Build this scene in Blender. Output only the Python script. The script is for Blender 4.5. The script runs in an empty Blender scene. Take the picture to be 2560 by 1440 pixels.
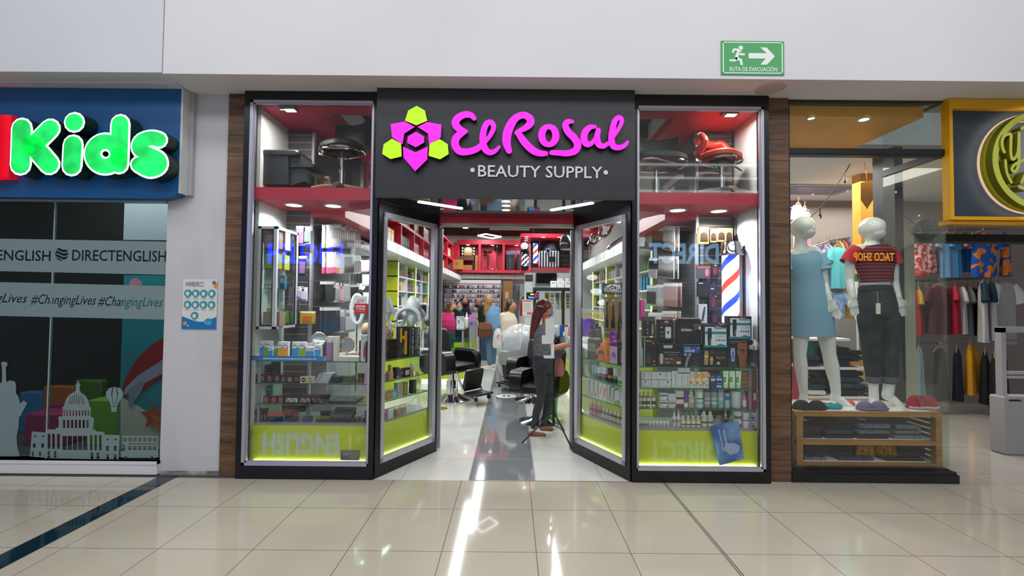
import bpy,math,random
from mathutils import Vector,Matrix
from mathutils.geometry import delaunay_2d_cdt
C = bpy.context.scene.collection
D = bpy.data
S = bpy.context.scene
PI = math.pi; R_ = math.radians
# ---------------------------------------------------------------- camera, world, lights, exposure
F_PX,CAM_H = 1160.0,1.59
PITCH,ROLL = math.atan(34/1160),math.radians(0.54)
_c,_s,_cr,_sr = math.cos(PITCH),math.sin(PITCH),math.cos(ROLL),math.sin(ROLL)
FWD = Vector((0,_c,_s)); _u = Vector((0,-_s,_c)); _r = Vector((1,0,0))
CUP = _u*_cr - _r*_sr; CRT = _r*_cr + _u*_sr
cam = D.objects.new('camera',D.cameras.new('camera')); C.objects.link(cam)
cam.data.sensor_width = 36; cam.data.lens = 36*F_PX/2560; cam.data.clip_start = 0.05
cam.matrix_world = Matrix(((CRT.x,CUP.x,-FWD.x,0),(CRT.y,CUP.y,-FWD.y,0),(CRT.z,CUP.z,-FWD.z,CAM_H),(0,0,0,1)))
S.camera = cam
S.view_settings.view_transform = 'Standard'; S.view_settings.look = 'None'
S.view_settings.gamma = 1; S.view_settings.use_curve_mapping = False
S.view_settings.exposure = 0.0
try:
    S.cycles.use_denoising = True; S.cycles.denoiser = 'OPENIMAGEDENOISE'
except Exception: pass
S.cycles.max_bounces = 10; S.cycles.diffuse_bounces = 3; S.cycles.glossy_bounces = 3
S.cycles.transmission_bounces = 6; S.cycles.transparent_max_bounces = 24
S.cycles.caustics_reflective = False; S.cycles.caustics_refractive = False
S.cycles.sample_clamp_indirect = 4
wd = D.worlds.new('mall_ambient'); S.world = wd; wd.use_nodes = True
wd.node_tree.nodes['Background'].inputs[0].default_value = (0.86,0.93,1,1)
wd.node_tree.nodes['Background'].inputs[1].default_value = 0.24

def lamp(name,kind,loc,power,size=0.1,size_y=None,col=(1,1,1),rot=(0,0,0),spot=None):
    l = D.lights.new(name,kind); l.energy = power; l.color = col
    if kind == 'AREA':
        l.size = size
        if size_y: l.shape = 'RECTANGLE'; l.size_y = size_y
        else: l.shape = 'DISK'
    else: l.shadow_soft_size = size
    if kind == 'SPOT': l.spot_size = spot or 2.0; l.spot_blend = 0.6
    o = D.objects.new(name,l); C.objects.link(o); o.location = loc; o.rotation_euler = rot
    return o
# the mall concourse: ceiling troffers and the skylight well over the walkway, then an added far-side fill
lamp('skylight_daylight','AREA',(-0.2,-1.6,6.4),440,15,2.4,(0.92,0.955,1))
lamp('concourse_troffer_light','AREA',(0.3,1.7,6.3),190,11,0.9,(1,0.98,0.96))
lamp('far_side_fill','AREA',(0.5,-5.6,6.4),110,9,0.8,(1,0.98,0.95),(R_(-25),0,0))  # added wash that brightens the opposite wall the glass mirrors
# store lights
for sx in (-1,1):
    lamp('aisle_track_light','AREA',(-0.07+sx*.86,8.3,3.0),85,0.12,4.6,(0.97,0.99,1))
for sx in (-1,1):
    lamp('rear_track_light','AREA',(-0.07+sx*.86,13.4,3.9),95,0.12,4.0,(0.97,0.99,1))
lamp('fashion_shop_light','AREA',(4.4,6.4,3.2),130,3.0,2.0,(1,0.96,0.88))
lamp('school_fill_light','AREA',(-4.2,4.45,3.2),60,2.6,0.25)  # unseen fill added behind the glass to brighten the mural

# ---------------------------------------------------------------- pixel <-> place
def W(px,py,Y):                                   # the point at depth Y seen at this pixel
    d = FWD + CRT*((px-1280)/F_PX) + CUP*((720-py)/F_PX)
    t = Y/d.y
    return Vector((d.x*t,Y,CAM_H+d.z*t))
def G(px,py,z=0.0):                               # the point at height z seen at this pixel
    d = FWD + CRT*((px-1280)/F_PX) + CUP*((720-py)/F_PX)
    t = (z-CAM_H)/d.z
    return Vector((d.x*t,d.y*t,z))
def span(px0,py0,px1,py1,Y):                    # pixel box -> x0, x1, z0, z1 at depth Y
    py0,py1 = min(py0,py1),max(py0,py1)
    a = W(px0,(py0+py1)/2,Y); b = W(px1,(py0+py1)/2,Y); m = (px0+px1)/2
    return a.x,b.x,W(m,py1,Y).z,W(m,py0,Y).z

# ---------------------------------------------------------------- materials
_mats = {}
def lin(h):
    h = h.lstrip('#'); v = [int(h[i:i+2],16)/255 for i in (0,2,4)]
    return tuple((c/12.92 if c <= 0.04045 else ((c+0.055)/1.055)**2.4) for c in v)
def mat(h,rough=0.5,metal=0.0,emit=0.0,name=None,spec=0.5,alpha=None,coat=0.0):
    key = (h,rough,metal,emit,spec,alpha,coat)
    if key in _mats: return _mats[key]
    m = D.materials.new(name or ('paint_'+h.strip('#'))); m.use_nodes = True
    b = m.node_tree.nodes['Principled BSDF']; c = lin(h)
    b.inputs['Base Color'].default_value = (*c,1); b.inputs['Roughness'].default_value = rough
    b.inputs['Metallic'].default_value = metal; b.inputs['Specular IOR Level'].default_value = spec
    if coat: b.inputs['Coat Weight'].default_value = coat; b.inputs['Coat Roughness'].default_value = 0.05
    if emit:
        if emit > .5: b.inputs['Base Color'].default_value = (c[0]*.2,c[1]*.2,c[2]*.2,1)
        b.inputs['Emission Color'].default_value = (*c,1); b.inputs['Emission Strength'].default_value = emit
        if emit < 3.5: m.cycles.emission_sampling = 'NONE'
    if alpha is not None:
        nt = m.node_tree; tr = nt.nodes.new('ShaderNodeBsdfTransparent'); mx = nt.nodes.new('ShaderNodeMixShader')
        mx.inputs[0].default_value = alpha
        nt.links.new(tr.outputs[0],mx.inputs[1]); nt.links.new(b.outputs[0],mx.inputs[2])
        nt.links.new(mx.outputs[0],nt.nodes['Material Output'].inputs[0])
    _mats[key] = m
    return m
def nodes(name):
    m = D.materials.new(name); m.use_nodes = True; nt = m.node_tree
    return m,nt,nt.nodes['Principled BSDF']
def glass(name,tint=(1,1,1),k=1.0,ior=1.5):
    m,nt,b = nodes(name); nt.nodes.remove(b)
    tr = nt.nodes.new('ShaderNodeBsdfTransparent'); tr.inputs[0].default_value = (*tint,1)
    gl = nt.nodes.new('ShaderNodeBsdfGlossy'); gl.inputs['Roughness'].default_value = 0.0
    fr = nt.nodes.new('ShaderNodeFresnel'); fr.inputs[0].default_value = ior
    mu = nt.nodes.new('ShaderNodeMath'); mu.operation = 'MULTIPLY'; mu.inputs[1].default_value = k
    mx = nt.nodes.new('ShaderNodeMixShader')
    ge = nt.nodes.new('ShaderNodeNewGeometry'); io = nt.nodes.new('ShaderNodeMath'); io.operation = 'MULTIPLY_ADD'
    io.inputs[1].default_value = 1/ior-ior; io.inputs[2].default_value = ior
    nt.links.new(ge.outputs['Backfacing'],io.inputs[0]); nt.links.new(io.outputs[0],fr.inputs[0])
    nt.links.new(fr.outputs[0],mu.inputs[0]); nt.links.new(mu.outputs[0],mx.inputs[0])
    nt.links.new(tr.outputs[0],mx.inputs[1]); nt.links.new(gl.outputs[0],mx.inputs[2])
    nt.links.new(mx.outputs[0],nt.nodes['Material Output'].inputs[0])
    return m
GLASS = glass('window_glass',(0.96,0.98,0.97),1.25)
SHELFGLASS = glass('shelf_glass',(0.80,0.93,0.88),1.0)
EDGE = mat('#1d6b57',0.1,name='glass_edge_green')
def film(name,h,op):                              # translucent clear plastic
    m,nt,b = nodes(name)
    b.inputs['Base Color'].default_value = (*lin(h),1); b.inputs['Roughness'].default_value = 0.15
    tr = nt.nodes.new('ShaderNodeBsdfTransparent'); mx = nt.nodes.new('ShaderNodeMixShader'); mx.inputs[0].default_value = op
    nt.links.new(tr.outputs[0],mx.inputs[1]); nt.links.new(b.outputs[0],mx.inputs[2])
    nt.links.new(mx.outputs[0],nt.nodes['Material Output'].inputs[0])
    return m
def noisy(name,h1,h2,scale=4.0,rough=0.5,stretch=(1,1,1),detail=6.0,bump=0.0,lo=0.35,hi=0.65,metal=0.0,kind='noise'):
    m,nt,b = nodes(name); N = nt.nodes.new
    tc = N('ShaderNodeTexCoord'); mp = N('ShaderNodeMapping'); mp.inputs['Scale'].default_value = stretch
    if kind == 'voronoi':
        nz = N('ShaderNodeTexVoronoi'); nz.inputs['Scale'].default_value = scale; out = nz.outputs['Distance']
    else:
        nz = N('ShaderNodeTexNoise'); nz.inputs['Scale'].default_value = scale; nz.inputs['Detail'].default_value = detail; out = nz.outputs[0]
    rp = N('ShaderNodeValToRGB')
    rp.color_ramp.elements[0].position = lo; rp.color_ramp.elements[0].color = (*lin(h1),1)
    rp.color_ramp.elements[1].position = hi; rp.color_ramp.elements[1].color = (*lin(h2),1)
    L = nt.links.new
    L(tc.outputs['Object'],mp.inputs[0]); L(mp.outputs[0],nz.inputs['Vector']); L(out,rp.inputs[0]); L(rp.outputs[0],b.inputs['Base Color'])
    b.inputs['Roughness'].default_value = rough; b.inputs['Metallic'].default_value = metal
    if bump:
        bp = N('ShaderNodeBump'); bp.inputs['Strength'].default_value = bump; bp.inputs['Distance'].default_value = 0.02
        L(out,bp.inputs['Height']); L(bp.outputs[0],b.inputs['Normal'])
    return m
def striped(name,h1,h2,axis='z',period=0.02,duty=0.5,rough=0.7,slope=0.0,slope_axis='x',off=0.0,emit=0.0):
    m,nt,b = nodes(name); N = nt.nodes.new; L = nt.links.new
    tc = N('ShaderNodeTexCoord'); sp = N('ShaderNodeSeparateXYZ'); L(tc.outputs['Object'],sp.inputs[0])
    ma = N('ShaderNodeMath'); ma.operation = 'MULTIPLY_ADD'; ma.inputs[1].default_value = slope
    L(sp.outputs[slope_axis.upper()],ma.inputs[0]); L(sp.outputs[axis.upper()],ma.inputs[2])
    dv = N('ShaderNodeMath'); dv.operation = 'MULTIPLY_ADD'; dv.inputs[1].default_value = 1/period; dv.inputs[2].default_value = off+100
    fr = N('ShaderNodeMath'); fr.operation = 'FRACT'; lt = N('ShaderNodeMath'); lt.operation = 'LESS_THAN'; lt.inputs[1].default_value = duty
    mx = N('ShaderNodeMix'); mx.data_type = 'RGBA'; mx.inputs[6].default_value = (*lin(h1),1); mx.inputs[7].default_value = (*lin(h2),1)
    L(ma.outputs[0],dv.inputs[0]); L(dv.outputs[0],fr.inputs[0]); L(fr.outputs[0],lt.inputs[0]); L(lt.outputs[0],mx.inputs[0])
    L(mx.outputs[2],b.inputs['Base Color']); b.inputs['Roughness'].default_value = rough
    if emit: L(mx.outputs[2],b.inputs['Emission Color']); b.inputs['Emission Strength'].default_value = emit
    return m

# ---------------------------------------------------------------- mesh builder
class M:
    def __init__(s): s.v = []; s.f = []; s.m = []
    def add(s,vs,fs,m=0):
        o = len(s.v); s.v += [tuple(p) for p in vs]
        s.f += [tuple(i+o for i in f) for f in fs]; s.m += [m]*len(fs)
        return s
    def box(s,x0,x1,y0,y1,z0,z1,m=0):
        x0,x1 = min(x0,x1),max(x0,x1); y0,y1 = min(y0,y1),max(y0,y1); z0,z1 = min(z0,z1),max(z0,z1)
        return s.add([(x0,y0,z0),(x1,y0,z0),(x1,y1,z0),(x0,y1,z0),(x0,y0,z1),(x1,y0,z1),(x1,y1,z1),(x0,y1,z1)],
              [(3,2,1,0),(4,5,6,7),(0,1,5,4),(1,2,6,5),(2,3,7,6),(3,0,4,7)],m)
    def bar(s,a,b,w,h,m=0):                    # square bar between two points
        a = Vector(a); b = Vector(b); d = (b-a).normalized()
        r = d.cross(Vector((0,0,1)))
        if r.length < 1e-3: r = Vector((1,0,0))
        r.normalize(); u = r.cross(d)
        ring = lambda p: [p+r*w/2+u*h/2,p-r*w/2+u*h/2,p-r*w/2-u*h/2,p+r*w/2-u*h/2]
        return s.loft([ring(a),ring(b)],m)
    def prism(s,poly,d0,d1,ax='y',m=0,mside=None):
        n = len(poly)
        if ax == 'y': q = lambda p,d: (p[0],d,p[1])
        elif ax == 'z': q = lambda p,d: (p[0],p[1],d)
        else: q = lambda p,d: (d,p[0],p[1])
        o = len(s.v); s.v += [q(p,d0) for p in poly]+[q(p,d1) for p in poly]
        area = sum(poly[i][0]*poly[(i+1) % n][1]-poly[(i+1) % n][0]*poly[i][1] for i in range(n))
        if (area > 0) == ((ax == 'y') == (d1 > d0)) : fr,bk = list(range(n)),list(range(2*n-1,n-1,-1)); fl = False
        else: fr,bk = list(range(n-1,-1,-1)),list(range(n,2*n)); fl = True
        s.f += [tuple(i+o for i in fr),tuple(i+o for i in bk)]; s.m += [m,m]
        for i in range(n):
            j = (i+1) % n; q4 = (i,i+n,j+n,j) if not fl else (i,j,j+n,i+n)
            s.f.append(tuple(k+o for k in q4)); s.m.append(m if mside is None else mside)
        return s
    def loft(s,rings,m=0,cap=True,closed=True):
        n = len(rings[0]); o = len(s.v)
        for r in rings: s.v += [tuple(p) for p in r]
        for k in range(len(rings)-1):
            for i in range(n if closed else n-1):
                j = (i+1) % n
                s.f.append((o+k*n+i,o+k*n+j,o+(k+1)*n+j,o+(k+1)*n+i)); s.m.append(m)
        if cap and closed:
            s.f.append(tuple(o+i for i in range(n-1,-1,-1))); s.m.append(m)
            s.f.append(tuple(o+(len(rings)-1)*n+i for i in range(n))); s.m.append(m)
        return s
    def tube(s,pts,r,n=8,m=0,cap=True,flat=None,ref=None):
        pts = [Vector(p) for p in pts]; k = len(pts)
        rr = r if isinstance(r,(list,tuple)) else [r]*k
        rings = []; t0 = (pts[1]-pts[0]).normalized()
        u = Vector(ref) if ref else (Vector((0,0,1)) if abs(t0.z) < 0.9 else Vector((1,0,0)))
        for i,p in enumerate(pts):
            t = (pts[min(i+1,k-1)]-pts[max(i-1,0)]).normalized()
            u = (u-t*u.dot(t))
            if u.length < 1e-4: u = t.orthogonal()
            u.normalize(); w = t.cross(u)
            fl = 1.0 if flat is None else (flat[i] if isinstance(flat,(list,tuple)) else flat)
            rings.append([p+u*(math.cos(2*PI*q/n)*rr[i]*fl)+w*(math.sin(2*PI*q/n)*rr[i]) for q in range(n)])
        return s.loft(rings,m,cap)
    def lathe(s,prof,c=(0,0,0),n=20,ax='z',m=0,cap=True):
        rings = []
        for r,h in prof:
            ring = []
            for q in range(n):
                a = 2*PI*q/n; x,y = math.cos(a)*r,math.sin(a)*r
                p = (x,y,h) if ax == 'z' else ((x,h,-y) if ax == 'y' else (h,x,y))
                ring.append((c[0]+p[0],c[1]+p[1],c[2]+p[2]))
            rings.append(ring)
        return s.loft(rings,m,cap)
    def ell(s,c,r,nu=16,nv=10,m=0):
        rx,ry,rz = r if isinstance(r,(tuple,list)) else (r,r,r)
        prof = [(math.sin(PI*i/nv),-math.cos(PI*i/nv)) for i in range(nv+1)]
        rings = [[(c[0]+rx*max(a,0.02)*math.cos(2*PI*q/nu),c[1]+ry*max(a,0.02)*math.sin(2*PI*q/nu),c[2]+rz*b) for q in range(nu)] for a,b in prof]
        return s.loft(rings,m)
    def cyl(s,a,b,r,n=12,m=0): return s.tube([a,b],r,n,m)
    def quad(s,a,b,c,d,m=0): return s.add([a,b,c,d],[(0,1,2,3)],m)
    def rbox(s,x0,x1,y0,y1,z0,z1,r=0.01,m=0,ax='y',n=3):   # rounded outline, extruded along ax
        A = {'y': (x0,x1,z0,z1),'z': (x0,x1,y0,y1),'x': (y0,y1,z0,z1)}[ax]
        d = {'y': (y0,y1),'z': (z0,z1),'x': (x0,x1)}[ax]
        poly = rrect(A[0],A[1],A[2],A[3],r,n)
        e = min(r*0.4,abs(d[1]-d[0])*0.3); cx,cz = (A[0]+A[1])/2,(A[2]+A[3])/2
        def q(p,dd,k=0):
            a = p[0]+(e*k if p[0] < cx else -e*k); b = p[1]+(e*k if p[1] < cz else -e*k)
            return (a,dd,b) if ax == 'y' else ((a,b,dd) if ax == 'z' else (dd,a,b))
        if ax == 'y': poly = poly[::-1]
        return s.loft([[q(p,d[0],1) for p in poly],[q(p,d[0]+e) for p in poly],[q(p,d[1]-e) for p in poly],[q(p,d[1],1) for p in poly]],m)
    def flat2(s,geo,org,X,Z,sc=1.0,m=0,scz=None):   # flat 2-D geometry laid on a plane
        vs,fs = geo; org = Vector(org); X = Vector(X); Z = Vector(Z); scz = sc if scz is None else scz
        return s.add([org+X*(a*sc)+Z*(b*scz) for a,b in vs],fs,m)
    def text(s,t,org,X=(1,0,0),Z=(0,0,1),h=None,w=None,m=0,bold=0.0,align='L',shear=0.0):
        geo,bw,bh = textgeo(t,bold,shear)
        sc = (w/bw) if w else h/0.729
        scz = h/0.729 if (w and h) else sc
        off = {'L': 0,'C': -bw*sc/2,'R': -bw*sc}[align]
        o = Vector(org)+Vector(X)*off
        return s.flat2(geo,o,X,Z,sc,m,scz)
    def tf(s,mx):
        s.v = [tuple(mx @ Vector(p)) for p in s.v]; return s
    def mv(s,x=0,y=0,z=0): s.v = [(a+x,b+y,c+z) for a,b,c in s.v]; return s
    def rz(s,a):
        c,d = math.cos(a),math.sin(a); s.v = [(x*c-y*d,x*d+y*c,z) for x,y,z in s.v]; return s
    def cat(s,o,dm=0):
        k = len(s.v); s.v += o.v; s.f += [tuple(i+k for i in f) for f in o.f]; s.m += [x+dm for x in o.m]; return s
def rrect(x0,x1,z0,z1,r,n=3):
    r = min(r,abs(x1-x0)/2,abs(z1-z0)/2); out = []
    for cx,cz,a0 in ((x1-r,z0+r,-PI/2),(x1-r,z1-r,0),(x0+r,z1-r,PI/2),(x0+r,z0+r,PI)):
        for i in range(n+1):
            a = a0+PI/2*i/n; out.append((cx+r*math.cos(a),cz+r*math.sin(a)))
    return out
def circ(cx,cz,rx,rz=None,n=24):
    rz = rx if rz is None else rz
    return [(cx+rx*math.cos(2*PI*i/n),cz+rz*math.sin(2*PI*i/n)) for i in range(n)]
_tg = {}
def _curve_geo(cu):
    o = D.objects.new('tmp',cu); me = D.meshes.new_from_object(o)
    geo = ([(v.co.x,v.co.y) for v in me.vertices],[tuple(p.vertices) for p in me.polygons])
    D.objects.remove(o); D.meshes.remove(me); D.curves.remove(cu)
    return geo
def textgeo(t,bold=0.0,shear=0.0):
    k = (t,bold,shear)
    if k in _tg: return _tg[k]
    cu = D.curves.new('tmp','FONT'); cu.body = t; cu.fill_mode = 'FRONT'; cu.offset = bold; cu.shear = shear; cu.resolution_u = 2
    geo = _curve_geo(cu)
    xs = [v[0] for v in geo[0]] or [0,1]; zs = [v[1] for v in geo[0]] or [0,1]
    x0 = min(xs); geo = ([(a-x0,b) for a,b in geo[0]],geo[1])
    _tg[k] = (geo,max(xs)-x0,max(zs)-min(zs))
    return _tg[k]
def fill(polys):                                    # filled outlines; inner outlines become holes
    vs,es = [],[]
    for p in polys:
        o = len(vs); n = len(p); vs += [Vector(q) for q in p]; es += [(o+i,o+(i+1) % n) for i in range(n)]
    r = delaunay_2d_cdt(vs,es,[],0,1e-6); V2 = [(v.x,v.y) for v in r[0]]; out = []
    for f in r[2]:
        x = sum(V2[i][0] for i in f)/3; y = sum(V2[i][1] for i in f)/3; c = 0
        for p in polys:
            for i in range(len(p)):
                (ax,ay),(bx,by) = p[i-1],p[i]
                if (ay > y) != (by > y) and x < ax+(bx-ax)*(y-ay)/(by-ay): c += 1
        if c % 2: out.append(tuple(f))
    return V2,out
def smooth_path(pts,k=6,closed=False):
    P = [Vector(p) for p in pts]; n = len(P); out = []
    for i in range(n if closed else n-1):
        g = lambda j: P[j % n] if closed else P[max(0,min(n-1,j))]
        p0,p1,p2,p3 = g(i-1),g(i),g(i+1),g(i+2)
        for j in range(k):
            t = j/k
            out.append(0.5*((2*p1)+(p2-p0)*t+(2*p0-5*p1+4*p2-p3)*t*t+(3*p1-p0-3*p2+p3)*t**3))
    if not closed: out.append(P[-1])
    return out

# ---------------------------------------------------------------- objects
_org = {}
def obj(name,mb,mats,parent=None,label=None,cat=None,group=None,kind=None,local=False,sharp=35,loc=None,rz=0):
    me = D.meshes.new(name); me.from_pydata(mb.v,[],mb.f)
    if not isinstance(mats,(list,tuple)): mats = [mats]
    for m in mats: me.materials.append(m)
    me.polygons.foreach_set('material_index',[min(i,len(mats)-1) for i in mb.m])
    me.polygons.foreach_set('use_smooth',[True]*len(me.polygons))
    me.update()
    try: me.set_sharp_from_angle(angle=math.radians(sharp))
    except Exception: pass
    o = D.objects.new(name,me); C.objects.link(o)
    base = Vector(loc) if loc is not None else Vector((0,0,0))
    _org[o.name] = base
    if parent is not None:
        o.parent = parent
        o.location = base if local else base-_org[parent.name]
        if local: _org[o.name] = Vector((0,0,0))
    else:
        o.location = base; o.rotation_euler = (0,0,rz)
    tag(o,label,cat,group,kind)
    return o
def tag(o,label=None,cat=None,group=None,kind=None):
    if label: o['label'] = label
    if cat: o['category'] = cat
    if group: o['group'] = group
    if kind: o['kind'] = kind
    return o
def thing(name,label,cat,loc=(0,0,0),rz=0,group=None):
    o = D.objects.new(name,None); C.objects.link(o); o.location = loc; o.rotation_euler = (0,0,rz)
    o.empty_display_size = 0.1; _org[o.name] = Vector(loc)
    return tag(o,label,cat,group)
def struct(name,mb,mats,parent=None,label=None,sharp=35):
    return obj(name,mb,mats,parent,label=label,kind=None if parent else 'structure',sharp=sharp)
_kids = {}
def dup(root,loc,rz=None,label=None,group=None,name=None,swap=None,sc=None):
    def cp(o,par):
        c = o.copy(); C.objects.link(c)
        if par is not None: c.parent = par
        for ch in o.children: cp(ch,c)
        return c
    r = cp(root,None); r.location = loc
    if rz is not None: r.rotation_euler = (0,0,rz)
    if sc: r.scale = sc
    if label: r['label'] = label
    if group: r['group'] = group
    _org[r.name] = Vector(loc)
    return r
BLACK = mat('#08080a',0.28,name='black_lacquer'); BLK = mat('#121214',0.45,name='black_plastic'); LEATHER = mat('#0c0d0f',0.33,name='black_vinyl')
CHROME = mat('#d8d8dc',0.08,1.0,name='chrome'); ALU = mat('#b9b9c4',0.32,0.55,name='aluminium'); STEEL = mat('#8d9096',0.3,0.9,name='steel')
WHITE = mat('#e9e9ea',0.5,name='white_paint'); GLOSSW = mat('#f2f3f2',0.12,name='white_gloss'); LIME = mat('#c4d01e',0.35,name='lime_panel')
RED = mat('#c62a42',0.4,name='red_panel'); KRAFT = mat('#b98a52',0.8,name='cardboard'); MIRROR = mat('#dfe3e6',0.02,1.0,name='mirror')
SKIN = mat('#c08a68',0.5,name='skin'); LED = mat('#f4f8ff',0.4,emit=9.0,name='white_led')
# ---------------------------------------------------------------- floors
def tile_mat(name,px,ox,py,oy,base,rough,stripe=None,grout='#6f6a60',gw=0.006):
    m,nt,b = nodes(name); N = nt.nodes.new; L = nt.links.new
    tc = N('ShaderNodeTexCoord'); sp = N('ShaderNodeSeparateXYZ'); L(tc.outputs['Object'],sp.inputs[0])
    def line(axis,per,off):
        a = N('ShaderNodeMath'); a.operation = 'MULTIPLY_ADD'; a.inputs[1].default_value = 1/per; a.inputs[2].default_value = -off/per+100+gw/per/2
        f = N('ShaderNodeMath'); f.operation = 'FRACT'; l = N('ShaderNodeMath'); l.operation = 'LESS_THAN'; l.inputs[1].default_value = gw/per
        L(sp.outputs[axis],a.inputs[0]); L(a.outputs[0],f.inputs[0]); L(f.outputs[0],l.inputs[0]); return l
    lx,ly = line('X',px,ox),line('Y',py,oy)
    mxm = N('ShaderNodeMath'); mxm.operation = 'MAXIMUM'; L(lx.outputs[0],mxm.inputs[0]); L(ly.outputs[0],mxm.inputs[1])
    nz = N('ShaderNodeTexNoise'); nz.inputs['Scale'].default_value = 1.7; nz.inputs['Detail'].default_value = 5
    L(tc.outputs['Object'],nz.inputs['Vector'])
    rp = N('ShaderNodeValToRGB'); h = lin(base)
    rp.color_ramp.elements[0].position = .3; rp.color_ramp.elements[0].color = (h[0]*.93,h[1]*.92,h[2]*.9,1)
    rp.color_ramp.elements[1].position = .7; rp.color_ramp.elements[1].color = (*h,1)
    L(nz.outputs[0],rp.inputs[0]); col = rp.outputs[0]
    if stripe:
        c1 = N('ShaderNodeMath'); c1.operation = 'GREATER_THAN'; c1.inputs[1].default_value = stripe[0]
        c2 = N('ShaderNodeMath'); c2.operation = 'LESS_THAN'; c2.inputs[1].default_value = stripe[1]
        an = N('ShaderNodeMath'); an.operation = 'MULTIPLY'
        L(sp.outputs['X'],c1.inputs[0]); L(sp.outputs['X'],c2.inputs[0]); L(c1.outputs[0],an.inputs[0]); L(c2.outputs[0],an.inputs[1])
        sx = N('ShaderNodeMix'); sx.data_type = 'RGBA'; sx.inputs[7].default_value = (*lin(stripe[2]),1)
        L(an.outputs[0],sx.inputs[0]); L(col,sx.inputs[6]); col = sx.outputs[2]
    g = N('ShaderNodeMix'); g.data_type = 'RGBA'; g.inputs[7].default_value = (*lin(grout),1)
    L(mxm.outputs[0],g.inputs[0]); L(col,g.inputs[6]); L(g.outputs[2],b.inputs['Base Color'])
    b.inputs['Roughness'].default_value = rough; b.inputs['Specular IOR Level'].default_value = 0.3
    b.inputs['Coat Weight'].default_value = 0.4; b.inputs['Coat Roughness'].default_value = 0.03
    return m
MALLT = tile_mat('polished_beige_tile',.6,.17,.6,2.994,'#b4ac9d',0.075)
STORET = tile_mat('polished_white_tile',.6,-.37,.63,4.73,'#d6d6d0',0.07,(-.37,.222,'#74787b'),'#a9a9a4')
FASHT = tile_mat('grey_porcelain_tile',.8,.3,.8,4.45,'#a8a39c',0.12)
struct('floor_mall',M().box(-9,9,-7,4.165,-.1,0),MALLT)
struct('floor_store',M().box(-2.45,2.35,4.165,13.7,-.1,0),STORET)
struct('floor_fashion',M().box(2.35,9,4.165,11.2,-.1,0),FASHT)
struct('floor_school',M().box(-9,-2.45,4.165,8.3,-.1,0),mat('#4a4a4a',.5))
struct('trim_1',M().add([(-3.16,-7,.001),(-2.98,-7,.001),(-2.97,4.2,.001),(-3.13,4.2,.001),(-3.16,-7,.004),(-2.98,-7,.004),(-2.97,4.2,.004),(-3.13,4.2,.004)],
      [(3,2,1,0),(4,5,6,7),(0,1,5,4),(1,2,6,5),(2,3,7,6),(3,0,4,7)]),mat('#0f2733',.08,name='dark_glass_strip'))
struct('trim_2',M().box(1.352,1.357,-7,4.165,.001,.003).box(1.368,1.373,-7,4.165,.001,.003),mat('#55524b',.6))
struct('trim_3',M().box(-.37,1.1,4.16,4.17,.0005,.003),mat('#7d7a72',.5))
# ---------------------------------------------------------------- bulkhead over the shops
WALLP = noisy('bulkhead_plaster','#d3d2d6','#dad9dd',.6,.75,detail=2)
b = M().box(-2.955,9,3.85,4.02,3.48,6.6); b.box(-2.955,9,4.02,4.5,3.48,3.6)
struct('wall_bulkhead',b,WALLP)
b = M().add([(-9,3.83,3.46),(-2.962,3.845,3.487),(-2.962,4.02,3.487),(-9,4.02,3.46),(-9,3.83,6.6),(-2.962,3.845,6.6),(-2.962,4.02,6.6),(-9,4.02,6.6)],
      [(3,2,1,0),(4,5,6,7),(0,1,5,4),(1,2,6,5),(2,3,7,6),(3,0,4,7)])
b.box(-9,-2.962,4.02,4.5,3.475,3.6)
struct('wall_bulkhead_left',b,noisy('bulkhead_plaster_cool','#cbcdd3','#d3d5da',.6,.75,detail=2))
o = W(1925,226,4.03)
obj('ceiling_speaker',M().lathe([(.001,3.474),(.1,3.474),(.105,3.479),(.125,3.48)],(o.x,4.02,0),28),mat('#b9b2a8',.7),label='round flush speaker grille in the underside of the white bulkhead',cat='speaker')
# opposite side of the concourse, which the glass mirrors
struct('wall_opposite',M().box(-9,9,-7.4,-7.1,4.0,6.6).box(-9,-8.2,-7.4,-7.1,0,4).box(8.2,9,-7.4,-7.1,0,4).box(-9,9,-9,-8.9,0,4.2),[mat('#c9c9cc',.7)])
struct('ceiling_mall',M().box(-9,9,-7.4,-3.4,6.6,6.7).box(-9,9,2.4,3.9,6.6,6.7),mat('#d8d8d8',.8))
def facing_sign(s,x0,x1,y,z,h,c,e,lb):
    m = mat(c,.4,emit=e); m.cycles.emission_sampling = 'NONE'
    mb = M().text(s,(x0,y,z),X=(-1,0,0),w=x0-x1,h=h,m=0,bold=.03).box(x1-.1,x0+.1,y-.06,y-.01,z-.1,z+h+.1,1)
    obj('lit_sign',mb,[m,mat('#3c3e44',.6)],label=lb,cat='sign')
v_ = lambda x,y,D_: (W(x,y,D_).x,W(x,y,D_).z)
for s,xa,xb,c,e in (('DIRECT',1797,1622,'#8fc4f0',5),('DIRECT',1040,868,'#c9d2ea',3.4),('ENGLISH',857,668,'#0a2cff',12)):
    a = v_(xa,658,15.2); c_ = v_(xb,658,15.2); facing_sign(s,a[0],c_[0],-6.84,a[1],.66,c,e,'lit word %s across the concourse, mirrored in the %s window' % (s,{'#8fc4f0': 'right','#c9d2ea': 'entrance side','#0a2cff': 'left'}[c]))
a = v_(2236,652,15.4); c_ = v_(2134,652,15.4); facing_sign('TACO SHOP',a[0],c_[0],-6.9,a[1],.27,'#ffb81a',6,'lit yellow words TACO SHOP across the concourse, mirrored over the striped top')
for i,zz in enumerate((5.3,5.75,6.2)):
    obj('strip_light',M().box(-1.0,8.5,-7.09,-7.05,zz,zz+.07),mat('#ffffff',.5,emit=2.5),label=['lowest','middle','topmost'][i]+' long white strip light on the wall across the concourse',cat='light',group='strip lights across the concourse')
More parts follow.
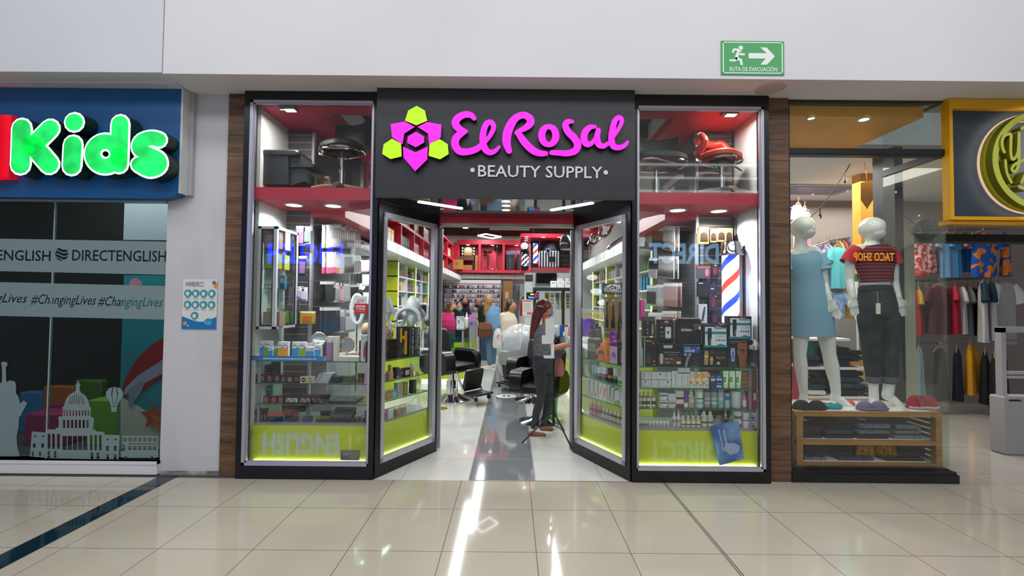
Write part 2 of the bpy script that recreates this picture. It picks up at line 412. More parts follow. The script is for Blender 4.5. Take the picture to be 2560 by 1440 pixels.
# ---------------------------------------------------------------- column, poster, wood-look pillars
def dirty(name):
    return noisy(name,'#b9b8bb','#c6c5c9',2.2,.7,(1,1,.5),lo=.25,hi=.5)
struct('wall_column',M().box(-3.17,-2.625,4.24,4.9,0,3.48),dirty('painted_column'))
struct('trim_4',M().box(-2.985,-2.93,4.2,4.245,2.53,3.475),mat('#a9a8ab',.6))
b = M().box(-3.165,-2.63,4.236,4.24,0,.035)
struct('baseboard_column',b,noisy('scuffed_base','#6d6a66','#b5b3b4',9,.8))
WOOD = noisy('wood_plank_tile','#3f2d1f','#7b5a40',2.4,.5,(.9,1,9),detail=8,lo=.3,hi=.72)
def pillar(x0,x1,y,trimside,n):
    p = M().box(x0,x1,y+.006,y+.5,0,3.48,1)
    h = 3.48/18; z = 0
    for i in range(18):
        p.box(x0+.001,x1-.001,y,y+.02,z+.002,z+h-.002,0); z += h
    q = struct('wall_pillar_'+n,p,[WOOD,mat('#8d7c6d',.7)])
    tx = x1 if trimside > 0 else x0
    struct('trim_pillar_edge_'+n,M().box(tx-.008,tx+.008,y-.006,y+.02,0,3.48),mat('#b5a493',.5))
pillar(-2.622,-2.44,4.22,1,'left'); pillar(2.325,2.518,4.2,-1,'right')
a = W(457,697,4.23); c = W(540,823,4.23)
px0,px1,pz0,pz1 = a.x,c.x,c.z,a.z
t = thing('hygiene_poster','blue and white hygiene poster with round icons taped to the white column','poster',((px0+px1)/2,4.23,pz0))
UX = lambda u: px0+(px1-px0)*u
UZ = lambda v: pz1-(pz1-pz0)*v
p = M().box(px0,px1,4.232,4.236,pz0,pz1)
obj('sheet',p,mat('#d9d8d2',.35),t)
p = M()
wave = [(UX(0),UZ(.745))]+[(UX(u),UZ(.745+.13*math.sin(min(1,u/.75)*PI/2)-.12*max(0,u-.55)/.45)) for u in (.15,.3,.45,.6,.75,.9,1)]+[(UX(1),UZ(1)),(UX(0),UZ(1))]
p.prism(wave,4.2312,4.232,m=0)
obj('blue_footer',p,mat('#1671b5',.35),t,label='blue wave footer')
ICM = [mat('#2a93b4',.4),mat('#e9d9a8',.5),mat('#8f9092',.6),mat('#2b8f8f',.4),mat('#e58a3c',.4),mat('#b5d65a',.4)]
p = M()
for (u,v) in ((.16,.29),(.385,.29),(.615,.29),(.85,.29),(.16,.515),(.385,.515),(.615,.515),(.85,.515),(.37,.735)):
    p.prism(circ(UX(u),UZ(v),.0375*(px1-px0)/.3*.9,n=20),4.231,4.232,m=0)
    p.prism(circ(UX(u-.01),UZ(v+.005),.017,.02,n=10),4.2302,4.231,m=1)
    for k in range(2): p.box(UX(u-.07),UX(u+.07),4.231,4.2315,UZ(v+.085+k*.018),UZ(v+.093+k*.018),2)
    obj('round_icon',p,ICM,t); p = M()
for (u,v,r,m) in ((.9,.07,.017,3),(.99,.13,.03,4),(.1,.89,.018,4),(.19,.935,.008,5),(.77,.86,.035,0)):
    cc = [(min(a,px1),z) for a,z in circ(UX(u),UZ(v),r,n=20)]
    obj('colour_dot',M().prism(cc,4.2305,4.231,m=m),ICM,t)
for k,(s_,v) in enumerate((('LA HIGIENE PREVIENE',.088),('ENFERMEDADES',.118),('TE RECOMENDAMOS:',.15))):
    obj('heading_line',M().text(s_,(UX(.09),4.2308,UZ(v)),h=.0125,bold=.01),mat('#2b83b8' if k == 2 else '#1d4f93',.5),t)
obj('footer_word',M().text('METROCENTRO',(UX(.66),4.2302,UZ(.885)),w=.06,bold=.02),mat('#f0f0f0',.5),t)
# ---------------------------------------------------------------- evacuation sign on the bulkhead
q = [W(1802,100,3.845),W(1960,106,3.845),W(1960,191,3.845),W(1803,184,3.845)]
ex0,ex1 = (q[0].x+q[3].x)/2,(q[1].x+q[2].x)/2; ez1,ez0 = (q[0].z+q[1].z)/2,(q[2].z+q[3].z)/2
ew,eh = ex1-ex0,ez1-ez0
t = thing('evacuation_sign','green sign with running figure and arrow, RUTA DE EVACUACION, on white bulkhead','sign',((ex0+ex1)/2,3.85,ez0))
obj('sign_plate',M().box(ex0,ex1,3.842,3.85,ez0,ez1),mat('#2c9a4e',.3),t)
V = lambda u,v: (ex0+ew*u,ez1-eh*v)
p = M()
for r in ((.025,.035,.975,.06),(.025,.935,.975,.96),(.025,.035,.04,.96),(.96,.035,.975,.96)):
    a,c = V(r[0],r[1]),V(r[2],r[3]); p.box(a[0],c[0],3.8405,3.842,c[1],a[1])
obj('border',p,mat('#e6eee8',.4),t)
p = M().prism([V(*k) for k in ((.435,.36),(.72,.36),(.62,.19),(.72,.19),(.85,.45),(.725,.70),(.62,.70),(.705,.52),(.435,.52))],3.8405,3.842)
obj('arrow',p,mat('#e6eee8',.4),t)
p = M().prism(circ(*V(.31,.21),.0365*ew,.0365*ew,18),3.8405,3.842)
for pl in ([(.2,.22),(.285,.24),(.32,.29),(.265,.48),(.33,.55),(.345,.72),(.305,.72),(.295,.60),(.225,.55),(.21,.50),(.255,.30),(.22,.28),(.19,.37),(.165,.33)],[(.225,.48),(.262,.5),(.235,.61),(.13,.61),(.13,.55),(.21,.55)],[(.29,.32),(.32,.37),(.375,.37),(.375,.43),(.295,.43)]):
    p.prism([V(*k) for k in pl],3.8405,3.842)
obj('running_figure',p,mat('#e6eee8',.4),t)
a = V(.135,.895)
obj('lettering',M().text('RUTA DE EVACUACIÓN',(a[0],3.8404,a[1]),w=ew*.75,h=eh*.125,bold=.012),mat('#e6eee8',.4),t)

# ---------------------------------------------------------------- storefront: frames and panes
FY = 4.18
def window(n,x0,x1,z0,z1,ax0,ax1,az0,az1,gx0,gx1,gz0,gz1):
    p = M().box(x0,ax0,FY-.03,FY+.1,z0,z1).box(ax1,x1,FY-.03,FY+.1,z0,z1).box(ax0,ax1,FY-.03,FY+.1,z0,az0).box(ax0,ax1,FY-.03,FY+.1,az1,z1)
    w = struct('window_%d' % n,p,BLACK)
    f = M()
    for (k,y0,y1) in ((0,FY-.03,FY+.0),(.012,FY-.018,FY+.004)):
        f.box(ax0+k,gx0-.012+k,y0,y1,az0,az1).box(gx1+.012-k,ax1-k,y0,y1,az0,az1).box(ax0,ax1,y0,y1,az0+k,gz0-.012+k).box(ax0,ax1,y0,y1,gz1+.012-k,az1-k)
    obj('frame',f,ALU,w)
    obj('pane',M().box(gx0-.012,gx1+.012,FY-.006,FY+.002,gz0-.012,gz1+.012),GLASS,w)
window(1,-2.435,-1.215,.005,3.475,-2.385,-1.262,.118,3.395,-2.345,-1.285,.155,3.36)
window(2,1.075,2.31,.005,3.475,1.12,2.265,.105,3.375,1.142,2.228,.14,3.338)
# splayed windows beside the entrance
OL,IL = Vector((-1.215,4.2)),Vector((-.80,4.965)); OR,IR = Vector((1.072,4.19)),Vector((.675,4.985))
def splay(n,O,I,sgn):
    d = (I-O); Ln = d.length; d.normalize(); inn = Vector((-d.y,d.x)) if sgn < 0 else Vector((d.y,-d.x))
    def Q(u,v,z): p = O+d*u+inn*v; return (p.x,p.y,z)
    def slab(mb,u0,u1,v0,v1,z0,z1,m=0):
        vs = [Q(u0,v0,z0),Q(u1,v0,z0),Q(u1,v1,z0),Q(u0,v1,z0),Q(u0,v0,z1),Q(u1,v0,z1),Q(u1,v1,z1),Q(u0,v1,z1)]
        fs = [(3,2,1,0),(4,5,6,7),(0,1,5,4),(1,2,6,5),(2,3,7,6),(3,0,4,7)]
        if sgn > 0: fs = [f[::-1] for f in fs]
        mb.add(vs,fs,m)
    p = M()
    slab(p,-.02,.04,-.02,.07,.004,2.49); slab(p,Ln-.045,Ln,-.02,.07,.004,2.49)
    slab(p,.04,Ln-.045,-.02,.07,.004,.12); slab(p,.04,Ln-.045,-.02,.07,2.40,2.49)
    w = struct('window_%d' % n,p,BLACK)
    f = M()
    a0,a1,b0,b1 = .04,Ln-.045,.12,2.40
    for (u0,u1,z0,z1) in ((a0,a0+.04,b0,b1),(a1-.05,a1,b0,b1),(a0,a1,b0,b0+.045),(a0,a1,b1-.045,b1)): slab(f,u0,u1,-.03,.018,z0,z1)
    obj('frame',f,ALU,w)
    g = M(); slab(g,a0+.035,a1-.045,.006,.012,b0+.04,b1-.04); obj('pane',g,GLASS,w)
    return Q,slab,Ln
QL,SLL,LNL = splay(3,OL,IL,-1)
QR,SLR,LNR = splay(4,OR,IR,1)
# sliding door jambs and leaves parked at the inner corners, red header over the opening
for nm,x,sg in (('left',-.80,-1),('right',.675,1)):
    struct('trim_jamb_'+nm,M().box(x+sg*.0,x+sg*.04,4.985,5.06,0,2.43),BLACK)
    w = struct('door_%d' % (1 if sg < 0 else 2),M().box(x-sg*.035,x-sg*.0,5.07,5.11,.0,2.38).box(x+sg*.01,x+sg*.06,5.08,5.1,0,.08).box(x+sg*.01,x+sg*.06,5.08,5.1,2.32,2.38).box(x+sg*.05,x+sg*.07,5.07,5.11,0,2.38),ALU)
    obj('pane',M().box(x,x+sg*.05,5.088,5.094,.08,2.32),GLASS,w)
b = M().box(-.86,.74,4.99,5.14,2.44,2.50)
struct('trim_door_header',b,RED)
struct('trim_door_track',M().box(-.80,.68,5.03,5.12,2.405,2.44),mat('#9c9690',.35,.6))
# fascia box with the shop sign; soffit over the vestibule
t = thing('shop_sign','black fascia sign with pink and lime flower and glowing pink script lettering','sign',(-.07,4.1,2.5))
SY = 4.07
obj('sign_board',M().box(-1.215,1.075,SY,4.22,2.5,3.478),mat('#2b2b30',.38,name='dark_fascia'),t)
cp = lambda x,y: (900+x/3.5556,220+y/3.5556)
def wp(x,y,Y): p = W(*cp(x,y),Y); return (p.x,p.z)
PINK = mat('#fb12dc',.4,emit=1.1,name='lit_pink_acrylic'); LGRN = mat('#bcf70a',.4,emit=.95,name='lit_lime_acrylic'); SIDE = mat('#141216',.3)
PRIM = mat('#ff7fd0',.3)
flower = [('lime_petal',1,[(505,158),(577,200),(598,292),(500,332),(400,290),(428,200)]),('pink_petal',0,[(272,320),(400,298),(488,345),(393,405),(378,500),(285,437)]),
  ('pink_petal',0,[(598,302),(725,325),(718,440),(614,500),(603,405),(510,345)]),('flower_centre',0,[(497,388),(570,432),(570,485),(495,527),(418,487),(425,430)]),
  ('lime_petal',1,[(285,450),(365,493),(370,608),(270,632),(197,585),(210,500)]),('lime_petal',1,[(708,452),(780,500),(788,588),(712,634),(610,603),(618,497)]),
  ('pink_petal',0,[(383,520),(490,572),(603,520),(598,635),(490,740),(388,620)])]
LF = SY-.05
for nm,k,pl in flower:
    q = [wp(x,y,LF) for x,y in pl]; cx = sum(a for a,z in q)/len(q); cz = sum(z for a,z in q)/len(q)
    obj(nm,M().prism(q[::-1],LF,SY,m=0,mside=1),[LGRN if k else PINK,SIDE],t)
def buf(pts,w):                                    # outline of a round-ended stroke
    P = [Vector(p) for p in pts]; n = len(P); ws = w if isinstance(w,list) else [w]*n
    Lf,Rt = [],[]
    for i in range(n):
        d = (P[min(i+1,n-1)]-P[max(i-1,0)])
        d = d.normalized() if d.length > 1e-9 else Vector((1,0)); nn = Vector((-d.y,d.x))
        Lf.append(P[i]+nn*ws[i]); Rt.append(P[i]-nn*ws[i])
    d = (P[-1]-P[-2]).normalized(); a0 = math.atan2(d.y,d.x); e = [P[-1]+Vector((math.cos(a0+PI/2-PI*k/6),math.sin(a0+PI/2-PI*k/6)))*ws[-1] for k in range(1,6)]
    d = (P[0]-P[1]).normalized(); a0 = math.atan2(d.y,d.x); s_ = [P[0]+Vector((math.cos(a0+PI/2-PI*k/6),math.sin(a0+PI/2-PI*k/6)))*ws[0] for k in range(1,6)]
    return Lf+e+Rt[::-1]+s_
def stroke(mb,pts,w,y0,y1,m=0,mside=None):
    # a run of short overlapping segments so that loops fill correctly
    P = [Vector(p) for p in pts]; n = len(P); ws = w if isinstance(w,list) else [w]*n
    for i in range(n-1):
        q = buf([P[i],P[i+1]],[ws[i],ws[i+1]])
        mb.prism([(a.x,a.y) for a in q],y0+i*1e-5,y1,m=m,mside=mside)
SC = 1/3.5556*SY/F_PX
def script(nm,runs):
    mb = M()
    for pts,w in runs:
        wv = w if isinstance(w,list) else [w]*len(pts)
        P = smooth_path([(x,y,a) for (x,y),a in zip(pts,wv)],5)
        stroke(mb,[Vector(wp(p.x,p.y,LF)) for p in P],[p.z*SC for p in P],LF,SY,0,1)
    return obj(nm,mb,[PINK,SIDE],t)
script('letter_e',[([(1015,270),(985,240),(930,236),(872,265),(848,312),(880,362),(945,385),(900,402),(852,450),(848,512),(885,560),(955,566),(1030,545),(1085,505)],[20,26,30,33,34,31,14,30,34,34,33,30,28,26])])
script('letter_l',[([(1070,530),(1120,470),(1165,410),(1188,345),(1165,305),(1125,318),(1098,385),(1092,460),(1108,535),(1150,572),(1200,560),(1238,522)],[16,18,20,22,24,26,28,30,30,26,20,13])])
script('letter_r',[([(1325,560),(1304,490),(1308,410),(1340,325),(1390,262),(1455,240),(1510,270),(1512,315),(1465,358),(1395,392),(1415,415),(1465,485),(1535,552),(1600,580),(1650,582)],[26,36,40,38,32,30,33,34,26,18,28,33,33,28,22])])
oo = [(1678+63*math.cos(2*PI*i/14),423+80*math.sin(2*PI*i/14)) for i in range(15)]
script('letter_o',[(oo,[22+10*abs(math.cos(2*PI*i/14)) for i in range(15)])])
script('letter_s',[([(1888,300),(1850,298),(1826,332),(1852,392),(1908,448),(1936,508),(1908,560),(1840,580),(1765,576),(1705,574)],[16,24,29,31,33,33,31,27,25,22])])
script('letter_a',[([(2090,345),(2045,348),(2003,390),(1990,450),(2015,498),(2062,488),(2105,425)],[16,24,30,31,28,20,16]),([(2118,375),(2108,440),(2122,500),(2168,516),(2210,485)],[22,27,28,22,15])])
script('letter_l',[([(2205,500),(2262,420),(2308,345),(2328,285),(2300,262),(2265,295),(2243,375),(2235,455),(2252,515),(2300,530),(2350,512),(2378,480)],[14,16,18,20,22,25,27,28,28,24,20,14])])
a,c = W(1195,441,SY-.012),W(1506,445.3,SY-.012)
hh = W(1195,411,SY-.012).z-a.z
tx = M().text('BEAUTY SUPPLY',(0,0,0),w=(c-a).length,h=hh*1.0,m=0,bold=.008)
ang = math.atan2(c.z-a.z,c.x-a.x)
obj('subtitle_lettering',tx.tf(Matrix.Translation(a) @ Matrix.Rotation(-ang,4,'Y')),mat('#c9c7d0',.45,emit=.12),t)
for x,y in ((1000,728),(2185,750)): obj('subtitle_dot',M().prism(circ(*wp(x,y,SY-.012),20*SC,n=18),SY-.012,SY),mat('#c9c7d0',.45,emit=.12),t)
# vestibule soffit
sm = M().add([(-1.21,4.0,2.492),(1.07,4.0,2.492),(.70,5.0,2.492),(-.83,5.0,2.492),(-1.21,4.0,2.5),(1.07,4.0,2.5),(.70,5.0,2.5),(-.83,5.0,2.5)],
   [(3,2,1,0),(4,5,6,7),(0,1,5,4),(1,2,6,5),(2,3,7,6),(3,0,4,7)])
sm = M().add([(-1.21,SY,2.492),(1.07,SY,2.492),(.70,5.0,2.492),(-.83,5.0,2.492),(-1.21,SY,2.499),(1.07,SY,2.499),(.70,5.0,2.499),(-.83,5.0,2.499)],
   [(3,2,1,0),(4,5,6,7),(0,1,5,4),(1,2,6,5),(2,3,7,6),(3,0,4,7)])
struct('ceiling_vestibule',sm,mat('#1b1c1f',.05,name='black_gloss_panel',coat=.6))
def ledbar(p0,p1,w,z0,z1,label,group):
    t = thing('linear_light',label,'light',((p0[0]+p1[0])/2,(p0[1]+p1[1])/2,z0),group=group)
    d = Vector((p1[0]-p0[0],p1[1]-p0[1])).normalized(); n = Vector((-d.y,d.x))*w/2
    def qd(mb,k,a,b):
        pts = [(p0[0]+n.x*k,p0[1]+n.y*k),(p0[0]-n.x*k,p0[1]-n.y*k),(p1[0]-n.x*k,p1[1]-n.y*k),(p1[0]+n.x*k,p1[1]+n.y*k)]
        if (pts[1][0]-pts[0][0])*(pts[2][1]-pts[1][1])-(pts[1][1]-pts[0][1])*(pts[2][0]-pts[1][0]) < 0: pts = pts[::-1]
        return mb.add([(x,y,a) for x,y in pts]+[(x,y,b) for x,y in pts],[(3,2,1,0),(4,5,6,7),(0,1,5,4),(1,2,6,5),(2,3,7,6),(3,0,4,7)])
    if z1-z0 > .02:
        for p in (p0,p1): obj('suspension_wire',M().cyl((p[0],p[1],z1),(p[0],p[1],4.19),.004,5),BLK,t)
        obj('housing',qd(M(),1.3,z0+.006,z1),mat('#6f6f74',.4),t)
    obj('diffuser',qd(M(),1,z0,z0+.006),LED,t)
for sg,p0,p1,nm in ((0,(1046,505),(1155,522),'left'),(1,(1482,508),(1378,526),'right')):
    a,c = G(*p0,2.489),G(*p1,2.489)
    ledbar((a.x,a.y),(c.x,c.y),.035,2.484,2.492,'slim white LED line in the black entrance soffit on its %s half' % nm,'entrance soffit LED lines')
dl0 = thing('downlight','x','light')
def downlight(x,y,z,label,group,r=.045):
    t = thing('downlight',label,'light',(x,y,z),group=group)
    obj('trim_ring',M().lathe([(r,-.004),(r*1.25,-.004),(r*1.3,0),(r,0.0),(r,-.004)],n=20,cap=False),mat('#d5d5d8',.3),t,local=True)
    obj('lens',M().lathe([(.001,-.003),(r,-.003),(r,0),(.001,0)],n=20),LED,t,local=True)
    return t
D.objects.remove(dl0)
for i,y in enumerate((503,514,525)):
    p = G(1265,y,2.489); downlight(p.x,p.y,2.491,['front','middle','rear'][i]+'most round downlight in the row of three in the black entrance soffit','entrance soffit downlights',.04)
# ---------------------------------------------------------------- the neighbouring children's school (left)
BP = 4.12
bx1 = -2.985
t = thing('shop_sign','blue fascia with glowing green bubble letters Kids outlined in white','sign',(-4.2,BP,2.5))
zt,zb = 3.47,W(440,497,BP).z
poly = [(-8,zb),(-3.13,zb),(-3.02,zb+.03),(bx1,zb+.07),(bx1,zt),(-8,zt)]
obj('sign_board',M().prism(poly,BP,BP+.1,m=0),mat('#05568f',.4,name='blue_fascia'),t)
obj('edge_trim',M().box(bx1,bx1+.018,BP-.005,BP+.1,zb+.05,zt),mat('#c9c9cc',.4),t)
KW = mat('#f2f7ff',.4,emit=1.0,name='lit_white_acrylic'); KS = mat('#0c2b1c',.4)
KG = noisy('lit_green_acrylic','#0fb14a','#14e868',5,.4,detail=2)
_b = KG.node_tree.nodes['Principled BSDF']; _rp = [n for n in KG.node_tree.nodes if n.type == 'VALTORGB'][0]
KG.node_tree.links.new(_rp.outputs[0],_b.inputs['Emission Color']); _b.inputs['Emission Strength'].default_value = .75; KG.cycles.emission_sampling = 'NONE'
KF = BP-.13; ks = KF/F_PX
def kid(nm,runs):
    lo,hi = M(),M()
    for pts,w in runs:
        P = [W(x,y,KF) for x,y in (smooth_path([(a,c,0) for a,c in pts],5) if len(pts) > 3 else [(a,c,0) for a,c in pts]) for _ in (0,)] if False else [W(p[0],p[1],KF) for p in (smooth_path([(a,c,0) for a,c in pts],5) if len(pts) > 3 else [(a,c,0) for a,c in pts])]
        V2 = [Vector((p.x,p.z)) for p in P]
        stroke(lo,V2,w*ks,KF,BP,0,1); stroke(hi,V2,(w-5.5)*ks,KF-.006,KF-.0001,0,0)
    a = obj(nm,lo,[KW,KS],t); obj('green_face',hi,KG,a)
kid('letter_k',[([(55,321),(52,412)],28),([(80,368),(126,322)],27),([(80,360),(124,411)],28)])
kid('letter_i',[([(186,306),(186.5,306)],27),([(183,362),(180,415)],27)])
bowl = [(264+32*math.cos(2*PI*i/18),385+31*math.sin(2*PI*i/18)) for i in range(19)]
lo,hi = M(),M()
P = [W(x,y,KF) for x,y in bowl]; V2 = [Vector((p.x,p.z)) for p in P]
stroke(lo,V2,24*ks,KF,BP,0,1); stroke(hi,V2,18.5*ks,KF-.006,KF-.0001)
V2 = [Vector((W(x,y,KF).x,W(x,y,KF).z)) for x,y in ((301,310),(298,411))]
stroke(lo,V2,26*ks,KF,BP,0,1); stroke(hi,V2,20.5*ks,KF-.006,KF-.0001)
a = obj('letter_d',lo,[KW,KS],t); obj('green_face',hi,KG,a)
kid('letter_s',[([(398,350),(378,346),(354,354),(350,372),(372,386),(396,398),(398,416),(375,425),(347,411)],23)])
o = W(14,290,KF); o2 = W(14,440,KF)
obj('red_box_letter',M().box(-5,o.x-.06,KF,BP,o2.z,o.z+.02).box(-5,o.x-.005,KF+.05,BP,o2.z-.0,o.z+.03),mat('#e0122c',.4,emit=.35),t)
# rail, glazing, sill, frosted stickers
GY = 4.25
struct('trim_5',M().box(-8,-3.175,GY-.04,GY+.03,W(200,506,GY).z,W(200,499,GY).z+.015),ALU)
struct('wall_over_glass',M().box(-8,-3.175,GY-.02,GY+.1,W(200,500,GY).z,3.47),mat('#2a3036',.6))
struct('trim_6',M().box(-8,-3.165,GY-.05,GY+.07,0.012,W(200,1147,GY).z).box(-8,-3.165,GY-.055,GY+.075,W(200,1147,GY).z-.03,W(200,1147,GY).z),mat('#d9d8dc',.35))
struct('trim_7',M().box(-8,-3.165,GY-.05,GY+.07,0,.012),mat('#3c3a3a',.6))
zs,zr = W(200,1147,GY).z,W(200,504,GY).z
jx = W(128,800,GY).x
w = struct('window_5',M().box(jx-.006,jx+.006,GY-.006,GY+.01,zs,zr),mat('#8fa0a0',.25))
SCG = glass('school_glass',(.66,.74,.74),.5)
obj('pane',M().box(-8,jx-.006,GY-.004,GY+.004,zs,zr),SCG,w)
obj('pane',M().box(jx+.006,-3.175,GY-.004,GY+.004,zs,zr),SCG,w)
FROST = mat('#75898b',.55,name='frosted_vinyl')
def loops(geo,fx):
    vs,fs = geo; E = {}
    for f in fs:
        for i in range(len(f)):
            a,c = f[i],f[(i+1) % len(f)]
            if (c,a) in E: del E[(c,a)]
            else: E[(a,c)] = 1
    nx = {}
    for a,c in E: nx.setdefault(a,[]).append(c)
    out = []
    while nx:
        a = next(iter(nx)); lp = [a]; c = nx[a].pop()
        if not nx[a]: del nx[a]
        while c != a and c in nx:
            lp.append(c); d = nx[c].pop()
            if not nx[c]: del nx[c]
            c = d
        if len(lp) > 2: out.append([fx(*vs[i]) for i in lp])
    return out
YS = GY-.0065
def sticker(name,polys,label,group=None,y=YS):
    vs,fs = fill(polys); mb = M()
    mb.add([(a,y,c) for a,c in vs],fs,0); mb.add([(a,y+.0015,c) for a,c in vs],[f[::-1] for f in fs],0)
    return obj(name,mb,FROST,label=label,cat='sticker',group=group)
def ptx(t,x0,y0,x1,y1,px_h,bold=0.0,shear=0.0,yy=YS):   # text outlines between two pixels, as holes
    geo,bw,bh = textgeo(t,bold,shear); a,c = W(x0,y0,yy),W(x1,y1,yy)
    sc = (c.x-a.x)/bw; sl = (c.z-a.z)/(c.x-a.x); hz = (W(x0,y0-px_h,yy).z-a.z)/.729
    return loops(geo,lambda u,v: (a.x+u*sc,a.z+u*sc*sl+v*hz))
q2 = lambda x,y,yy=YS: (W(x,y,yy).x,W(x,y,yy).z)
gl = []
for k in range(4):
    y0 = 621+k*9.0; top,bot = [],[]
    for i in range(9):
        u = -1+2*i/8; yc = y0+3.5*math.sin(u*2.6+.6)
        lim = 17*math.sqrt(max(0,1-u*u))
        top.append((154+u*17.5,max(635-lim,min(635+lim,yc)))); bot.append((154+u*17.5,max(635-lim,min(635+lim,yc+6.4))))
    gl.append([q2(*p) for p in top+bot[::-1]])
sticker('frosted_band',[[q2(-260,592),q2(418,604),q2(415,687),q2(-260,672)]]+ptx('ENGLISH',-8,650,126,652.5,27,.012)+ptx('DIRECTENGLISH',180,651,415,654,28,.012)+gl,
        'wide frosted glass band with cut-out words ENGLISH and DIRECTENGLISH','frosted bands on the school glass')
sticker('frosted_band',[[q2(-260,699),q2(414,715),q2(412,799),q2(-260,784)]]+ptx('ngLives',-25,755,68,757,24,.004,.35)+ptx('#ChangingLives',77,759,240,762,25,.004,.35)+ptx('#ChangingLives',244,764,407,767,25,.004,.35),
        'lower frosted glass band with cut-out slanting script #ChangingLives','frosted bands on the school glass')
P4 = lambda pts: [q2(x/4,820+y/4) for x,y in pts]
R4 = lambda x0,y0,x1,y1: P4([(x0,y0),(x1,y0),(x1,y1),(x0,y1)])
dome = [(640,775)]+[(768-120*math.cos(PI*i/12),770-130*math.sin(PI*i/12)) for i in range(1,12)]+[(895,785)]
body = [(300,1285),(318,1035),(462,1045),(465,1012),(555,1015),(558,998),(585,998),(588,915),(580,900),(592,882),(625,885),(628,805),(620,790),(640,785)]+dome[:6]+[(745,640),(755,625),(760,585),(752,578),(775,545),(780,520),(788,545),(803,575),(795,590),(796,628),(812,640)]+dome[7:]+[(908,800),(903,885),(930,895),(940,915),(928,1015),(955,1018),(958,1034),(1043,1040),(1043,1066),(1198,1072),(1185,1318),(560,1305)]
holes = [R4(x,822,x+12,880) for x in (636,665,695,727,757,788,820,850,878)]+[R4(x,918,x+22,1000) for x in (630,670,710,748,787,826,864)]+[R4(x,1058,x+28,1210) for x in (476,521,570)]+[R4(x,1070,x+26,1225) for x in (899,944,990)]+[R4(x,1080,x+44,1220) for x in (624,676,728,779,830)]+[R4(x,1075,x+20,1092) for x in (340,421)]+[R4(x,1106,x+22,1122) for x in (1065,1145)]+[R4(x,1155,x+26,1198) for x in (330,413)]+[R4(x,1178,x+28,1228) for x in (1060,1138)]+[R4(x,1230,x+24,1296) for x in (476,540)]+[R4(x,1245,x+26,1308) for x in (906,966)]+[R4(x,1235,x+20,1284) for x in (318,390)]+[R4(x,1262,x+22,1314) for x in (1067,1140)]
holes += [P4([(768+k*19-3,655+abs(k)*9),(768+k*19+3,655+abs(k)*9),(768+k*26+4,765),(768+k*26-4,765)]) for k in (-3,-2,-1,0,1,2,3)]
sticker('frosted_silhouette',[P4(body)]+holes,'frosted silhouette of a domed building with columns on the dark glass','frosted silhouettes on the school glass')
sticker('frosted_silhouette',[P4([(1110,780),(1095,735),(1060,680),(1060,640),(1090,600),(1140,590),(1200,600),(1230,640),(1230,680),(1190,735),(1168,780),(1166,838),(1115,838)])]+[P4([(1125,595),(1133,595),(1122,660),(1140,775),(1133,775),(1112,660)]),P4([(1158,595),(1166,595),(1182,660),(1157,775),(1150,775),(1172,660)]),R4(1118,781,1160,790)],
        'small frosted hot-air balloon silhouette above the bus','frosted silhouettes on the school glass')
sticker('frosted_silhouette',[P4([(1205,1235),(1252,1225),(1256,1170),(1226,1160),(1224,1085),(1236,1075),(1578,1082),(1578,1170),(1582,1290),(1562,1300),(1300,1300),(1210,1295)])]+[R4(x,1094,x+36,1138) for x in (1232,1284,1332,1382,1431,1480,1530)]+[R4(x,1178,x+36,1220) for x in (1281,1330,1380,1430,1480,1528)]+[R4(1285,1152,1565,1165)]+[P4(circ(x,1292,13,n=12)) for x in (1258,1520)],
        'frosted double-decker bus silhouette at the foot of the dark glass','frosted silhouettes on the school glass')
sticker('frosted_silhouette',[P4([(-30,1284),(-30,560),(18,545),(22,470),(18,385),(10,350),(35,335),(72,345),(72,380),(58,385),(62,540),(95,525),(150,535),(160,580),(158,650),(185,690),(200,760),(235,725),(272,750),(235,820),(218,850),(205,880),(188,890),(185,990),(165,1080),(170,1180),(195,1270),(190,1284)])],
        'tall frosted silhouette of a robed statue with one raised arm','frosted silhouettes on the school glass')
# inside the school
struct('wall_school_back',M().box(-9,-3.0,8.1,8.3,0,3.5),mat('#123a40',.8))
struct('wall_school_side',M().box(-3.0,-2.64,4.9,8.1,0,3.5),mat('#2a3c40',.8))
struct('ceiling_school',M().box(-9,-2.64,4.3,8.3,3.3,3.42),mat('#20262a',.8))
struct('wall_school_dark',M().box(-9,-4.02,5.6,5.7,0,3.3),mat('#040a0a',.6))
MY = 4.95
t = thing('mural_panel','teal wall panel with a red surfboard and orange starfish behind the dark glass','mural',(-3.6,MY,0))
mz = lambda x,y: (W(x,y,MY).x,W(x,y,MY).z)
x0 = mz(306,800)[0]
mp = M().box(x0,-3.0,MY,MY+.04,0,W(360,688,MY).z)
obj('teal_board',mp,mat('#1d8a96',.6),t)
obj('white_board',M().box(x0-.02,-3.0,MY,MY+.05,W(360,600,MY).z,3.2),mat('#a9b0b8',.6),t)
obj('sand',M().prism([mz(*p) for p in ((302,992),(345,1015),(380,1040),(425,1050),(425,1200),(302,1200))],MY-.004,MY),mat('#cfc6b2',.7),t)
P5 = lambda pts,yy=MY: [(W(x/4,820+y/4,yy).x,W(x/4,820+y/4,yy).z) for x,y in pts]
obj('surfboard',M().prism(P5([(1235,680),(1225,600),(1270,480),(1380,300),(1520,170),(1700,60),(1700,420),(1420,640),(1290,690)]),MY-.008,MY-.001).prism(P5([(1242,668),(1260,600),(1380,480),(1640,310),(1700,300),(1700,420),(1600,470),(1440,560),(1330,640)]),MY-.009,MY-.008,m=1).prism(P5([(1300,605),(1435,520),(1455,545),(1405,660),(1320,785),(1290,770)]),MY-.011,MY-.009,m=2),[mat('#a8181c',.5),mat('#a9a6bd',.5),mat('#8d93a0',.5)],t)
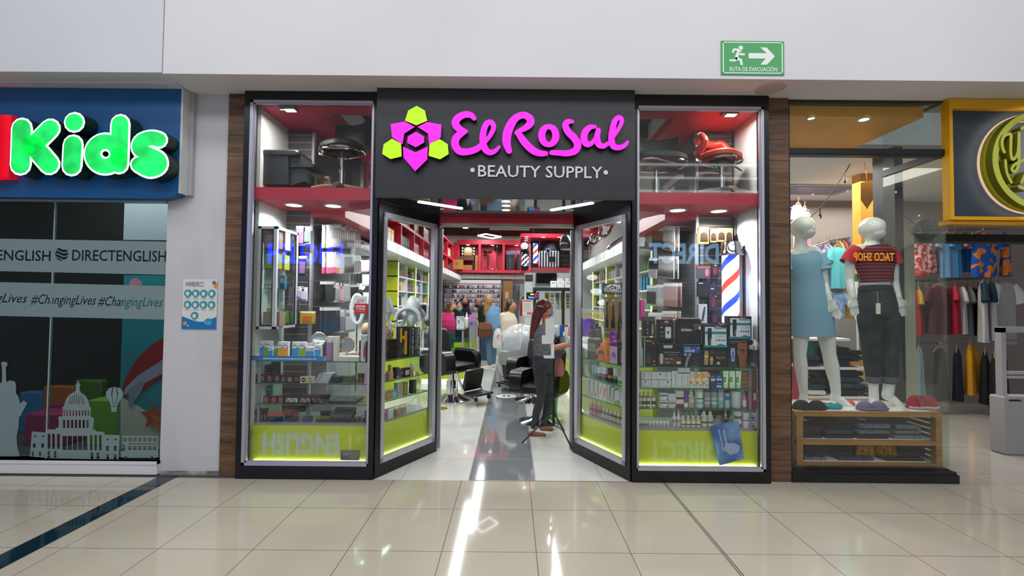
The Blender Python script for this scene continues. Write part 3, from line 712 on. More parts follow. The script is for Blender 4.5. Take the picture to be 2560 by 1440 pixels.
star = lambda cx,cy,r,a0: [(cx+(r if i % 2 == 0 else r*.48)*math.sin(a0+i*PI/5),cy-(r if i % 2 == 0 else r*.48)*math.cos(a0+i*PI/5)) for i in range(10)]
obj('starfish',M().prism(P5(star(1540,880,135,0)),MY-.008,MY-.001),mat('#c24a3a',.6),t)
obj('starfish',M().prism(P5(star(1590,940,95,.5)),MY-.014,MY-.008),mat('#d2703c',.6),t)
obj('cupcake',M().prism(P5([(1290,-420),(1310,-480),(1350,-500),(1400,-480),(1425,-440),(1418,-405),(1300,-405)]),MY-.006,MY-.001).prism(P5([(1305,-405),(1415,-405),(1400,-345),(1320,-345)]),MY-.006,MY-.001,m=1),[mat('#d98aa0',.6),mat('#b05a62',.6)],t)
for (x0,y0,x1,y1,Y,col,dep,lb) in ((58,1035,160,1150,5.0,'#a01b56',.3,'pink soft play block standing frontmost in the dark school'),(215,1000,300,1095,5.02,'#6d9a1e',.28,'lime green soft play block beneath the balloon silhouette'),
      (46,980,102,1060,5.46,'#0f6ba5',.1,'blue soft play block behind the pink block'),(104.5,966,181,1060,5.46,'#a8561a',.1,'orange soft play block between blue and green blocks'),(120,1010,235,1110,5.32,'#7d1f58',.12,'purple soft play block behind the domed building silhouette'),(183,951,252,1040,5.46,'#3f6b1c',.1,'dark green soft play block at the back of the pile')):
    a = W(x0,(y0+y1)/2,Y).x; c = W(x1,(y0+y1)/2,Y).x; zt = W((x0+x1)/2,y0,Y).z
    obj('foam_block',M().rbox(a,c,Y,Y+dep,0,zt,.03),mat(col,.6),label=lb,cat='block',group='soft play blocks in the school')
# ---------------------------------------------------------------- bodies: limbs blended into one continuous surface
def remesh(mb,vox=.012,sm=6,fac=.5):
    me = D.meshes.new('tmp'); me.from_pydata(mb.v,[],mb.f); me.update()
    o = D.objects.new('tmp',me); C.objects.link(o)
    r = o.modifiers.new('r','REMESH'); r.mode = 'VOXEL'; r.voxel_size = vox; r.adaptivity = 0
    if sm: s_ = o.modifiers.new('s','SMOOTH'); s_.factor = fac; s_.iterations = sm
    dg = bpy.context.evaluated_depsgraph_get(); dg.update()
    m2 = D.meshes.new_from_object(o.evaluated_get(dg))
    out = M(); out.v = [tuple(v.co) for v in m2.vertices]; out.f = [tuple(p.vertices) for p in m2.polygons]; out.m = [0]*len(out.f)
    D.objects.remove(o); D.meshes.remove(me); D.meshes.remove(m2)
    return out
def limb(mb,Y,pts,flat=None,n=12,ends=True):   # pts: (px, py, half-width px, depth offset m)
    P,R = [],[]
    for p in pts:
        dy = p[3] if len(p) > 3 else 0.0
        P.append(W(p[0],p[1],Y+dy)); R.append(p[2]*(Y+dy)/F_PX)
    mb.tube(P,R,n,flat=flat,ref=(0,1,0))
    if ends:
        for i in (0,-1):
            f = (flat if not isinstance(flat,list) else flat[i]) or 1
            mb.ell(P[i],(R[i]*.98,R[i]*f*.98,R[i]*(.8 if f > .75 else .22)),12,8)
    return P,R
def headp(mb,Y,px,py,hw,hh,dy=0.0,dep=1.15,face=0.0):
    c = W(px,py,Y+dy); k = (Y+dy)/F_PX
    mb.ell(c,(hw*k,hw*k*dep,hh*k),18,14)
    return c,k
def hand(mb,Y,wrist,tip,r,side=1,dy=0.0,curl=.25,spread=1.0):   # palm, four fingers and a thumb between two pixels
    a = W(wrist[0],wrist[1],Y+dy); b_ = W(tip[0],tip[1],Y+dy); d = b_-a; L = d.length; d.normalize()
    s_ = d.cross(Vector((0,1,0))).normalized()*side; dn = Vector((0,1,0))
    k = r*Y/F_PX
    mb.tube([a-d*.02,a+d*L*.15,a+d*L*.5],[k*.75,k*1.0,k*1.1],10,flat=.5,ref=(0,1,0))
    for i,(o,ln) in enumerate(((-.8,.86),(-.28,1.0),(.26,.97),(.78,.8))):
        p0 = a+d*L*.45+s_*k*o*.85; p1 = a+d*L*(.45+.28*ln)+s_*k*o*spread; p2 = a+d*L*(.45+.55*ln)+s_*k*o*spread*1.02-dn*(curl*L*.25)
        mb.tube([p0,p1,p2],[k*.27,k*.25,k*.18],7)
    p0 = a+d*L*.16-s_*k*.7; mb.tube([p0,p0-s_*k*.55+d*L*.14-dn*.008,p0-s_*k*.75+d*L*.34-dn*.014],[k*.32,k*.28,k*.2],7)
# ---------------------------------------------------------------- the clothes shop (right)
RY = 4.25
OCH = mat('#e0a004',.5,name='ochre_paint'); YEL = mat('#dda206',.35,name='yellow_frame'); DKF = mat('#17161a',.35,name='black_mullion')
xl,xr = 2.525,W(2368,800,RY).x
zt0,zt1 = W(2170,257,RY).z,3.475
zm0,zm1 = W(2170,391,RY).z,W(2170,374,RY).z
zb1 = W(2170,1174,RY).z
f = M().box(xl,xr,RY-.02,RY+.06,zt0,zt1).box(xl,xl+.02,RY-.02,RY+.06,0,zt1).box(xl,xr+.02,RY-.03,RY+.06,zm0+.012,zm1).box(xl,xr+.015,RY-.025,RY+.05,zm0,zm0+.012)
f.box(xl-.005,xr+.03,RY-.06,RY+.1,0,zb1-.025).box(xl-.005,xr+.015,RY-.05,RY+.1,zb1-.025,zb1).box(xr-.035,xr,RY+.06,4.95,zt0,zt1).box(xr-.03,xr,RY+.06,4.95,zm0,zm1)
w = struct('window_6',f,DKF)
for z0,z1 in ((zb1,zm0),(zm1,zt0)):
    obj('pane',M().box(xl+.02,xr,RY-.004,RY+.004,z0,z1),GLASS,w)
    obj('side_pane',M().box(xr-.01,xr,RY+.005,4.95,z0,z1),glass('side_glass',(.9,.94,.92),1.0),w)
struct('wall_post_dark',M().box(4.10,4.19,4.95,5.25,0,3.3),mat('#26282c',.4))
struct('wall_post_beige',M().box(4.191,4.305,4.952,5.25,0,2.35),mat('#b9b3a0',.6))
struct('wall_header_dark',M().box(4.306,9,4.96,5.15,2.28,2.36),mat('#17171a',.5))
struct('ceiling_ochre_soffit',M().box(2.54,3.86,4.32,5.3,3.36,3.46),OCH)
struct('ceiling_fashion',M().box(2.36,9,5.3,9.2,3.3,3.44),mat('#eceef0',.8))
struct('wall_ochre_band',M().add([(2.36,8.7,2.62),(9,8.7,3.0),(9,8.9,3.0),(2.36,8.9,2.62),(2.36,8.7,3.3),(9,8.7,3.3),(9,8.9,3.3),(2.36,8.9,3.3)],
      [(3,2,1,0),(4,5,6,7),(0,1,5,4),(1,2,6,5),(2,3,7,6),(3,0,4,7)]),mat('#e0a83c',.6))
a,c = W(2152,540,6.0),W(2240,540,6.0)
struct('wall_ochre_panel',M().box(a.x,c.x,6.0,6.15,2.0,3.3),mat('#e09a2c',.6))
struct('wall_fashion_back',M().box(2.36,9,9.0,9.2,0,3.3),mat('#a8a39f',.8))
struct('wall_fashion_side',M().box(2.33,2.36,4.72,9.0,0,3.5),mat('#b9b4ae',.8))
struct('wall_clothes_display',M().box(4.35,9,7.6,7.75,0,3.3),mat('#8f8580',.8))
obj('air_vent',M().box(3.95,5.0,6.55,7.15,3.285,3.3).box(4.05,4.9,6.62,7.08,3.278,3.286,1),[mat('#9aa3b5',.5),mat('#6d7690',.5)],label='square ceiling air vent above the mannequins',cat='vent')
for (x,y,n) in ((2028,294,'small'),(2160,297,'large')):
    p = G(x,y,3.355); t = thing('spotlight','recessed ceiling spotlight in the ochre soffit, the %s' % ('one nearer the wooden pillar' if n == 'small' else 'brighter one nearer the yellow sign'),'light',(p.x,p.y,3.345),group='soffit spotlights')
    r = .028 if n == 'small' else .04
    obj('ring',M().lathe([(r,0),(r*1.4,.0),(r*1.5,.012),(r,.012),(r,0)],n=20,cap=False),mat('#d8d0c0',.3),t,local=True)
    obj('lens',M().lathe([(.001,.002),(r,.002),(r,.008),(.001,.008)],n=20),mat('#f8fbff',.4,emit=14.0 if n == 'large' else 6),t,local=True)
    lamp('soffit_spot','SPOT',(p.x,p.y,3.33),22,.03,col=(1,.95,.85),spot=2.2)
for (x,y,Y) in ((2056,540,8.2),(2143,522,8.2)):
    p = W(x,y,Y); t = thing('track_spotlight','white spotlight hanging under the sloped ceiling, %s' % ('above the turquoise shirts' if x < 2100 else 'left of the ochre pennant'),'light',p,group='hanging track spotlights')
    obj('can',M().lathe([(.03,.02),(.05,.1),(.03,.2),(.012,.3),(.012,.55)],n=14),mat('#cfcfd0',.4),t,local=True); obj('lens',M().lathe([(.001,.0),(.055,.0),(.05,.03),(.001,.03)],n=14),mat('#fff8e8',.4,emit=5.0),t,local=True)
# yellow sign box
SG = 4.17
a,c = W(2378,262,SG),W(2384,548,SG)
sx = (a.x+c.x)/2-.02; s1,s0 = W(2378,263,SG).z,W(2384,549,SG).z
t = thing('shop_sign','yellow framed navy fascia with a halo-lit olive ring and letter','sign',(5,SG,s0))
obj('yellow_frame',M().box(sx,8,SG,4.25,s1-.03,3.475).box(sx,8,SG,4.25,s0,s0+.03).box(sx,sx+.03,SG,4.25,s0+.03,s1-.03),YEL,t)
obj('navy_panel',M().box(sx+.03,8,SG+.05,4.24,s0+.03,s1-.03),mat('#2c3846',.5),t)
obj('lower_header',M().box(sx+.005,8,SG+.02,4.3,2.33,s0-.002),mat('#c28a06',.4),t)
cx,cz = W(2588,406,SG-.02).x,W(2588,406,SG-.02).z; R = 128*(SG-.02)/F_PX
def ring(mb,r0,r1,y0,y1,m=0,ms=None,cx=cx,cz=cz):
    n = 64; pr = []
    for (r,y) in ((r0,y0),(r1,y0),(r1,y1),(r0,y1)): pr.append((r,y))
    rings = [[(cx+r*math.cos(2*PI*i/n),y,cz+r*math.sin(2*PI*i/n)) for (r,y) in pr] for i in range(n+1)]
    return mb.loft(rings,m,cap=False)
obj('halo_ring',ring(M(),R*.86,R*1.0,SG+.03,SG+.049),mat('#e8c9a8',.5,emit=.75,name='warm_halo'),t)
OLI = mat('#b3b84c',.4,emit=.12,name='olive_face'); OLS = mat('#6a6a08',.4)
obj('olive_ring',ring(ring(M(),R*.865,R*.985,SG-.08,SG+.03,1),R*.87,R*.98,SG-.083,SG-.0801,0),[OLI,OLS],t)
YF = SG-.1
def gs(nm,pts,wd):
    P = smooth_path([(2360+x/4.645,250+y/4.645,0) for x,y in pts],5); V2 = [Vector((W(p.x,p.y,YF).x,W(p.x,p.y,YF).z)) for p in P]
    mb = M(); stroke(mb,V2,wd*YF/F_PX/4.645,YF,SG+.02,0,1); obj(nm,mb,[OLI,OLS],t)
gs('letter_y',[(702,605),(680,545),(678,470),(710,412),(775,400),(778,480),(778,620),(800,690),(850,640),(868,540),(872,385)],17)
gs('letter_y_tail',[(872,390),(872,560),(872,720),(850,800),(815,832),(790,800),(830,745),(940,690)],17)
gs('leaf_stroke',[(715,700),(722,790),(745,880),(785,955)],15); gs('leaf_stroke',[(900,960),(940,870),(990,830)],15); gs('leaf_stroke',[(880,1010),(950,1030),(1010,1025)],20); gs('leaf_stroke',[(905,330),(960,300),(1020,285)],18)
lamp('ring_halo_light','AREA',(cx,SG-.02,cz),5,1.0,col=(1,.85,.7),rot=(PI/2,0,0))
# wooden display rack
t = thing('display_rack','low wooden display rack with slatted ends and white shelves behind the glass','rack',(3.1,4.75,0))
PINE = noisy('pine_wood','#9a6a30','#b78545',3,.5,(.8,1,8),detail=6)
ry0,ry1 = 4.42,4.98
A = lambda x,y,yy=ry0: W(x,y,yy)
rx0,rx1 = A(1992,1100).x,A(2356,1100).x
zt = A(2170,1030).z; z2 = A(2170,1102).z; z3 = A(2170,1158).z
th = .045
top = M().box(rx0-.02,rx1,ry0,ry0+.04,zt-th,zt).box(rx0-.02,rx1,ry1-.04,ry1,zt-th,zt).box(rx0-.02,rx0+.02,ry0+.04,ry1-.04,zt-th,zt).box(rx1-.04,rx1,ry0+.04,ry1-.04,zt-th,zt)
obj('top_frame',top,PINE,t); obj('top_panel',M().box(rx0+.02,rx1-.04,ry0+.04,ry1-.04,zt-.02,zt-.004),GLOSSW,t)
for i,z in enumerate((z2,z3)):
    e = 0.0 if i else .055
    obj('shelf_rail',M().box(rx0,rx1-e,ry0+.0,ry0+.04,z-.042,z),PINE,t); obj('shelf_board',M().box(rx0,rx1-.04,ry0+.04,ry1-.02,z-.02,z-.004),GLOSSW,t)
for x in (rx0,rx1-.06):
    for y in (ry0,ry1-.06): obj('leg',M().box(x,x+.06,y+.001,y+.059,zb1-.06,zt-th),PINE,t)
for x in (rx0-.006,rx1-.03):
    sl = M(); z = z3+.0
    while z < zt-th-.02: sl.box(x,x+.035,ry0+.06,ry1-.06,z,z+.03); z += .052
    obj('slatted_end',sl,PINE,t)
struct('trim_8',M().box(xl,xr,RY+.1,5.05,zb1-.09,zb1-.06),mat('#2e2e30',.3))
def folded(name,cat,label,px0,py0,px1,py1,Y,cols,depth=.36,group=None,skew=.0,tagc=None):
    x0,x1,z0,z1 = span(px0,py0,px1,py1,Y); n = len(cols); h = (z1-z0)/n; rnd = random.Random(int(px0*7+py0))
    t = thing(name,label,cat,((x0+x1)/2,Y+depth/2,z0),group=group)
    for i,c in enumerate(cols):
        rings = []; a = x0+skew*i*(x1-x0)*.5+rnd.uniform(-.006,.006); b_ = x1-skew*(n-i)*.2*(x1-x0)-rnd.uniform(0,.012)
        for k in range(7):
            y = Y+depth*k/6; e = .35 if k in (0,6) else 1
            pts = rrect(a,b_,z0+i*h+(1-e)*h*.25,z0+(i+1)*h*(.999)-(1-e)*h*.25+(.012*math.sin(k*1.3+i) if i == n-1 else 0),h*.48,4)
            rings.append([(p[0],y,p[1]) for p in pts[::-1]])
        obj('folded_jeans',M().loft(rings),c,t)
    if tagc: obj('price_tag',M().box((x0+x1)/2-.03,(x0+x1)/2+.03,Y+depth*.35,Y+depth*.5,z1+.004,z1+.012),WHITE,t)
    return t
DEN = lambda a,b_: noisy('denim_'+a[1:],a,b_,30,.9,detail=3)
dbk,dbl,dgb,dgr,dmr = DEN('#0e0f13','#1b1c22'),DEN('#1f2c40','#31455f'),DEN('#4a5868','#6d7c8a'),DEN('#5c6166','#74797d'),DEN('#2a0f18','#3a1822')
zl = ry0+.08
folded('jeans_pile','jeans','short stack of maroon trousers on the rack middle shelf beside the left slatted end',2006,1068,2056,1103,zl,[dmr,dmr],group='folded trousers on the rack',skew=.02)
folded('jeans_pile','jeans','folded black jeans on the middle shelf between maroon and grey-blue stacks',2064,1060,2136,1100,zl,[dbk,dbl,dbk],group='folded trousers on the rack',skew=.06)
folded('jeans_pile','jeans','folded grey-blue jeans with paper tag on the middle rack shelf',2142,1060,2228,1100,zl,[dbk,dgb,dgb],group='folded trousers on the rack',skew=.06,tagc=1)
folded('jeans_pile','jeans','folded pale grey jeans at the right of the middle rack shelf',2236,1063,2308,1099,zl,[dgr,dgr,dgr],group='folded trousers on the rack',skew=.04)
folded('jeans_pile','jeans','black jeans over a pale blue pair on the lowest rack shelf',2012,1116,2070,1154,zl,[dgb,dbk,dbk],group='folded trousers on the rack',skew=.03)
folded('jeans_pile','jeans','black jeans over a dark blue pair in the middle of the lowest shelf',2096,1114,2190,1154,zl,[dbl,dbk,dbk],group='folded trousers on the rack',skew=.06)
folded('jeans_pile','jeans','wide stack of all-black trousers on the lowest rack shelf',2214,1114,2316,1156,zl,[dbk,dbk,dbk],group='folded trousers on the rack',skew=.05)
def bra(label,px0,px1,pyb,Y,col,hgt,tilt=0.0,lace=None):
    a,c = W(px0,pyb,Y),W(px1,pyb,Y); wd = (c.x-a.x); cy = Y; z = zt-.001
    t = thing('bra',label,'bra',((a.x+c.x)/2,cy,z),group='bras on the rack top')
    for k in (-1,1):
        r = wd*.27; rings = []
        for i in range(7):
            q = PI/2*i/6; rr = math.cos(q)*.999+.02
            rings.append([(k*wd*.235+r*rr*math.cos(2*PI*j/16),r*.75*rr*math.sin(2*PI*j/16)+k*tilt,max(.002,hgt*math.sin(q))) for j in range(16)])
        obj('cup',M().loft(rings),col,t,local=True)
    obj('band',M().tube([(-wd*.5,-.02,.012),(-wd*.25,-.07,.012),(0,-.055,.014),(wd*.25,-.07,.012),(wd*.5,-.02,.012),(wd*.56,.05,.01)],.012,6),lace or col,t,local=True)
    return t
bra('black moulded bra beside the wooden pillar',1982,2064,1024,4.54,mat('#0d0c0e',.8),.085)
bra('lilac-grey padded bra at the foot of the striped-top mannequin',2142,2216,1026,4.53,mat('#6a6488',.8),.085)
bra('crimson padded bra with polka-dot band on the right of the rack',2268,2342,1018,4.62,mat('#a5122f',.8),.125,lace=striped('dotted_band','#a5122f','#e6c6cc','x',.012,.75))
for lb,x0,x1,y,c in (('crumpled teal underwear set between the black bra and bare foot',2052,2100,1022,'#158a98'),('crumpled pink underwear behind the lilac bra',2120,2158,1014,'#c22a5a')):
    a,c2 = W(x0,y,4.6),W(x1,y,4.6); mb = M(); rnd = random.Random(5)
    rings = [[(((a.x+c2.x)/2)+(c2.x-a.x)*.5*rr*math.cos(2*PI*j/20)*(1+.2*math.sin(j*2.1+i)),4.6+(0 if x0 < 2100 else .14)+.08*rr*math.sin(2*PI*j/20),zt+.002+h+.006*math.sin(j*1.9+i)*(i > 0)) for j in range(20)] for i,(rr,h) in enumerate(((1,0),(.98,.022),(.7,.034),(.35,.03),(.05,.036)))]
    obj('underwear',mb.loft(rings),mat(c,.8),label=lb,cat='underwear',group='bras on the rack top')
# mannequins
MANN = mat('#dcdfd8',.12,name='white_mannequin_gloss',coat=.3)
def mannequin_head(mb,Y,px,py,hw,hh,turn):
    c,k = headp(mb,Y,px,py-hh*.08,hw*1.02,hh*.98,dep=1.2)
    mb.ell((c.x+turn*hw*k*.25,c.y-hw*k*.25,c.z-hh*k*.46),(hw*k*.8,hw*k*.92,hh*k*.64),16,12)
    mb.ell((c.x+turn*hw*k*.6,c.y-hw*k*1.05,c.z-hh*k*.18),(hw*k*.13,hw*k*.16,hh*k*.2),10,8)
Y1 = 4.74
t = thing('mannequin','white mannequin in a light blue off-shoulder dress','mannequin',(W(2030,1020,Y1).x,Y1,zt))
mb = M(); mannequin_head(mb,Y1,2006,570,25.5,29,.7)
limb(mb,Y1,[(2003,585,15),(2002,603,13.5),(2002,622,17),(2004,640,34),(2010,665,40),(2017,690,35),(2024,735,42),(2028,770,47),(2030,800,44)],flat=[.9,.9,.9,.5,.62,.66,.62,.62,.6])
limb(mb,Y1,[(1972,634,13),(1962,660,12)]); limb(mb,Y1,[(2010,628,18),(2036,629,14.5),(2050,640,13,-.02),(2055,675,11.5,-.03),(2060,708,10.5,-.04),(2068,735,9,-.08),(2074,752,7.5,-.1)],flat=.9)
hand(mb,Y1,(2074,752),(2099,798),11,1,-.1)
limb(mb,Y1,[(2006,800,22),(2002,850,17),(2000,888,14),(2003,915,15),(2006,950,12),(2009,985,9),(2008,1008,11)]); limb(mb,Y1,[(2052,790,26),(2068,850,19),(2073,885,15.5),(2080,918,16.5),(2087,955,12.5),(2090,982,11),(2086,996,11)])
limb(mb,Y1,[(2083,992,10),(2104,1002,10,-.04),(2122,1016,8.5,-.08),(2136,1022,5.5,-.1)],flat=.7); limb(mb,Y1,[(2008,1004,11),(2016,1018,9,-.08),(2024,1023,6,-.11)],flat=.7)
obj('body',remesh(mb,.0065,5),MANN,t)
BLUD = mat('#7ba5bd',.75,name='pale_blue_jersey')
dm = M(); dl = [(2008,634,42,.52),(2010,648,46,.56),(2012,664,45,.64),(2016,690,38.5,.68),(2021,715,41,.66),(2026,745,47,.64),(2030,780,51,.62),(2032,815,52,.6),(2033,840,52.5,.6)]
P,Rr = [W(x,y,Y1) for x,y,r,fl in dl],[r*Y1/F_PX for x,y,r,fl in dl]
dm.tube(P,Rr,28,cap=False,flat=[d[3] for d in dl],ref=(0,1,0))
obj('dress',dm,BLUD,t,sharp=60)
for sx in (-1,1):
    sm = M(); cxx = 2008+sx*45
    sm.tube([W(cxx-sx*6,636,Y1-.01),W(cxx,650,Y1-.02),W(cxx+sx*5,664,Y1-.03)],[k*Y1/F_PX for k in (13,15.5,19)],16,cap=False)
    sm.tube([W(cxx+sx*2,662,Y1-.03),W(cxx+sx*4,674,Y1-.035)],[k*Y1/F_PX for k in (17,20)],16,cap=False)
    obj('ruffled_sleeve',sm,BLUD,t)
Y2 = 4.76
t = thing('mannequin','white mannequin in a red striped cropped top and black jeans','mannequin',(W(2200,1020,Y2).x,Y2,zt))
mb = M(); mannequin_head(mb,Y2,2180,573,26.5,28.5,.35)
limb(mb,Y2,[(2179,588,15),(2180,602,14),(2180,614,20),(2183,632,40),(2186,655,42),(2189,690,34),(2189,715,34),(2192,750,44),(2194,790,46)],flat=[.9,.9,.8,.48,.58,.62,.62,.62,.6])
limb(mb,Y2,[(2165,621,13),(2137,626,14),(2126,645,12.5),(2124,675,11),(2124,700,10.5),(2128,725,9.5,-.04),(2131,744,8,-.06)],flat=.9); hand(mb,Y2,(2131,744),(2138,792),11,1,-.06,curl=.1)
limb(mb,Y2,[(2200,624,13),(2224,630,13.5),(2233,650,12),(2234,680,11),(2236,705,10),(2241,728,9,-.03),(2246,744,8,-.05)],flat=.9); hand(mb,Y2,(2246,744),(2256,792),11,-1,-.05,curl=.1)
limb(mb,Y2,[(2172,790,24),(2178,890,16),(2183,940,12),(2184,975,10.5),(2185,1004,11)]); limb(mb,Y2,[(2218,790,24),(2222,890,17),(2222,940,14),(2222,970,12.5),(2218,990,12.5)])
limb(mb,Y2,[(2216,985,11),(2232,998,10.5,-.03),(2250,1014,9,-.07),(2262,1020,5.5,-.09)],flat=.7); limb(mb,Y2,[(2185,1000,11),(2188,1015,10,-.06),(2190,1022,7,-.1)],flat=.7)
obj('body',remesh(mb,.0065,5),MANN,t)
STR = striped('red_black_stripe','#b3202a','#3a1014','z',.033,.72,.85)
tm = M(); dl = [(2179,613,26,.75),(2180,619,42,.55),(2184,634,50,.54),(2186,652,50,.6),(2189,672,44,.64),(2191,690,39,.66),(2192,705,38,.66)]
tm.tube([W(x,y,Y2) for x,y,r,fl in dl],[r*Y2/F_PX for x,y,r,fl in dl],28,cap=False,flat=[d[3] for d in dl],ref=(0,1,0))
obj('striped_top',tm,STR,t,sharp=60)
for pts,nm in (([(2142,622,15),(2128,638,16.5),(2119,656,18)],'l'),([(2222,625,15),(2232,642,16),(2238,660,17)],'r')):
    obj('sleeve',M().tube([W(x,y,Y2-.005) for x,y,r in pts],[r*Y2/F_PX for x,y,r in pts],16,cap=False),mat('#b3202a',.85),t)
JN = noisy('black_denim','#191a1c','#35363a',7,.9,detail=4)
jm = M(); limb(jm,Y2,[(2188,716,38),(2190,735,43),(2193,765,48),(2194,790,48)],flat=[.68,.68,.64,.62]); limb(jm,Y2,[(2172,790,26),(2176,850,22),(2178,890,19.5),(2181,925,16.5),(2183,950,15)]); limb(jm,Y2,[(2219,790,27),(2223,850,23),(2223,890,20.5),(2223,930,19),(2222,950,17.5)])
obj('jeans',remesh(jm,.011,4),JN,t)
cu = M()
for x,r in ((2183,16.5),(2222,18.5)): cu.tube([W(x,941,Y2),W(x,956,Y2)],r*Y2/F_PX,20)
obj('turned_up_cuffs',cu,mat('#55585c',.9),t)
obj('waistband',M().tube([W(2188,716,Y2),W(2188.5,724,Y2)],[38.6*Y2/F_PX,41*Y2/F_PX],26,flat=.68,ref=(0,1,0),cap=False),mat('#202124',.9),t)
x0,x1,z0,z1 = span(2190,758,2201,785,Y2-.17)
tg = obj('hang_tag',M().box(x0,x1,Y2-.172,Y2-.168,z0,z1),mat('#dcd9cc',.6),t); obj('tag_string',M().cyl(W(2195,758,Y2-.17),W(2193,730,Y2-.14),.0015,5),mat('#cfcfcf',.6),tg)
# garments on hangers
HANG = mat('#a97c4a',.5,name='hanger_wood'); HOOK = mat('#9a9a9c',.3,.8)
def garment(name,kind,label,cat,loc,rz,w,h,m,group=None,sleeve=None,hanger=True,folds=6):
    t = thing(name,label,cat,loc,rz,group); n = 28; rnd = random.Random(int(loc[0]*991+loc[2]*77)); ph = rnd.uniform(0,6)
    prof = {'tee': [(0,.32,.3),(.03,.7,.5),(.09,1,.75),(.2,.98,1),(.45,.93,1),(.75,.96,1),(1,1.0,1)],'dress': [(0,.4,.3),(.04,.62,.5),(.14,.72,.9),(.34,.62,1),(.5,.72,1),(.75,.9,1),(1,1.02,1)],
            'vest': [(0,.42,.3),(.05,.55,.5),(.16,.66,.8),(.26,.92,1),(.5,.9,1),(.8,.95,1),(1,1,1)],'trousers': [(0,.7,.6),(.04,.75,.9),(.12,.9,1),(.4,.9,1),(.7,.85,1),(1,.8,1)]}[kind]
    rings = []
    for q,(v,ws,ds) in enumerate(prof):
        amp = .016*max(0,v-.1); rings.append([(w/2*ws*math.cos(2*PI*j/n)*(1+.02*math.sin(q*2+ph)),(.05*ds+amp*math.sin(folds*2*PI*j/n+ph)*1.6)*math.sin(2*PI*j/n),-h*v) for j in range(n)])
    obj('body_cloth',M().loft(rings),m,t,local=True,sharp=70)
    if kind == 'tee':
        for sx in (-1,1):
            sm = M().tube([(sx*w*.36,0,-h*.06),(sx*w*.55,-.01,-h*.17),(sx*w*.66,-.015,-h*.34)],[h*.075,h*.095,h*.11],12,flat=.5,ref=(0,1,0))
            obj('sleeve',sm,sleeve or m,t,local=True)
    if hanger:
        hb = M().tube([(-w*.42,0,-.05),(-w*.2,0,.015),(0,0,.035),(w*.2,0,.015),(w*.42,0,-.05)],.014,8,flat=.5,ref=(0,1,0)); hg = obj('hanger',hb,HANG,t,local=True)
        obj('hook',M().tube([(0,0,.035),(0,0,.07),(.018,0,.09),(.012,0,.112),(-.012,0,.112),(-.018,0,.1)],.003,6),HOOK,hg,local=True)
    return t
def cloth(h,rough=.9): return mat(h,rough)
FLO = noisy('red_floral_print','#c22b34','#e8b9b9',16,.85,detail=1,lo=.45,hi=.58); ORB = noisy('orange_blue_print','#0f4fa8','#d77a35',11,.85,detail=0,lo=.52,hi=.54,kind='noise')
def hangrow(name,kind,cat,rows,Y,grp,lab):
    for (px,py0,py1,wpx,rz,m,lb,*ex) in rows:
        yy = Y+(ex[0] if ex else 0); p = W(px,py0,yy); h = (py1-py0)*yy/F_PX; wd = wpx*yy/F_PX
        garment(name,kind,lb,cat,(p.x,yy,p.z),rz,wd,h,m,grp,ex[1] if len(ex) > 1 else None)
hangrow('shirt','tee','shirt',[(2301,588,690,44,R_(20),FLO,'red floral print shirt on the upper rail beside the beige post'),(2330,588,684,40,R_(35),FLO,'second red floral shirt, half behind the blue shirts',.15),
   (2368,585,695,50,R_(15),mat('#5d8ab4',.9),'faded denim-blue shirt on the upper rail behind the glass edge',-.05),(2388,585,695,44,R_(30),mat('#3d86c4',.9),'bright sky-blue shirt on the upper rail'),(2412,585,680,44,R_(20),mat('#1a5fa8',.9),'royal blue shirt on the upper rail beside the orange print',.15),
   (2458,582,694,74,R_(8),ORB,'blue and orange leaf-print shirt facing out on the upper rail',-.1),(2512,580,690,52,R_(40),ORB,'second blue and orange print shirt hanging sideways',.05)],7.0,'shirts on the upper rail','')
hangrow('tee_shirt','tee','t-shirt',[(2296,722,840,40,R_(55),mat('#9a2c22',.9),'brick red polo on the lower rail beside the beige post',0,mat('#b8862a',.9)),(2316,720,834,40,R_(65),mat('#4a4a50',.9),'charcoal tee behind the brick red polo',.1),(2348,716,836,66,R_(12),mat('#5a1f2a',.9),'dark maroon tee facing out behind the glass edge',-.1),
   (2386,712,834,60,R_(48),mat('#9a1530',.9),'crimson tee hanging on the lower rail'),(2402,716,835,54,R_(55),mat('#c9c9cc',.9),'white tee next to the crimson tee',.08),(2418,716,838,50,R_(58),mat('#6d7276',.9),'mid grey tee between white and dark tees',.16),(2434,720,838,48,R_(60),mat('#1c2028',.9),'black tee behind the white polo shirts',.26),
   (2455,702,855,54,R_(50),mat('#b9babc',.9),'pale grey polo with navy sleeve panel, first of the polos',-.1,mat('#12303e',.9)),(2478,704,850,54,R_(46),mat('#c6c7ca',.9),'white polo with navy sleeve panel, middle of the polos',-.02,mat('#12303e',.9)),(2512,704,860,66,R_(10),mat('#a3a3a6',.9),'light grey polo facing out beside the security gate',.06,mat('#d8d9dc',.9))],7.0,'tees on the lower rail','')
hangrow('dress','dress','dress',[(2298,868,985,30,R_(40),mat('#8d99a6',.9),'pale grey-blue pinafore low on the rail beside the beige post'),(2350,872,1000,54,R_(15),mat('#2a2826',.9),'charcoal dress hanging low behind the glass edge',-.05),(2393,872,1000,44,R_(40),mat('#10182c',.9),'navy dress hanging low next to the yellow tops')],6.9,'dresses on the lowest rail','')
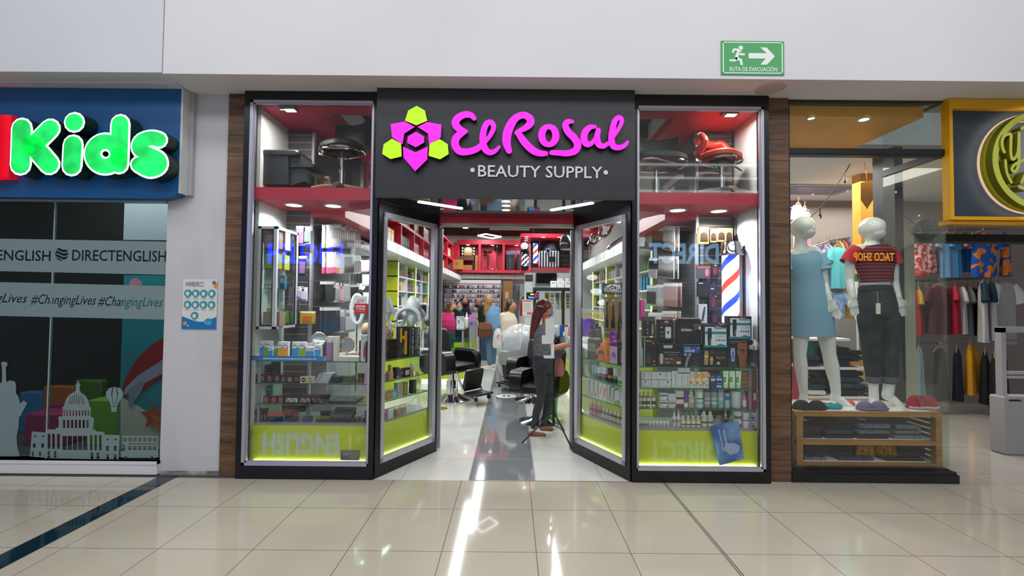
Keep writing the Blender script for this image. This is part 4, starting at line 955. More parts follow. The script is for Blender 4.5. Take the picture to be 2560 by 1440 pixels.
hangrow('sleeveless_top','vest','top',[(2424,862,985,40,R_(45),mat('#c48a10',.9),'mustard yellow sleeveless top beside the navy dress'),(2436,862,980,36,R_(55),mat('#b37d0c',.9),'second mustard top, behind the first',.12),(2462,878,1008,46,R_(45),mat('#0d0e12',.9),'black sleeveless top hanging low on the rail',-.1),(2486,885,1025,48,R_(42),mat('#111116',.9),'long black top beside the security gate',-.25),(2505,870,1000,40,R_(50),mat('#2e0c12',.9),'dark wine top behind the gate arm',.1)],6.9,'tops on the lowest rail','')
# rails
for i,(x0,y0,x1,y1,Y,lb) in enumerate(((2280,576,2560,570,7.02,'upper clothes rail high over the print shirts'),(2280,703,2560,690,7.05,'middle clothes rail carrying the tees and polos'),(2270,858,2560,850,6.92,'lowest clothes rail carrying dresses and tops'))):
    obj('clothes_rail',M().cyl(W(x0,y0,Y),W(x1+60,y1-2,Y),.014,10),STEEL,label=lb,cat='rail',group='clothes rails on the side wall')
# clothes and shelving behind the mannequins
hangrow('shirt','tee','shirt',[(2094,618,722,46,R_(18),mat('#55b9c6',.85),'turquoise button shirt hanging behind the blue dress mannequin',-.15),(2064,622,720,34,R_(40),mat('#7d9cc4',.85),'pale blue shirt behind the turquoise shirt'),(2128,612,715,40,R_(60),mat('#1f8a5a',.85),'green shirt half hidden by the red striped top',.2),(2094,728,822,40,R_(10),noisy('palm_print','#8fb0d8','#5876a8',14,.85),'pale blue palm print tee below the turquoise shirt',-.1),(2116,724,822,26,R_(60),mat('#b3842a',.85),'mustard tee behind the palm print tee',.1),
   (2140,608,690,36,R_(60),mat('#5c3a2a',.85),'brown shirt behind the mannequin neck',.4),(2212,594,680,40,R_(30),noisy('tropical_print','#2c2a22','#c9a87a',18,.85),'dark tropical print shirt right of the mannequin head',.4),
   (1996,512,640,36,R_(30),mat('#d8d4d2',.85),'white blouse hanging high beside the wooden pillar',-.3),(2012,520,625,34,R_(40),mat('#d98a98',.85),'pink blouse hanging high behind the white blouse')],7.2,'shirts behind the mannequins','')
for k in range(7):
    p = W(2048+k*9,612-k*2.2,7.4+k*.05)
    garment('shirt','tee',['lilac','grey','navy','olive','tan','rust','plum'][k]+' shirt edge-on in the packed rail behind the mannequins','shirt',p,R_(78),.42,.62,mat(['#8a86a8','#8d8f96','#2a3350','#56603a','#a08a62','#8a4a2c','#5a3050'][k],.9),'shirts behind the mannequins')
obj('clothes_rail',M().cyl(W(2025,618,7.2),W(2070,603,7.2),.012,8).cyl(W(2070,603,7.2),W(2160,588,7.9),.012,8),STEEL,label='sloping steel clothes rail behind the mannequins',cat='rail')
obj('clothes_rail',M().cyl(W(1960,517,6.95),W(2024,527,6.95),.012,8),STEEL,label='short steel rail high beside the wooden pillar',cat='rail')
SY6 = 6.3
t = thing('shelving_unit','white shelving with folded denim behind the mannequins','shelf',(W(2100,1000,SY6).x,SY6,0))
for (x0,x1,y) in ((2016,2126,846),(2012,2166,918),(2012,2212,991)):
    a,c = W(x0,y,SY6),W(x1,y,SY6); obj('shelf_board',M().box(a.x,c.x,SY6,SY6+.4,a.z-.03,a.z),WHITE,t)
a,c = W(2014,990,SY6),W(2210,990,SY6); obj('back_panel',M().box(a.x,c.x,SY6+.41,SY6+.43,0,W(2100,800,SY6).z),mat('#8f8d8a',.7),t)
for x in (a.x+.02,c.x-.06): obj('upright',M().box(x,x+.03,SY6+.4,SY6+.43,0,W(2100,700,SY6).z),WHITE,t)
for i,(x0,y0,x1,y1,cs,lb) in enumerate(((2018,890,2052,916,[dbk,dbl],'dark jeans stack on the middle white shelf beside the bare leg'),(2086,868,2124,916,[dbk]*3,'tall black jeans stack on the middle white shelf'),(2126,876,2160,916,[KRAFT,dbk,dbk],'black and tan trousers at the end of the middle white shelf'),(2020,945,2066,990,[WHITE,dbl,dbk],'navy jeans over white ones on the lowest white shelf'),(2094,926,2160,990,[dbk,dbl,dbl,dbk],'tall navy jeans stack on the lowest white shelf'),(2164,960,2206,990,[dgb,dbl,dgb],'light blue jeans at the end of the lowest white shelf'))):
    folded('jeans_pile','jeans',lb,x0,y0,x1,y1-1,SY6+.02,cs,.34,'folded denim on the white shelving')
hangrow('sleeveless_top','vest','top',[(2112,850,912,26,R_(20),mat('#c9a227',.9),'yellow top hanging behind the white shelf'),(2150,850,960,24,R_(25),mat('#d8b63a',.9),'long yellow top behind the striped-top mannequin legs'),(1992,880,1000,20,R_(30),mat('#b03a5a',.9),'pink top hanging low beside the wooden pillar',-.6),(2020,940,1004,16,R_(50),mat('#d0a41c',.9),'yellow top hanging between the bare legs',-.6),(2022,842,900,16,R_(50),mat('#1f8a78',.9),'teal top hanging between the bare legs',-.5)],7.0,'tops behind the mannequins','')
# security gate
t = thing('security_gate','grey anti-theft gate pedestal at the clothes shop entrance','gate',G(2545,1112))
gy = 5.0; p = lambda x,y: W(x,y,gy)
GR = mat('#8d8c90',.5)
obj('base_cabinet',M().rbox(p(2510,1000).x,p(2640,1000).x,gy,gy+.16,0.002,p(2540,992).z,.02),GR,t)
fr = M(); x0,x1 = p(2512,900).x,p(2640,900).x
fr.box(x0,x0+.05,gy+.03,gy+.1,p(2512,992).z,p(2512,820).z).box(x0,x1,gy+.03,gy+.1,p(2540,832).z,p(2540,818).z)
obj('antenna_frame',fr,mat('#9a999d',.5),t); obj('cross_bars',M().box(x0+.05,x1,gy+.05,gy+.08,p(2540,938).z,p(2540,930).z).box(x0+.05,x1,gy+.05,gy+.08,p(2540,948).z,p(2540,942).z),mat('#9a999d',.5),t)
obj('slot',M().box(p(2522,1000).x,p(2552,1000).x,gy-.003,gy,p(2540,1003).z,p(2540,999).z),BLK,t)
# string lights, pennant, snow stickers
pts = [W(x,y,5.6) for x,y in ((2190,270),(2172,325),(2148,372),(2112,432),(2080,480),(2050,520),(2015,552))]
t = thing('string_light','drooping string light with small dark bulbs behind the glass of the clothes shop','light',pts[0])
obj('cable',M().tube(smooth_path(pts,4),.006,6),BLK,t)
pts2 = [W(x,y,5.6) for x,y in ((2186,452),(2215,490),(2250,530),(2290,562))]
obj('cable',M().tube(smooth_path(pts2,4),.005,6),BLK,t)
for q in (pts[1],pts[2],pts[3],pts[5],pts2[1],pts2[2]): obj('bulb',M().cyl(q,q-Vector((0,0,.07)),.006,6).lathe([(.004,-.13),(.018,-.115),(.02,-.095),(.012,-.07),(.01,-.06)],q,10),mat('#3a3128',.3),t)
a = [W(x,y,5.5) for x,y in ((2152,457),(2184,449),(2183,499),(2168,522),(2152,500))]
obj('pennant',M().prism([(v.x,v.z) for v in a][::-1],5.5,5.504).cyl((a[1]+a[0])/2,(a[0].x+.05,5.502,3.3),.003,5),mat('#d58a16',.8),label='orange pennant flag hanging before the ochre panel',cat='pennant')
for i,(x,y) in enumerate(((2032,486),(2119,478),(2240,480),(2175,525),(2298,539),(2048,543))):
    q = W(x,y,RY-.006); mb = M()
    for k in range(3):
        an = PI*k/3; dx,dz = math.cos(an)*.011,math.sin(an)*.011
        mb.prism([(q.x-dx-dz*.18,q.z-dz+dx*.18),(q.x+dx-dz*.18,q.z+dz+dx*.18),(q.x+dx+dz*.18,q.z+dz-dx*.18),(q.x-dx+dz*.18,q.z-dz-dx*.18)],RY-.0052-k*.0002,RY-.0045)
    obj('snowflake_sticker',mb,WHITE,label=['white snowflake sticker nearest the wooden pillar','white snowflake sticker over the grey ceiling','white snowflake sticker on the dark post','white snowflake sticker above the striped-top mannequin head','white snowflake sticker nearest the yellow sign','lowest white snowflake sticker beside the hanging spotlight'][i],cat='sticker',group='snowflake stickers')
# ---------------------------------------------------------------- beauty store shell
BW = 16.3                                            # back wall depth
DARKC = mat('#2a2320',.8,name='dark_brown_ceiling'); TAUPE = mat('#6b5646',.8,name='taupe_wall')
SLAT = mat('#4b4d55',.5,name='slatwall_grey'); GROOVE = mat('#b08a5a',.6,name='slat_groove_tan')
WALLW = mat('#dfe2e0',.6,name='display_white')
struct('wall_display_left',M().box(-2.43,-2.355,4.285,4.81,0,3.47),WALLW)
struct('wall_display_right',M().box(2.268,2.32,4.285,4.72,0,3.47),WALLW)
def slatwall(n,a,b_,fixed,axis,z0,z1,face,sp=.077):
    mb = M()
    if axis == 'x': mb.box(a,b_,fixed,fixed+.03,z0,z1)
    else: mb.box(fixed,fixed-face*.03,a,b_,z0,z1)
    z = z0+sp
    while z < z1:
        if axis == 'x': mb.box(a,b_,fixed-.001,fixed,z-.005,z+.004,1)
        else: mb.box(fixed,fixed+face*.001,a,b_,z-.004,z+.003,1)
        z += sp
    return struct(n,mb,[SLAT,GROOVE if axis == 'x' else mat('#6f6253',.6)])
slatwall('wall_slat_left_front',-2.355,-2.085,4.81,'x',.0,3.34,-1)
slatwall('wall_slat_left',4.84,5.95,-2.085,'y',.0,3.34,1)
slatwall('wall_slat_right_front',1.88,2.245,4.72,'x',.0,3.34,-1)
slatwall('wall_slat_right',4.75,5.98,1.88,'y',.0,3.34,-1)
struct('trim_9',M().box(-2.1,-2.075,4.795,4.835,0,3.34),mat('#b9bbc0',.3,.5))
struct('trim_10',M().box(1.87,1.895,4.705,4.745,0,3.34),mat('#b9bbc0',.3,.5))
struct('wall_store_left',M().box(-2.45,-2.40,4.84,BW,0,4.6).box(-2.4,-2.09,5.95,5.98,0,3.34),mat('#c9cbc9',.7))
struct('wall_store_right',M().box(2.2,2.25,4.75,BW,0,4.6).box(1.89,2.2,5.98,6.01,0,3.34),mat('#c9cbc9',.7))
struct('wall_store_back',M().box(-2.45,2.25,BW,BW+.2,0,4.6),[mat('#d8dbd6',.7)])
struct('wall_back_taupe',M().box(-2.4,2.2,BW-.06,BW-.001,3.9,4.6),TAUPE)
struct('ceiling_store',M().box(-2.45,2.25,4.3,BW,4.5,4.6),DARKC)
b = M()
for y in (7.5,9.6,12.2,14.6): b.box(-2.4,2.2,y,y+.3,4.28,4.5)
for x in (-.85,.55): b.box(x,x+.22,4.6,BW,4.2,4.5)
struct('ceiling_beams',b,mat('#38302d',.8))
struct('ceiling_duct',M().box(-.52,.62,8.6,11.5,3.95,4.3),mat('#17181b',.5))
p0,p1 = W(1224,567,11.4),W(1324,573,11.4)
struct('ceiling_air_unit',M().box(p0.x,p1.x,11.35,11.6,p1.z,p0.z),mat('#a79f98',.5))
# red platforms in the two windows, soffits over them and red shelving round the store
zp0,zp1 = 2.50,2.612
struct('wall_platform_left',M().box(-2.354,-1.262,4.2,4.74,zp0,zp1).box(-2.075,-1.72,4.74,5.95,zp0-.06,zp1-.01),RED)
struct('wall_platform_right',M().box(1.118,2.244,4.2,4.7,zp0-.01,zp1-.015).box(1.55,1.87,4.7,5.98,zp0-.06,zp1-.02),RED)
struct('ceiling_red_left',M().box(-2.354,-1.262,4.22,4.42,3.37,3.46).box(-2.354,-1.75,4.42,5.9,3.37,3.46),RED)
struct('ceiling_red_right',M().box(1.118,2.244,4.22,4.42,3.36,3.45).box(1.55,2.244,4.42,5.9,3.36,3.45),RED)
def pxz(x,y,X):                                    # height where the pixel ray meets the plane X
    d = FWD + CRT*((x-1280)/F_PX) + CUP*((720-y)/F_PX); t = X/d.x
    return Vector((X,d.y*t,CAM_H+d.z*t))
CLX,CRX = -1.75,1.55
cb,ct = pxz(945,614,CLX).z,pxz(945,586,CLX).z
CORN = mat('#e9ecea',.35,name='cornice_white')
def cornice(n,X,face,y0,y1,z0,z1,wallx):
    mb = M().box(X,X-face*.05,y0,y1,z0,z1); mb.box(X-face*.05,wallx,y0,y1,z0+.0,z0+.03,2); mb.box(X-face*.01,X-face*.06,y0,y1,z1,z1+.015,1)
    y = y0+.35
    while y < y1: mb.box(X,X+face*.002,y,y+.008,z0,z1,1); y += .72
    return struct(n,mb,[CORN,mat('#8f9296',.4),mat('#eef1ee',.4)])
cornice('wall_cornice_left',CLX,1,5.98,BW-.2,cb,ct,-2.39)
cornice('wall_cornice_right',CRX,-1,6.01,12.5,cb-.01,ct-.0,2.19)
zc0,zc1 = W(1230,697,BW-.3).z,W(1230,687,BW-.3).z
mb = M().box(CLX,.48,BW-.3,BW-.25,zc0,zc1)
for k in range(1,5): mb.box(CLX+k*.46,CLX+k*.46+.012,BW-.303,BW-.3,zc0,zc1,1)
struct('wall_cornice_back',mb,[CORN,mat('#8f9296',.4)])
# red pigeonhole shelving over the left cornice and across the back
def pigeon(name,label,X,xb,ys,zs,face):
    t = thing(name,label,'shelf',(X,ys[0],zs[0]))
    y0,y1 = ys[0],ys[-1]
    for k,z in enumerate(zs): obj('shelf_board',M().box(X,xb,y0,y1,z-.05 if k else z,z if k else z+.05),RED,t)
    for y in ys: obj('divider',M().box(X+face*-.002,xb,y,y+.05,zs[0]+.05,zs[-1]-.05),RED,t)
    obj('back_panel',M().box(xb,xb-face*.02,y0,y1,zs[0],zs[-1]),mat('#8e1f30',.5),t)
    return t
YS_L = [6.0,6.9,7.9,8.95,9.9,11.1,12.4,13.6,14.9]
zsL = [ct+.02,pxz(995,548,-1.9).z,3.42]
pigeon('wall_shelving','red pigeonhole shelving along the left wall above the white lit cornice',-1.9,-2.38,YS_L,zsL,1)
YB = BW-.55
bz0,bz1 = W(1230,682,YB).z,W(1230,600,YB).z
zi0,zi1 = W(1230,675,YB).z,W(1230,611,YB).z
t = thing('display_shelf','red open display shelf across the back wall under the taupe wall','shelf',(-.7,YB,bz0))
xx = [W(x,640,YB).x for x in (1142,1196,1202,1256,1262,1325)]
obj('front_frame',M().box(xx[0],xx[5],YB,YB+.5,bz0,zi0).box(xx[0],xx[5],YB,YB+.5,zi1,bz1),RED,t)
for a,c in ((xx[0]-.12,xx[0]+.06),(xx[1],xx[2]),(xx[3],xx[4]),(xx[5]-.05,xx[5])): obj('divider',M().box(a,c,YB,YB+.5,zi0,zi1),RED,t)
obj('back_panel',M().box(xx[0],xx[5],YB+.5,YB+.52,bz0,bz1),RED,t)
for x,i in ((1170,'left'),(1231,'middle'),(1292,'right')):
    p = W(x,609,YB+.2); downlight(p.x,p.y,zi1-.001,'small downlight in the %s bay of the red back shelf' % i,'downlights of the red back shelf',.06)
    lamp('bay_light','SPOT',(p.x,p.y,zi1-.03),16,.04,spot=2.4)
# barber bay at the right rear
YR = 12.6
t = thing('display_bay','red framed bay with black slatted back holding barber goods at right rear','shelf',(1,YR,2.4))
def rr(x0,y0,x1,y1,Y): return span(x0,y0,x1,y1,Y)
bx0,bx1,z0,z1 = rr(1330,676,1400,584,YR)
bxe = 2.19
zt_b = W(1365,669,YR).z
obj('lower_board',M().box(bx0,bxe,YR,YR+1.4,z0,zt_b),RED,t); obj('upper_board',M().box(W(1302,584,YR).x,bxe,YR,YR+1.4,W(1350,594,YR).z,z1),RED,t)
obj('side_panel',M().box(W(1302,640,YR).x,W(1320,640,YR).x,YR+.9,YR+1.4,z0,z1),RED,t)
mb = M().box(W(1329,640,YR).x,bxe,YR+.7,YR+.73,zt_b,z1); zz = zt_b
while zz < z1-.15: mb.box(W(1329,640,YR).x,bxe,YR+.698,YR+.7,zz,zz+.012,1); zz += .13
obj('slatted_back',mb,[mat('#151517',.4),mat('#6a5634',.5)],t)
for (x,y,lb) in ((1316,592,'frontmost light of the short row'),(1316,597,'second light of the short row'),(1315,602,'third light of the short row'),(1313,606,'rearmost light of the short row'),(1358,593,'light over the striped bag'),(1398,593,'light beside the dark dryer hood')):
    p = G(x,y,W(1350,594,YR).z-.002)
    downlight(p.x,p.y,W(1350,594,YR).z-.001,'round downlight in the red barber bay, '+lb,'barber bay downlights',.05)
lamp('barber_bay_light','SPOT',(1.1,YR+.25,z1-.2),24,.06,spot=2.6)
# window platform downlights
for (x,y,zq,lb) in ((735,513,zp0,'left window platform, nearest the white side wall'),(833,515,zp0,'left window platform, in the middle'),(916,516,zp0,'left window platform, nearest the entrance'),(1607,525,zp0-.01,'right window platform, nearest the entrance'),(1694,526,zp0-.01,'right window platform, in the middle'),(1797,528,zp0-.01,'right window platform, above the barber pole')):
    p = G(x,y,zq-.002); downlight(p.x,p.y,zq-.001,'round downlight under the red shelf of the '+lb,'downlights under the window platforms',.07)
    lamp('platform_spot','SPOT',(p.x,p.y,zq-.02),46,.03,col=(.96,.98,1),spot=2.7)
for nm,X0,X1 in (('left',-2.3,-1.35),('right',1.2,2.2)):
    x,y = ((722,268) if nm == 'left' else (1823,280)); p = G(x,y,3.36)
    t = thing('emergency_light','small box light under the red ceiling in the top of the %s window' % nm,'light',p,group='box lights in the window tops')
    obj('housing',M().box(-.07,.07,-.04,.04,-.03,0.0),mat('#6f6a5e',.5),t,local=True); obj('lens',M().box(-.03,.06,-.03,.03,-.034,-.0302),mat('#fff7e6',.4,emit=3.0),t,local=True)
    lamp('window_top_spot','AREA',(p.x,p.y,3.32),8,.12,.1,(1,.97,.93))
# aisle linear lights, rhombus pendant, glass bulb
for sg,(a,c),lb in ((0,((1150,540),(1164,571)),'left'),(1,((1405,541),(1386,571)),'right')):
    Y0 = 6.2; z = W(a[0],a[1],Y0).z; q = G(*c,z)
    ledbar((W(*a,Y0).x,Y0-.6),(q.x,q.y),.075,z,z+.09,'long white linear light hanging over the aisle on its %s side' % lb,'aisle linear lights')
pz = W(1224,590,9.5).z; cn = [G(x,y,pz) for x,y in ((1195,589),(1214,585),(1253,592),(1231,596))]
t = thing('rhombus_pendant','glowing white rhombus outline lamp hanging over the aisle','light',cn[0])
for i in range(4): obj('light_tube',M().tube([cn[i],cn[(i+1) % 4]],.014,8),mat('#f4f6ff',.4,emit=6.0),t)
for i in (0,2): obj('suspension_wire',M().cyl(cn[i],cn[i]+Vector((0,0,4.49-pz)),.004,5),mat('#4a4440',.6),t)
q = W(1257,553,5.08)
t = thing('glass_globe','small clear glass globe hanging from the red door header','globe',q)
obj('globe',M().ell((0,0,0),.034,18,12),glass('globe_glass',(.9,.92,.95),2.0),t,local=True); obj('cap',M().lathe([(.012,.03),(.016,.034),(.012,.045),(.003,.05)],n=12),CHROME,t,local=True)
obj('thread',M().cyl((0,0,.05),(0,0,2.45-q.z),.0015,5),CHROME,t,local=True)
for x,y,X,lb in ((988,545,'l','left'),(1544,553,'r','right')):
    q = W(x,y-9,4.62)
    t = thing('dome_camera','white dome camera under the red shelf inside the %s splayed window' % lb,'camera',q,group='dome cameras')
    obj('base',M().lathe([(.001,.0),(.045,0),(.045,-.02),(.001,-.02)],n=20),WHITE,t,local=True); obj('dome',M().lathe([(.04,-.02),(.04,-.04),(.03,-.06),(.001,-.068)],n=20),GLOSSW,t,local=True)
struct('wall_splay_platform_left',M().add([QL(.02,.05,zp0-.06),QL(LNL-.03,.05,zp0-.06),QL(LNL-.03,.42,zp0-.06),QL(.02,.42,zp0-.06),QL(.02,.05,zp1-.05),QL(LNL-.03,.05,zp1-.05),QL(LNL-.03,.42,zp1-.05),QL(.02,.42,zp1-.05)],[(3,2,1,0),(4,5,6,7),(0,1,5,4),(1,2,6,5),(2,3,7,6),(3,0,4,7)]),RED)
struct('wall_splay_platform_right',M().add([QR(.02,.05,zp0-.06),QR(LNR-.03,.05,zp0-.06),QR(LNR-.03,.42,zp0-.06),QR(.02,.42,zp0-.06),QR(.02,.05,zp1-.05),QR(LNR-.03,.05,zp1-.05),QR(LNR-.03,.42,zp1-.05),QR(.02,.42,zp1-.05)],[(0,1,2,3),(7,6,5,4),(4,5,1,0),(5,6,2,1),(6,7,3,2),(7,4,0,3)]),RED)
for Q_,nm,u in ((QL,'left',.22),(QR,'right',.25)):
    p = Q_(u,.16,zp0-.062); downlight(p[0],p[1],zp0-.061,'bright round downlight in the red ceiling of the %s splayed window' % nm,'splayed window downlights',.06); lamp('splay_spot','SPOT',(p[0],p[1],zp0-.08),22,.03,spot=2.7)
# ---------------------------------------------------------------- glass counters behind the windows
def counter(label,X0,X1,yf,yb,zs,zlow,zled,gx):
    t = thing('display_counter',label,'counter',((X0+X1)/2,yf,0))
    for z in zs:
        m = M().box(X0,X1,yf,yb,z-.008,z); m.box(X0,X1,yf-.0006,yf,z-.008,z,1); obj('glass_shelf',m,[SHELFGLASS,EDGE],t)
    obj('bottom_board',M().box(X0,X1,yf-.005,yb,zlow-.02,zlow),mat('#9a9a9e',.4,.3),t)
    obj('lime_panel',M().box(gx[0],gx[1],yf-.01,yf+.01,zled+.012,zlow-.02),LIME,t)
    obj('led_strip',M().box(gx[0]+.03,gx[1]-.02,yf-.03,yf-.02,zled-.004,zled+.016),mat('#f8fff8',.4,emit=5.0),t)
    for x in (X0+.01,X1-.03): obj('upright',M().box(x,x+.02,yf+.02,yf+.04,zlow,zs[0]),ALU,t)
    obj('back_panel',M().box(X0,X1,yb+.002,yb+.012,0,zlow),mat('#3a3c38',.6),t)
    return t
wz = lambda y,x=770,Y=4.26: W(x,y,Y).z
LZ = [wz(903),wz(959),wz(1011)]; LLOW = wz(1058); LLED = wz(1153)
counter('glass counter with a lime green base in the left window',-2.335,-1.285,4.26,4.68,LZ,LLOW,LLED,(-2.35,-1.27))
wr = lambda y: W(1745,y,4.26).z
RZ = [wr(918),wr(971.5),wr(1022)]; RLOW = wr(1071); RLED = wr(1164)
counter('glass counter with a lime green base in the right window',1.135,2.215,4.26,4.66,RZ,RLOW,RLED,(1.12,2.24))
def scounter(label,Q_,SL,Ln,zs,zlow,zled):
    p = Q_(Ln/2,.2,0); t = thing('display_counter',label,'counter',p)
    for z in zs: m = M(); SL(m,.06,Ln-.06,.05,.34,z-.008,z); SL(m,.06,Ln-.06,.0494,.05,z-.008,z,1); obj('glass_shelf',m,[SHELFGLASS,EDGE],t)
    m = M(); SL(m,.05,Ln-.05,.045,.35,zlow-.02,zlow); obj('bottom_board',m,mat('#9a9a9e',.4,.3),t)
    m = M(); SL(m,.045,Ln-.05,.04,.06,zled+.012,zlow-.02); obj('lime_panel',m,LIME,t)
    m = M(); SL(m,.06,Ln-.06,.022,.03,zled-.004,zled+.016); obj('led_strip',m,mat('#f4fff0',.4,emit=4.0),t)
    m = M(); SL(m,.05,Ln-.05,.36,.37,0,zlow); obj('back_panel',m,mat('#3a3c38',.6),t)
def zq(Q_,u,v,y):                                 # height on the splay at (u, v) seen at pixel row y
    p = Q_(u,v,0); lo,hi = -1,4
    f_,x_ = FWD,CRT
    for _ in range(40):
        m_ = (lo+hi)/2; d = Vector((p[0],p[1],m_-CAM_H)); yy = 720-F_PX*d.dot(CUP)/d.dot(FWD)
        if yy > y: lo = m_
        else: hi = m_
    return lo
SLZ = [zq(QL,.1,.05,904),zq(QL,.1,.05,957),zq(QL,.1,.05,1007)]; SLLOW = zq(QL,.1,.05,1055)
scounter('angled glass counter with lime base in the left splayed window',QL,SLL,LNL,SLZ,SLLOW,.15)
SRZ = [zq(QR,LNR-.12,.05,896),zq(QR,LNR-.12,.05,941),zq(QR,LNR-.12,.05,989)]; SRLOW = zq(QR,LNR-.12,.05,1033)
scounter('angled glass counter with lime base in the right splayed window',QR,SLR,LNR,SRZ,SRLOW,.15)
# ---------------------------------------------------------------- goods: cartons, bottles, hanging packs
def cm(c): return c if not isinstance(c,str) else mat(c,.45)
def carton_mesh(w,d,h,base,decals=(),back=0.0):
    mats = [cm(base)]; mb = M().box(-w/2,w/2,0,d,0,h)
    def mi(c):
        c = cm(c)
        if c not in mats: mats.append(c)
        return mats.index(c)
    X = lambda u: -w/2+u*w
    for i,dc in enumerate(decals):
        y = -.0006-.0004*i; k = dc[0]
        if k == 'r': mb.box(X(dc[1]),X(dc[3]),y,y+.0006,dc[2]*h,dc[4]*h,mi(dc[5]))
        elif k == 'c': mb.prism(circ(X(dc[1]),dc[2]*h,dc[3]*w,dc[4]*h,18)[::-1],y,y+.0006,m=mi(dc[5]))
        elif k == 'p': mb.prism([(X(u),v*h) for u,v in dc[1]],y,y+.0006,m=mi(dc[2]))
        elif k == 't': mb.text(dc[1],(X(dc[2]),y,dc[3]*h),w=dc[4]*w,h=dc[7]*h if len(dc) > 7 else None,m=mi(dc[5]),bold=dc[6] if len(dc) > 6 else .01)
        elif k == 'v': mb.text(dc[1],(X(dc[2]),y,dc[3]*h),X=(0,0,-1),Z=(1,0,0),w=dc[4]*h,m=mi(dc[5]),bold=.01)
    return mb,mats
def carton(label,px0,py0,px1,py1,Y,base,decals=(),d=.05,cat='box',name='carton',group=None,rz=0,z=None):
    x0,x1,z0,z1 = span(px0,py0,px1,py1,Y)
    if z is not None: z1 += z-z0; z0 = z
    mb,mats = carton_mesh(x1-x0,d,z1-z0,base,decals)
    return obj(name,mb,mats,label=label,cat=cat,group=group,loc=((x0+x1)/2,Y,z0),rz=rz)
def again(o,loc,label=None,rz=None): return dup(o,loc,rz,label)
def bottle(label,px0,py0,px1,py1,Y,body,cap,lab=None,shape='round',capf=.2,name='bottle',cat='bottle',group=None,z=None,decals=None):
    x0,x1,z0,z1 = span(px0,py0,px1,py1,Y)
    if z is not None: z1 += z-z0; z0 = z
    r,h = (x1-x0)/2,z1-z0; Yc = Y+r
    t = thing(name,label,cat,((x0+x1)/2,Yc,z0),group=group); hb = h*(1-capf)
    if shape == 'round': prof = [(r*.9,0),(r,h*.02),(r,hb*.84),(r*.8,hb*.94),(r*.42,hb)]; cp_ = [(r*.46,hb-.001),(r*.46,h*.985),(r*.38,h)]
    elif shape == 'jar': prof = [(r*.92,0),(r,h*.04),(r,hb)]; cp_ = [(r*1.02,hb),(r*1.02,h*.97),(r*.95,h)]
    elif shape == 'tube': prof = [(r*.8,0),(r*.82,capf*h)]; prof = [(r*.84,capf*h),(r*.9,h*.3),(r*1.0,h*.9),(r*1.0,h)]; cp_ = [(r*.8,0),(r*.82,capf*h)]
    elif shape == 'spray': prof = [(r*.92,0),(r,h*.02),(r,hb*.8),(r*.6,hb*.92),(r*.4,hb)]; cp_ = [(r*.5,hb),(r*.5,hb+.3*(h-hb)),(r*.28,hb+.4*(h-hb)),(r*.24,h)]
    else: prof = [(r*.95,0),(r,h*.02),(r,hb)]; cp_ = [(r,hb),(r,h)]
    fl = .35 if shape == 'tube' else 1
    mb = M().lathe(prof,n=16)
    if shape == 'tube': mb.v = [(x,y*(1-(1-.12)*max(0,zz/h-.2)/.8),zz) for x,y,zz in mb.v]
    obj('body',mb,cm(body),t,local=True); obj('cap',M().lathe(cp_,n=16),cm(cap),t,local=True)
    if lab:
        k = 1.012
        def arcband(c,u0,u1,a=1.25):
            n = 10; vs = []
            for i in range(n+1):
                q = -PI/2-a+2*a*i/n; vs += [(r*k*math.cos(q),r*k*math.sin(q),u0*h),(r*k*math.cos(q),r*k*math.sin(q),u1*h)]
            return M().add(vs,[(2*i,2*i+2,2*i+3,2*i+1) for i in range(n)])
        for (c,u0,u1) in lab: obj('label',arcband(c,u0,u1),cm(c),t,local=True); k += .012
    return t
CLEAR = film('clear_plastic','#dfe6ea',.22); FROSTP = film('frosted_plastic','#e6ebee',.55)
def packmesh(kind,cols,w,h):
    mb = M(); mats = [FROSTP,WHITE]+[cm(c) for c in cols]
    mb.box(-w/2,w/2,-.004,.004,-h*.13,0,1)                       # header card
    if kind == 'brush':
        mb.rbox(-w/2,w/2,-.006,.006,-h,-h*.13,.004); mb.tube([(0,0,-h*.15),(0,0,-h*.6)],w*.13,6,2); mb.tube([(0,0,-h*.6),(0,0,-h*.75),(0,0,-h*.96)],[w*.2,w*.34,w*.3],8,3)
    elif kind == 'file':
        mb.rbox(-w/2,w/2,-.006,.006,-h*.72,-h*.13,.004,2); mb.rbox(-w/2,w/2,-.006,.006,-h,-h*.72,.004,3)
    elif kind == 'card':
        mb.box(-w/2,w/2,-.003,.003,-h,-h*.13,2); mb.rbox(-w*.36,w*.36,-.014,-.003,-h*.9,-h*.3,.006,3)
    elif kind == 'stick':
        mb.tube([(0,0,-h*.13),(0,0,-h*.55)],w*.2,8,2); mb.tube([(0,0,-h*.55),(0,0,-h)],[w*.3,w*.36],8,3)
    elif kind == 'bag':
        mb.rbox(-w/2,w/2,-.016,.016,-h,-h*.1,.012,2); mb.rbox(-w*.3,w*.3,-.02,-.016,-h*.8,-h*.35,.01,3)
    return mb,mats
def hook_row(name,cat,label,group,spots,rz,kind,cols,w,h):
    mb,mats = packmesh(kind,cols,w,h); first = None
    for (x,y,z) in spots:
        if first is None: first = obj(name,mb,mats,label=label,cat=cat,group=group,loc=(x,y,z),rz=rz)
        else: c = first.copy(); C.objects.link(c); c.location = (x,y,z)
    return first
def hooks(label,pts,dirv,group):
    for p in pts:
        a = Vector(p); b_ = a+Vector(dirv); obj('display_hook',M().tube([a,b_,b_+Vector((0,0,.012))],.0022,5),CHROME,label=label,cat='hook',group=group)
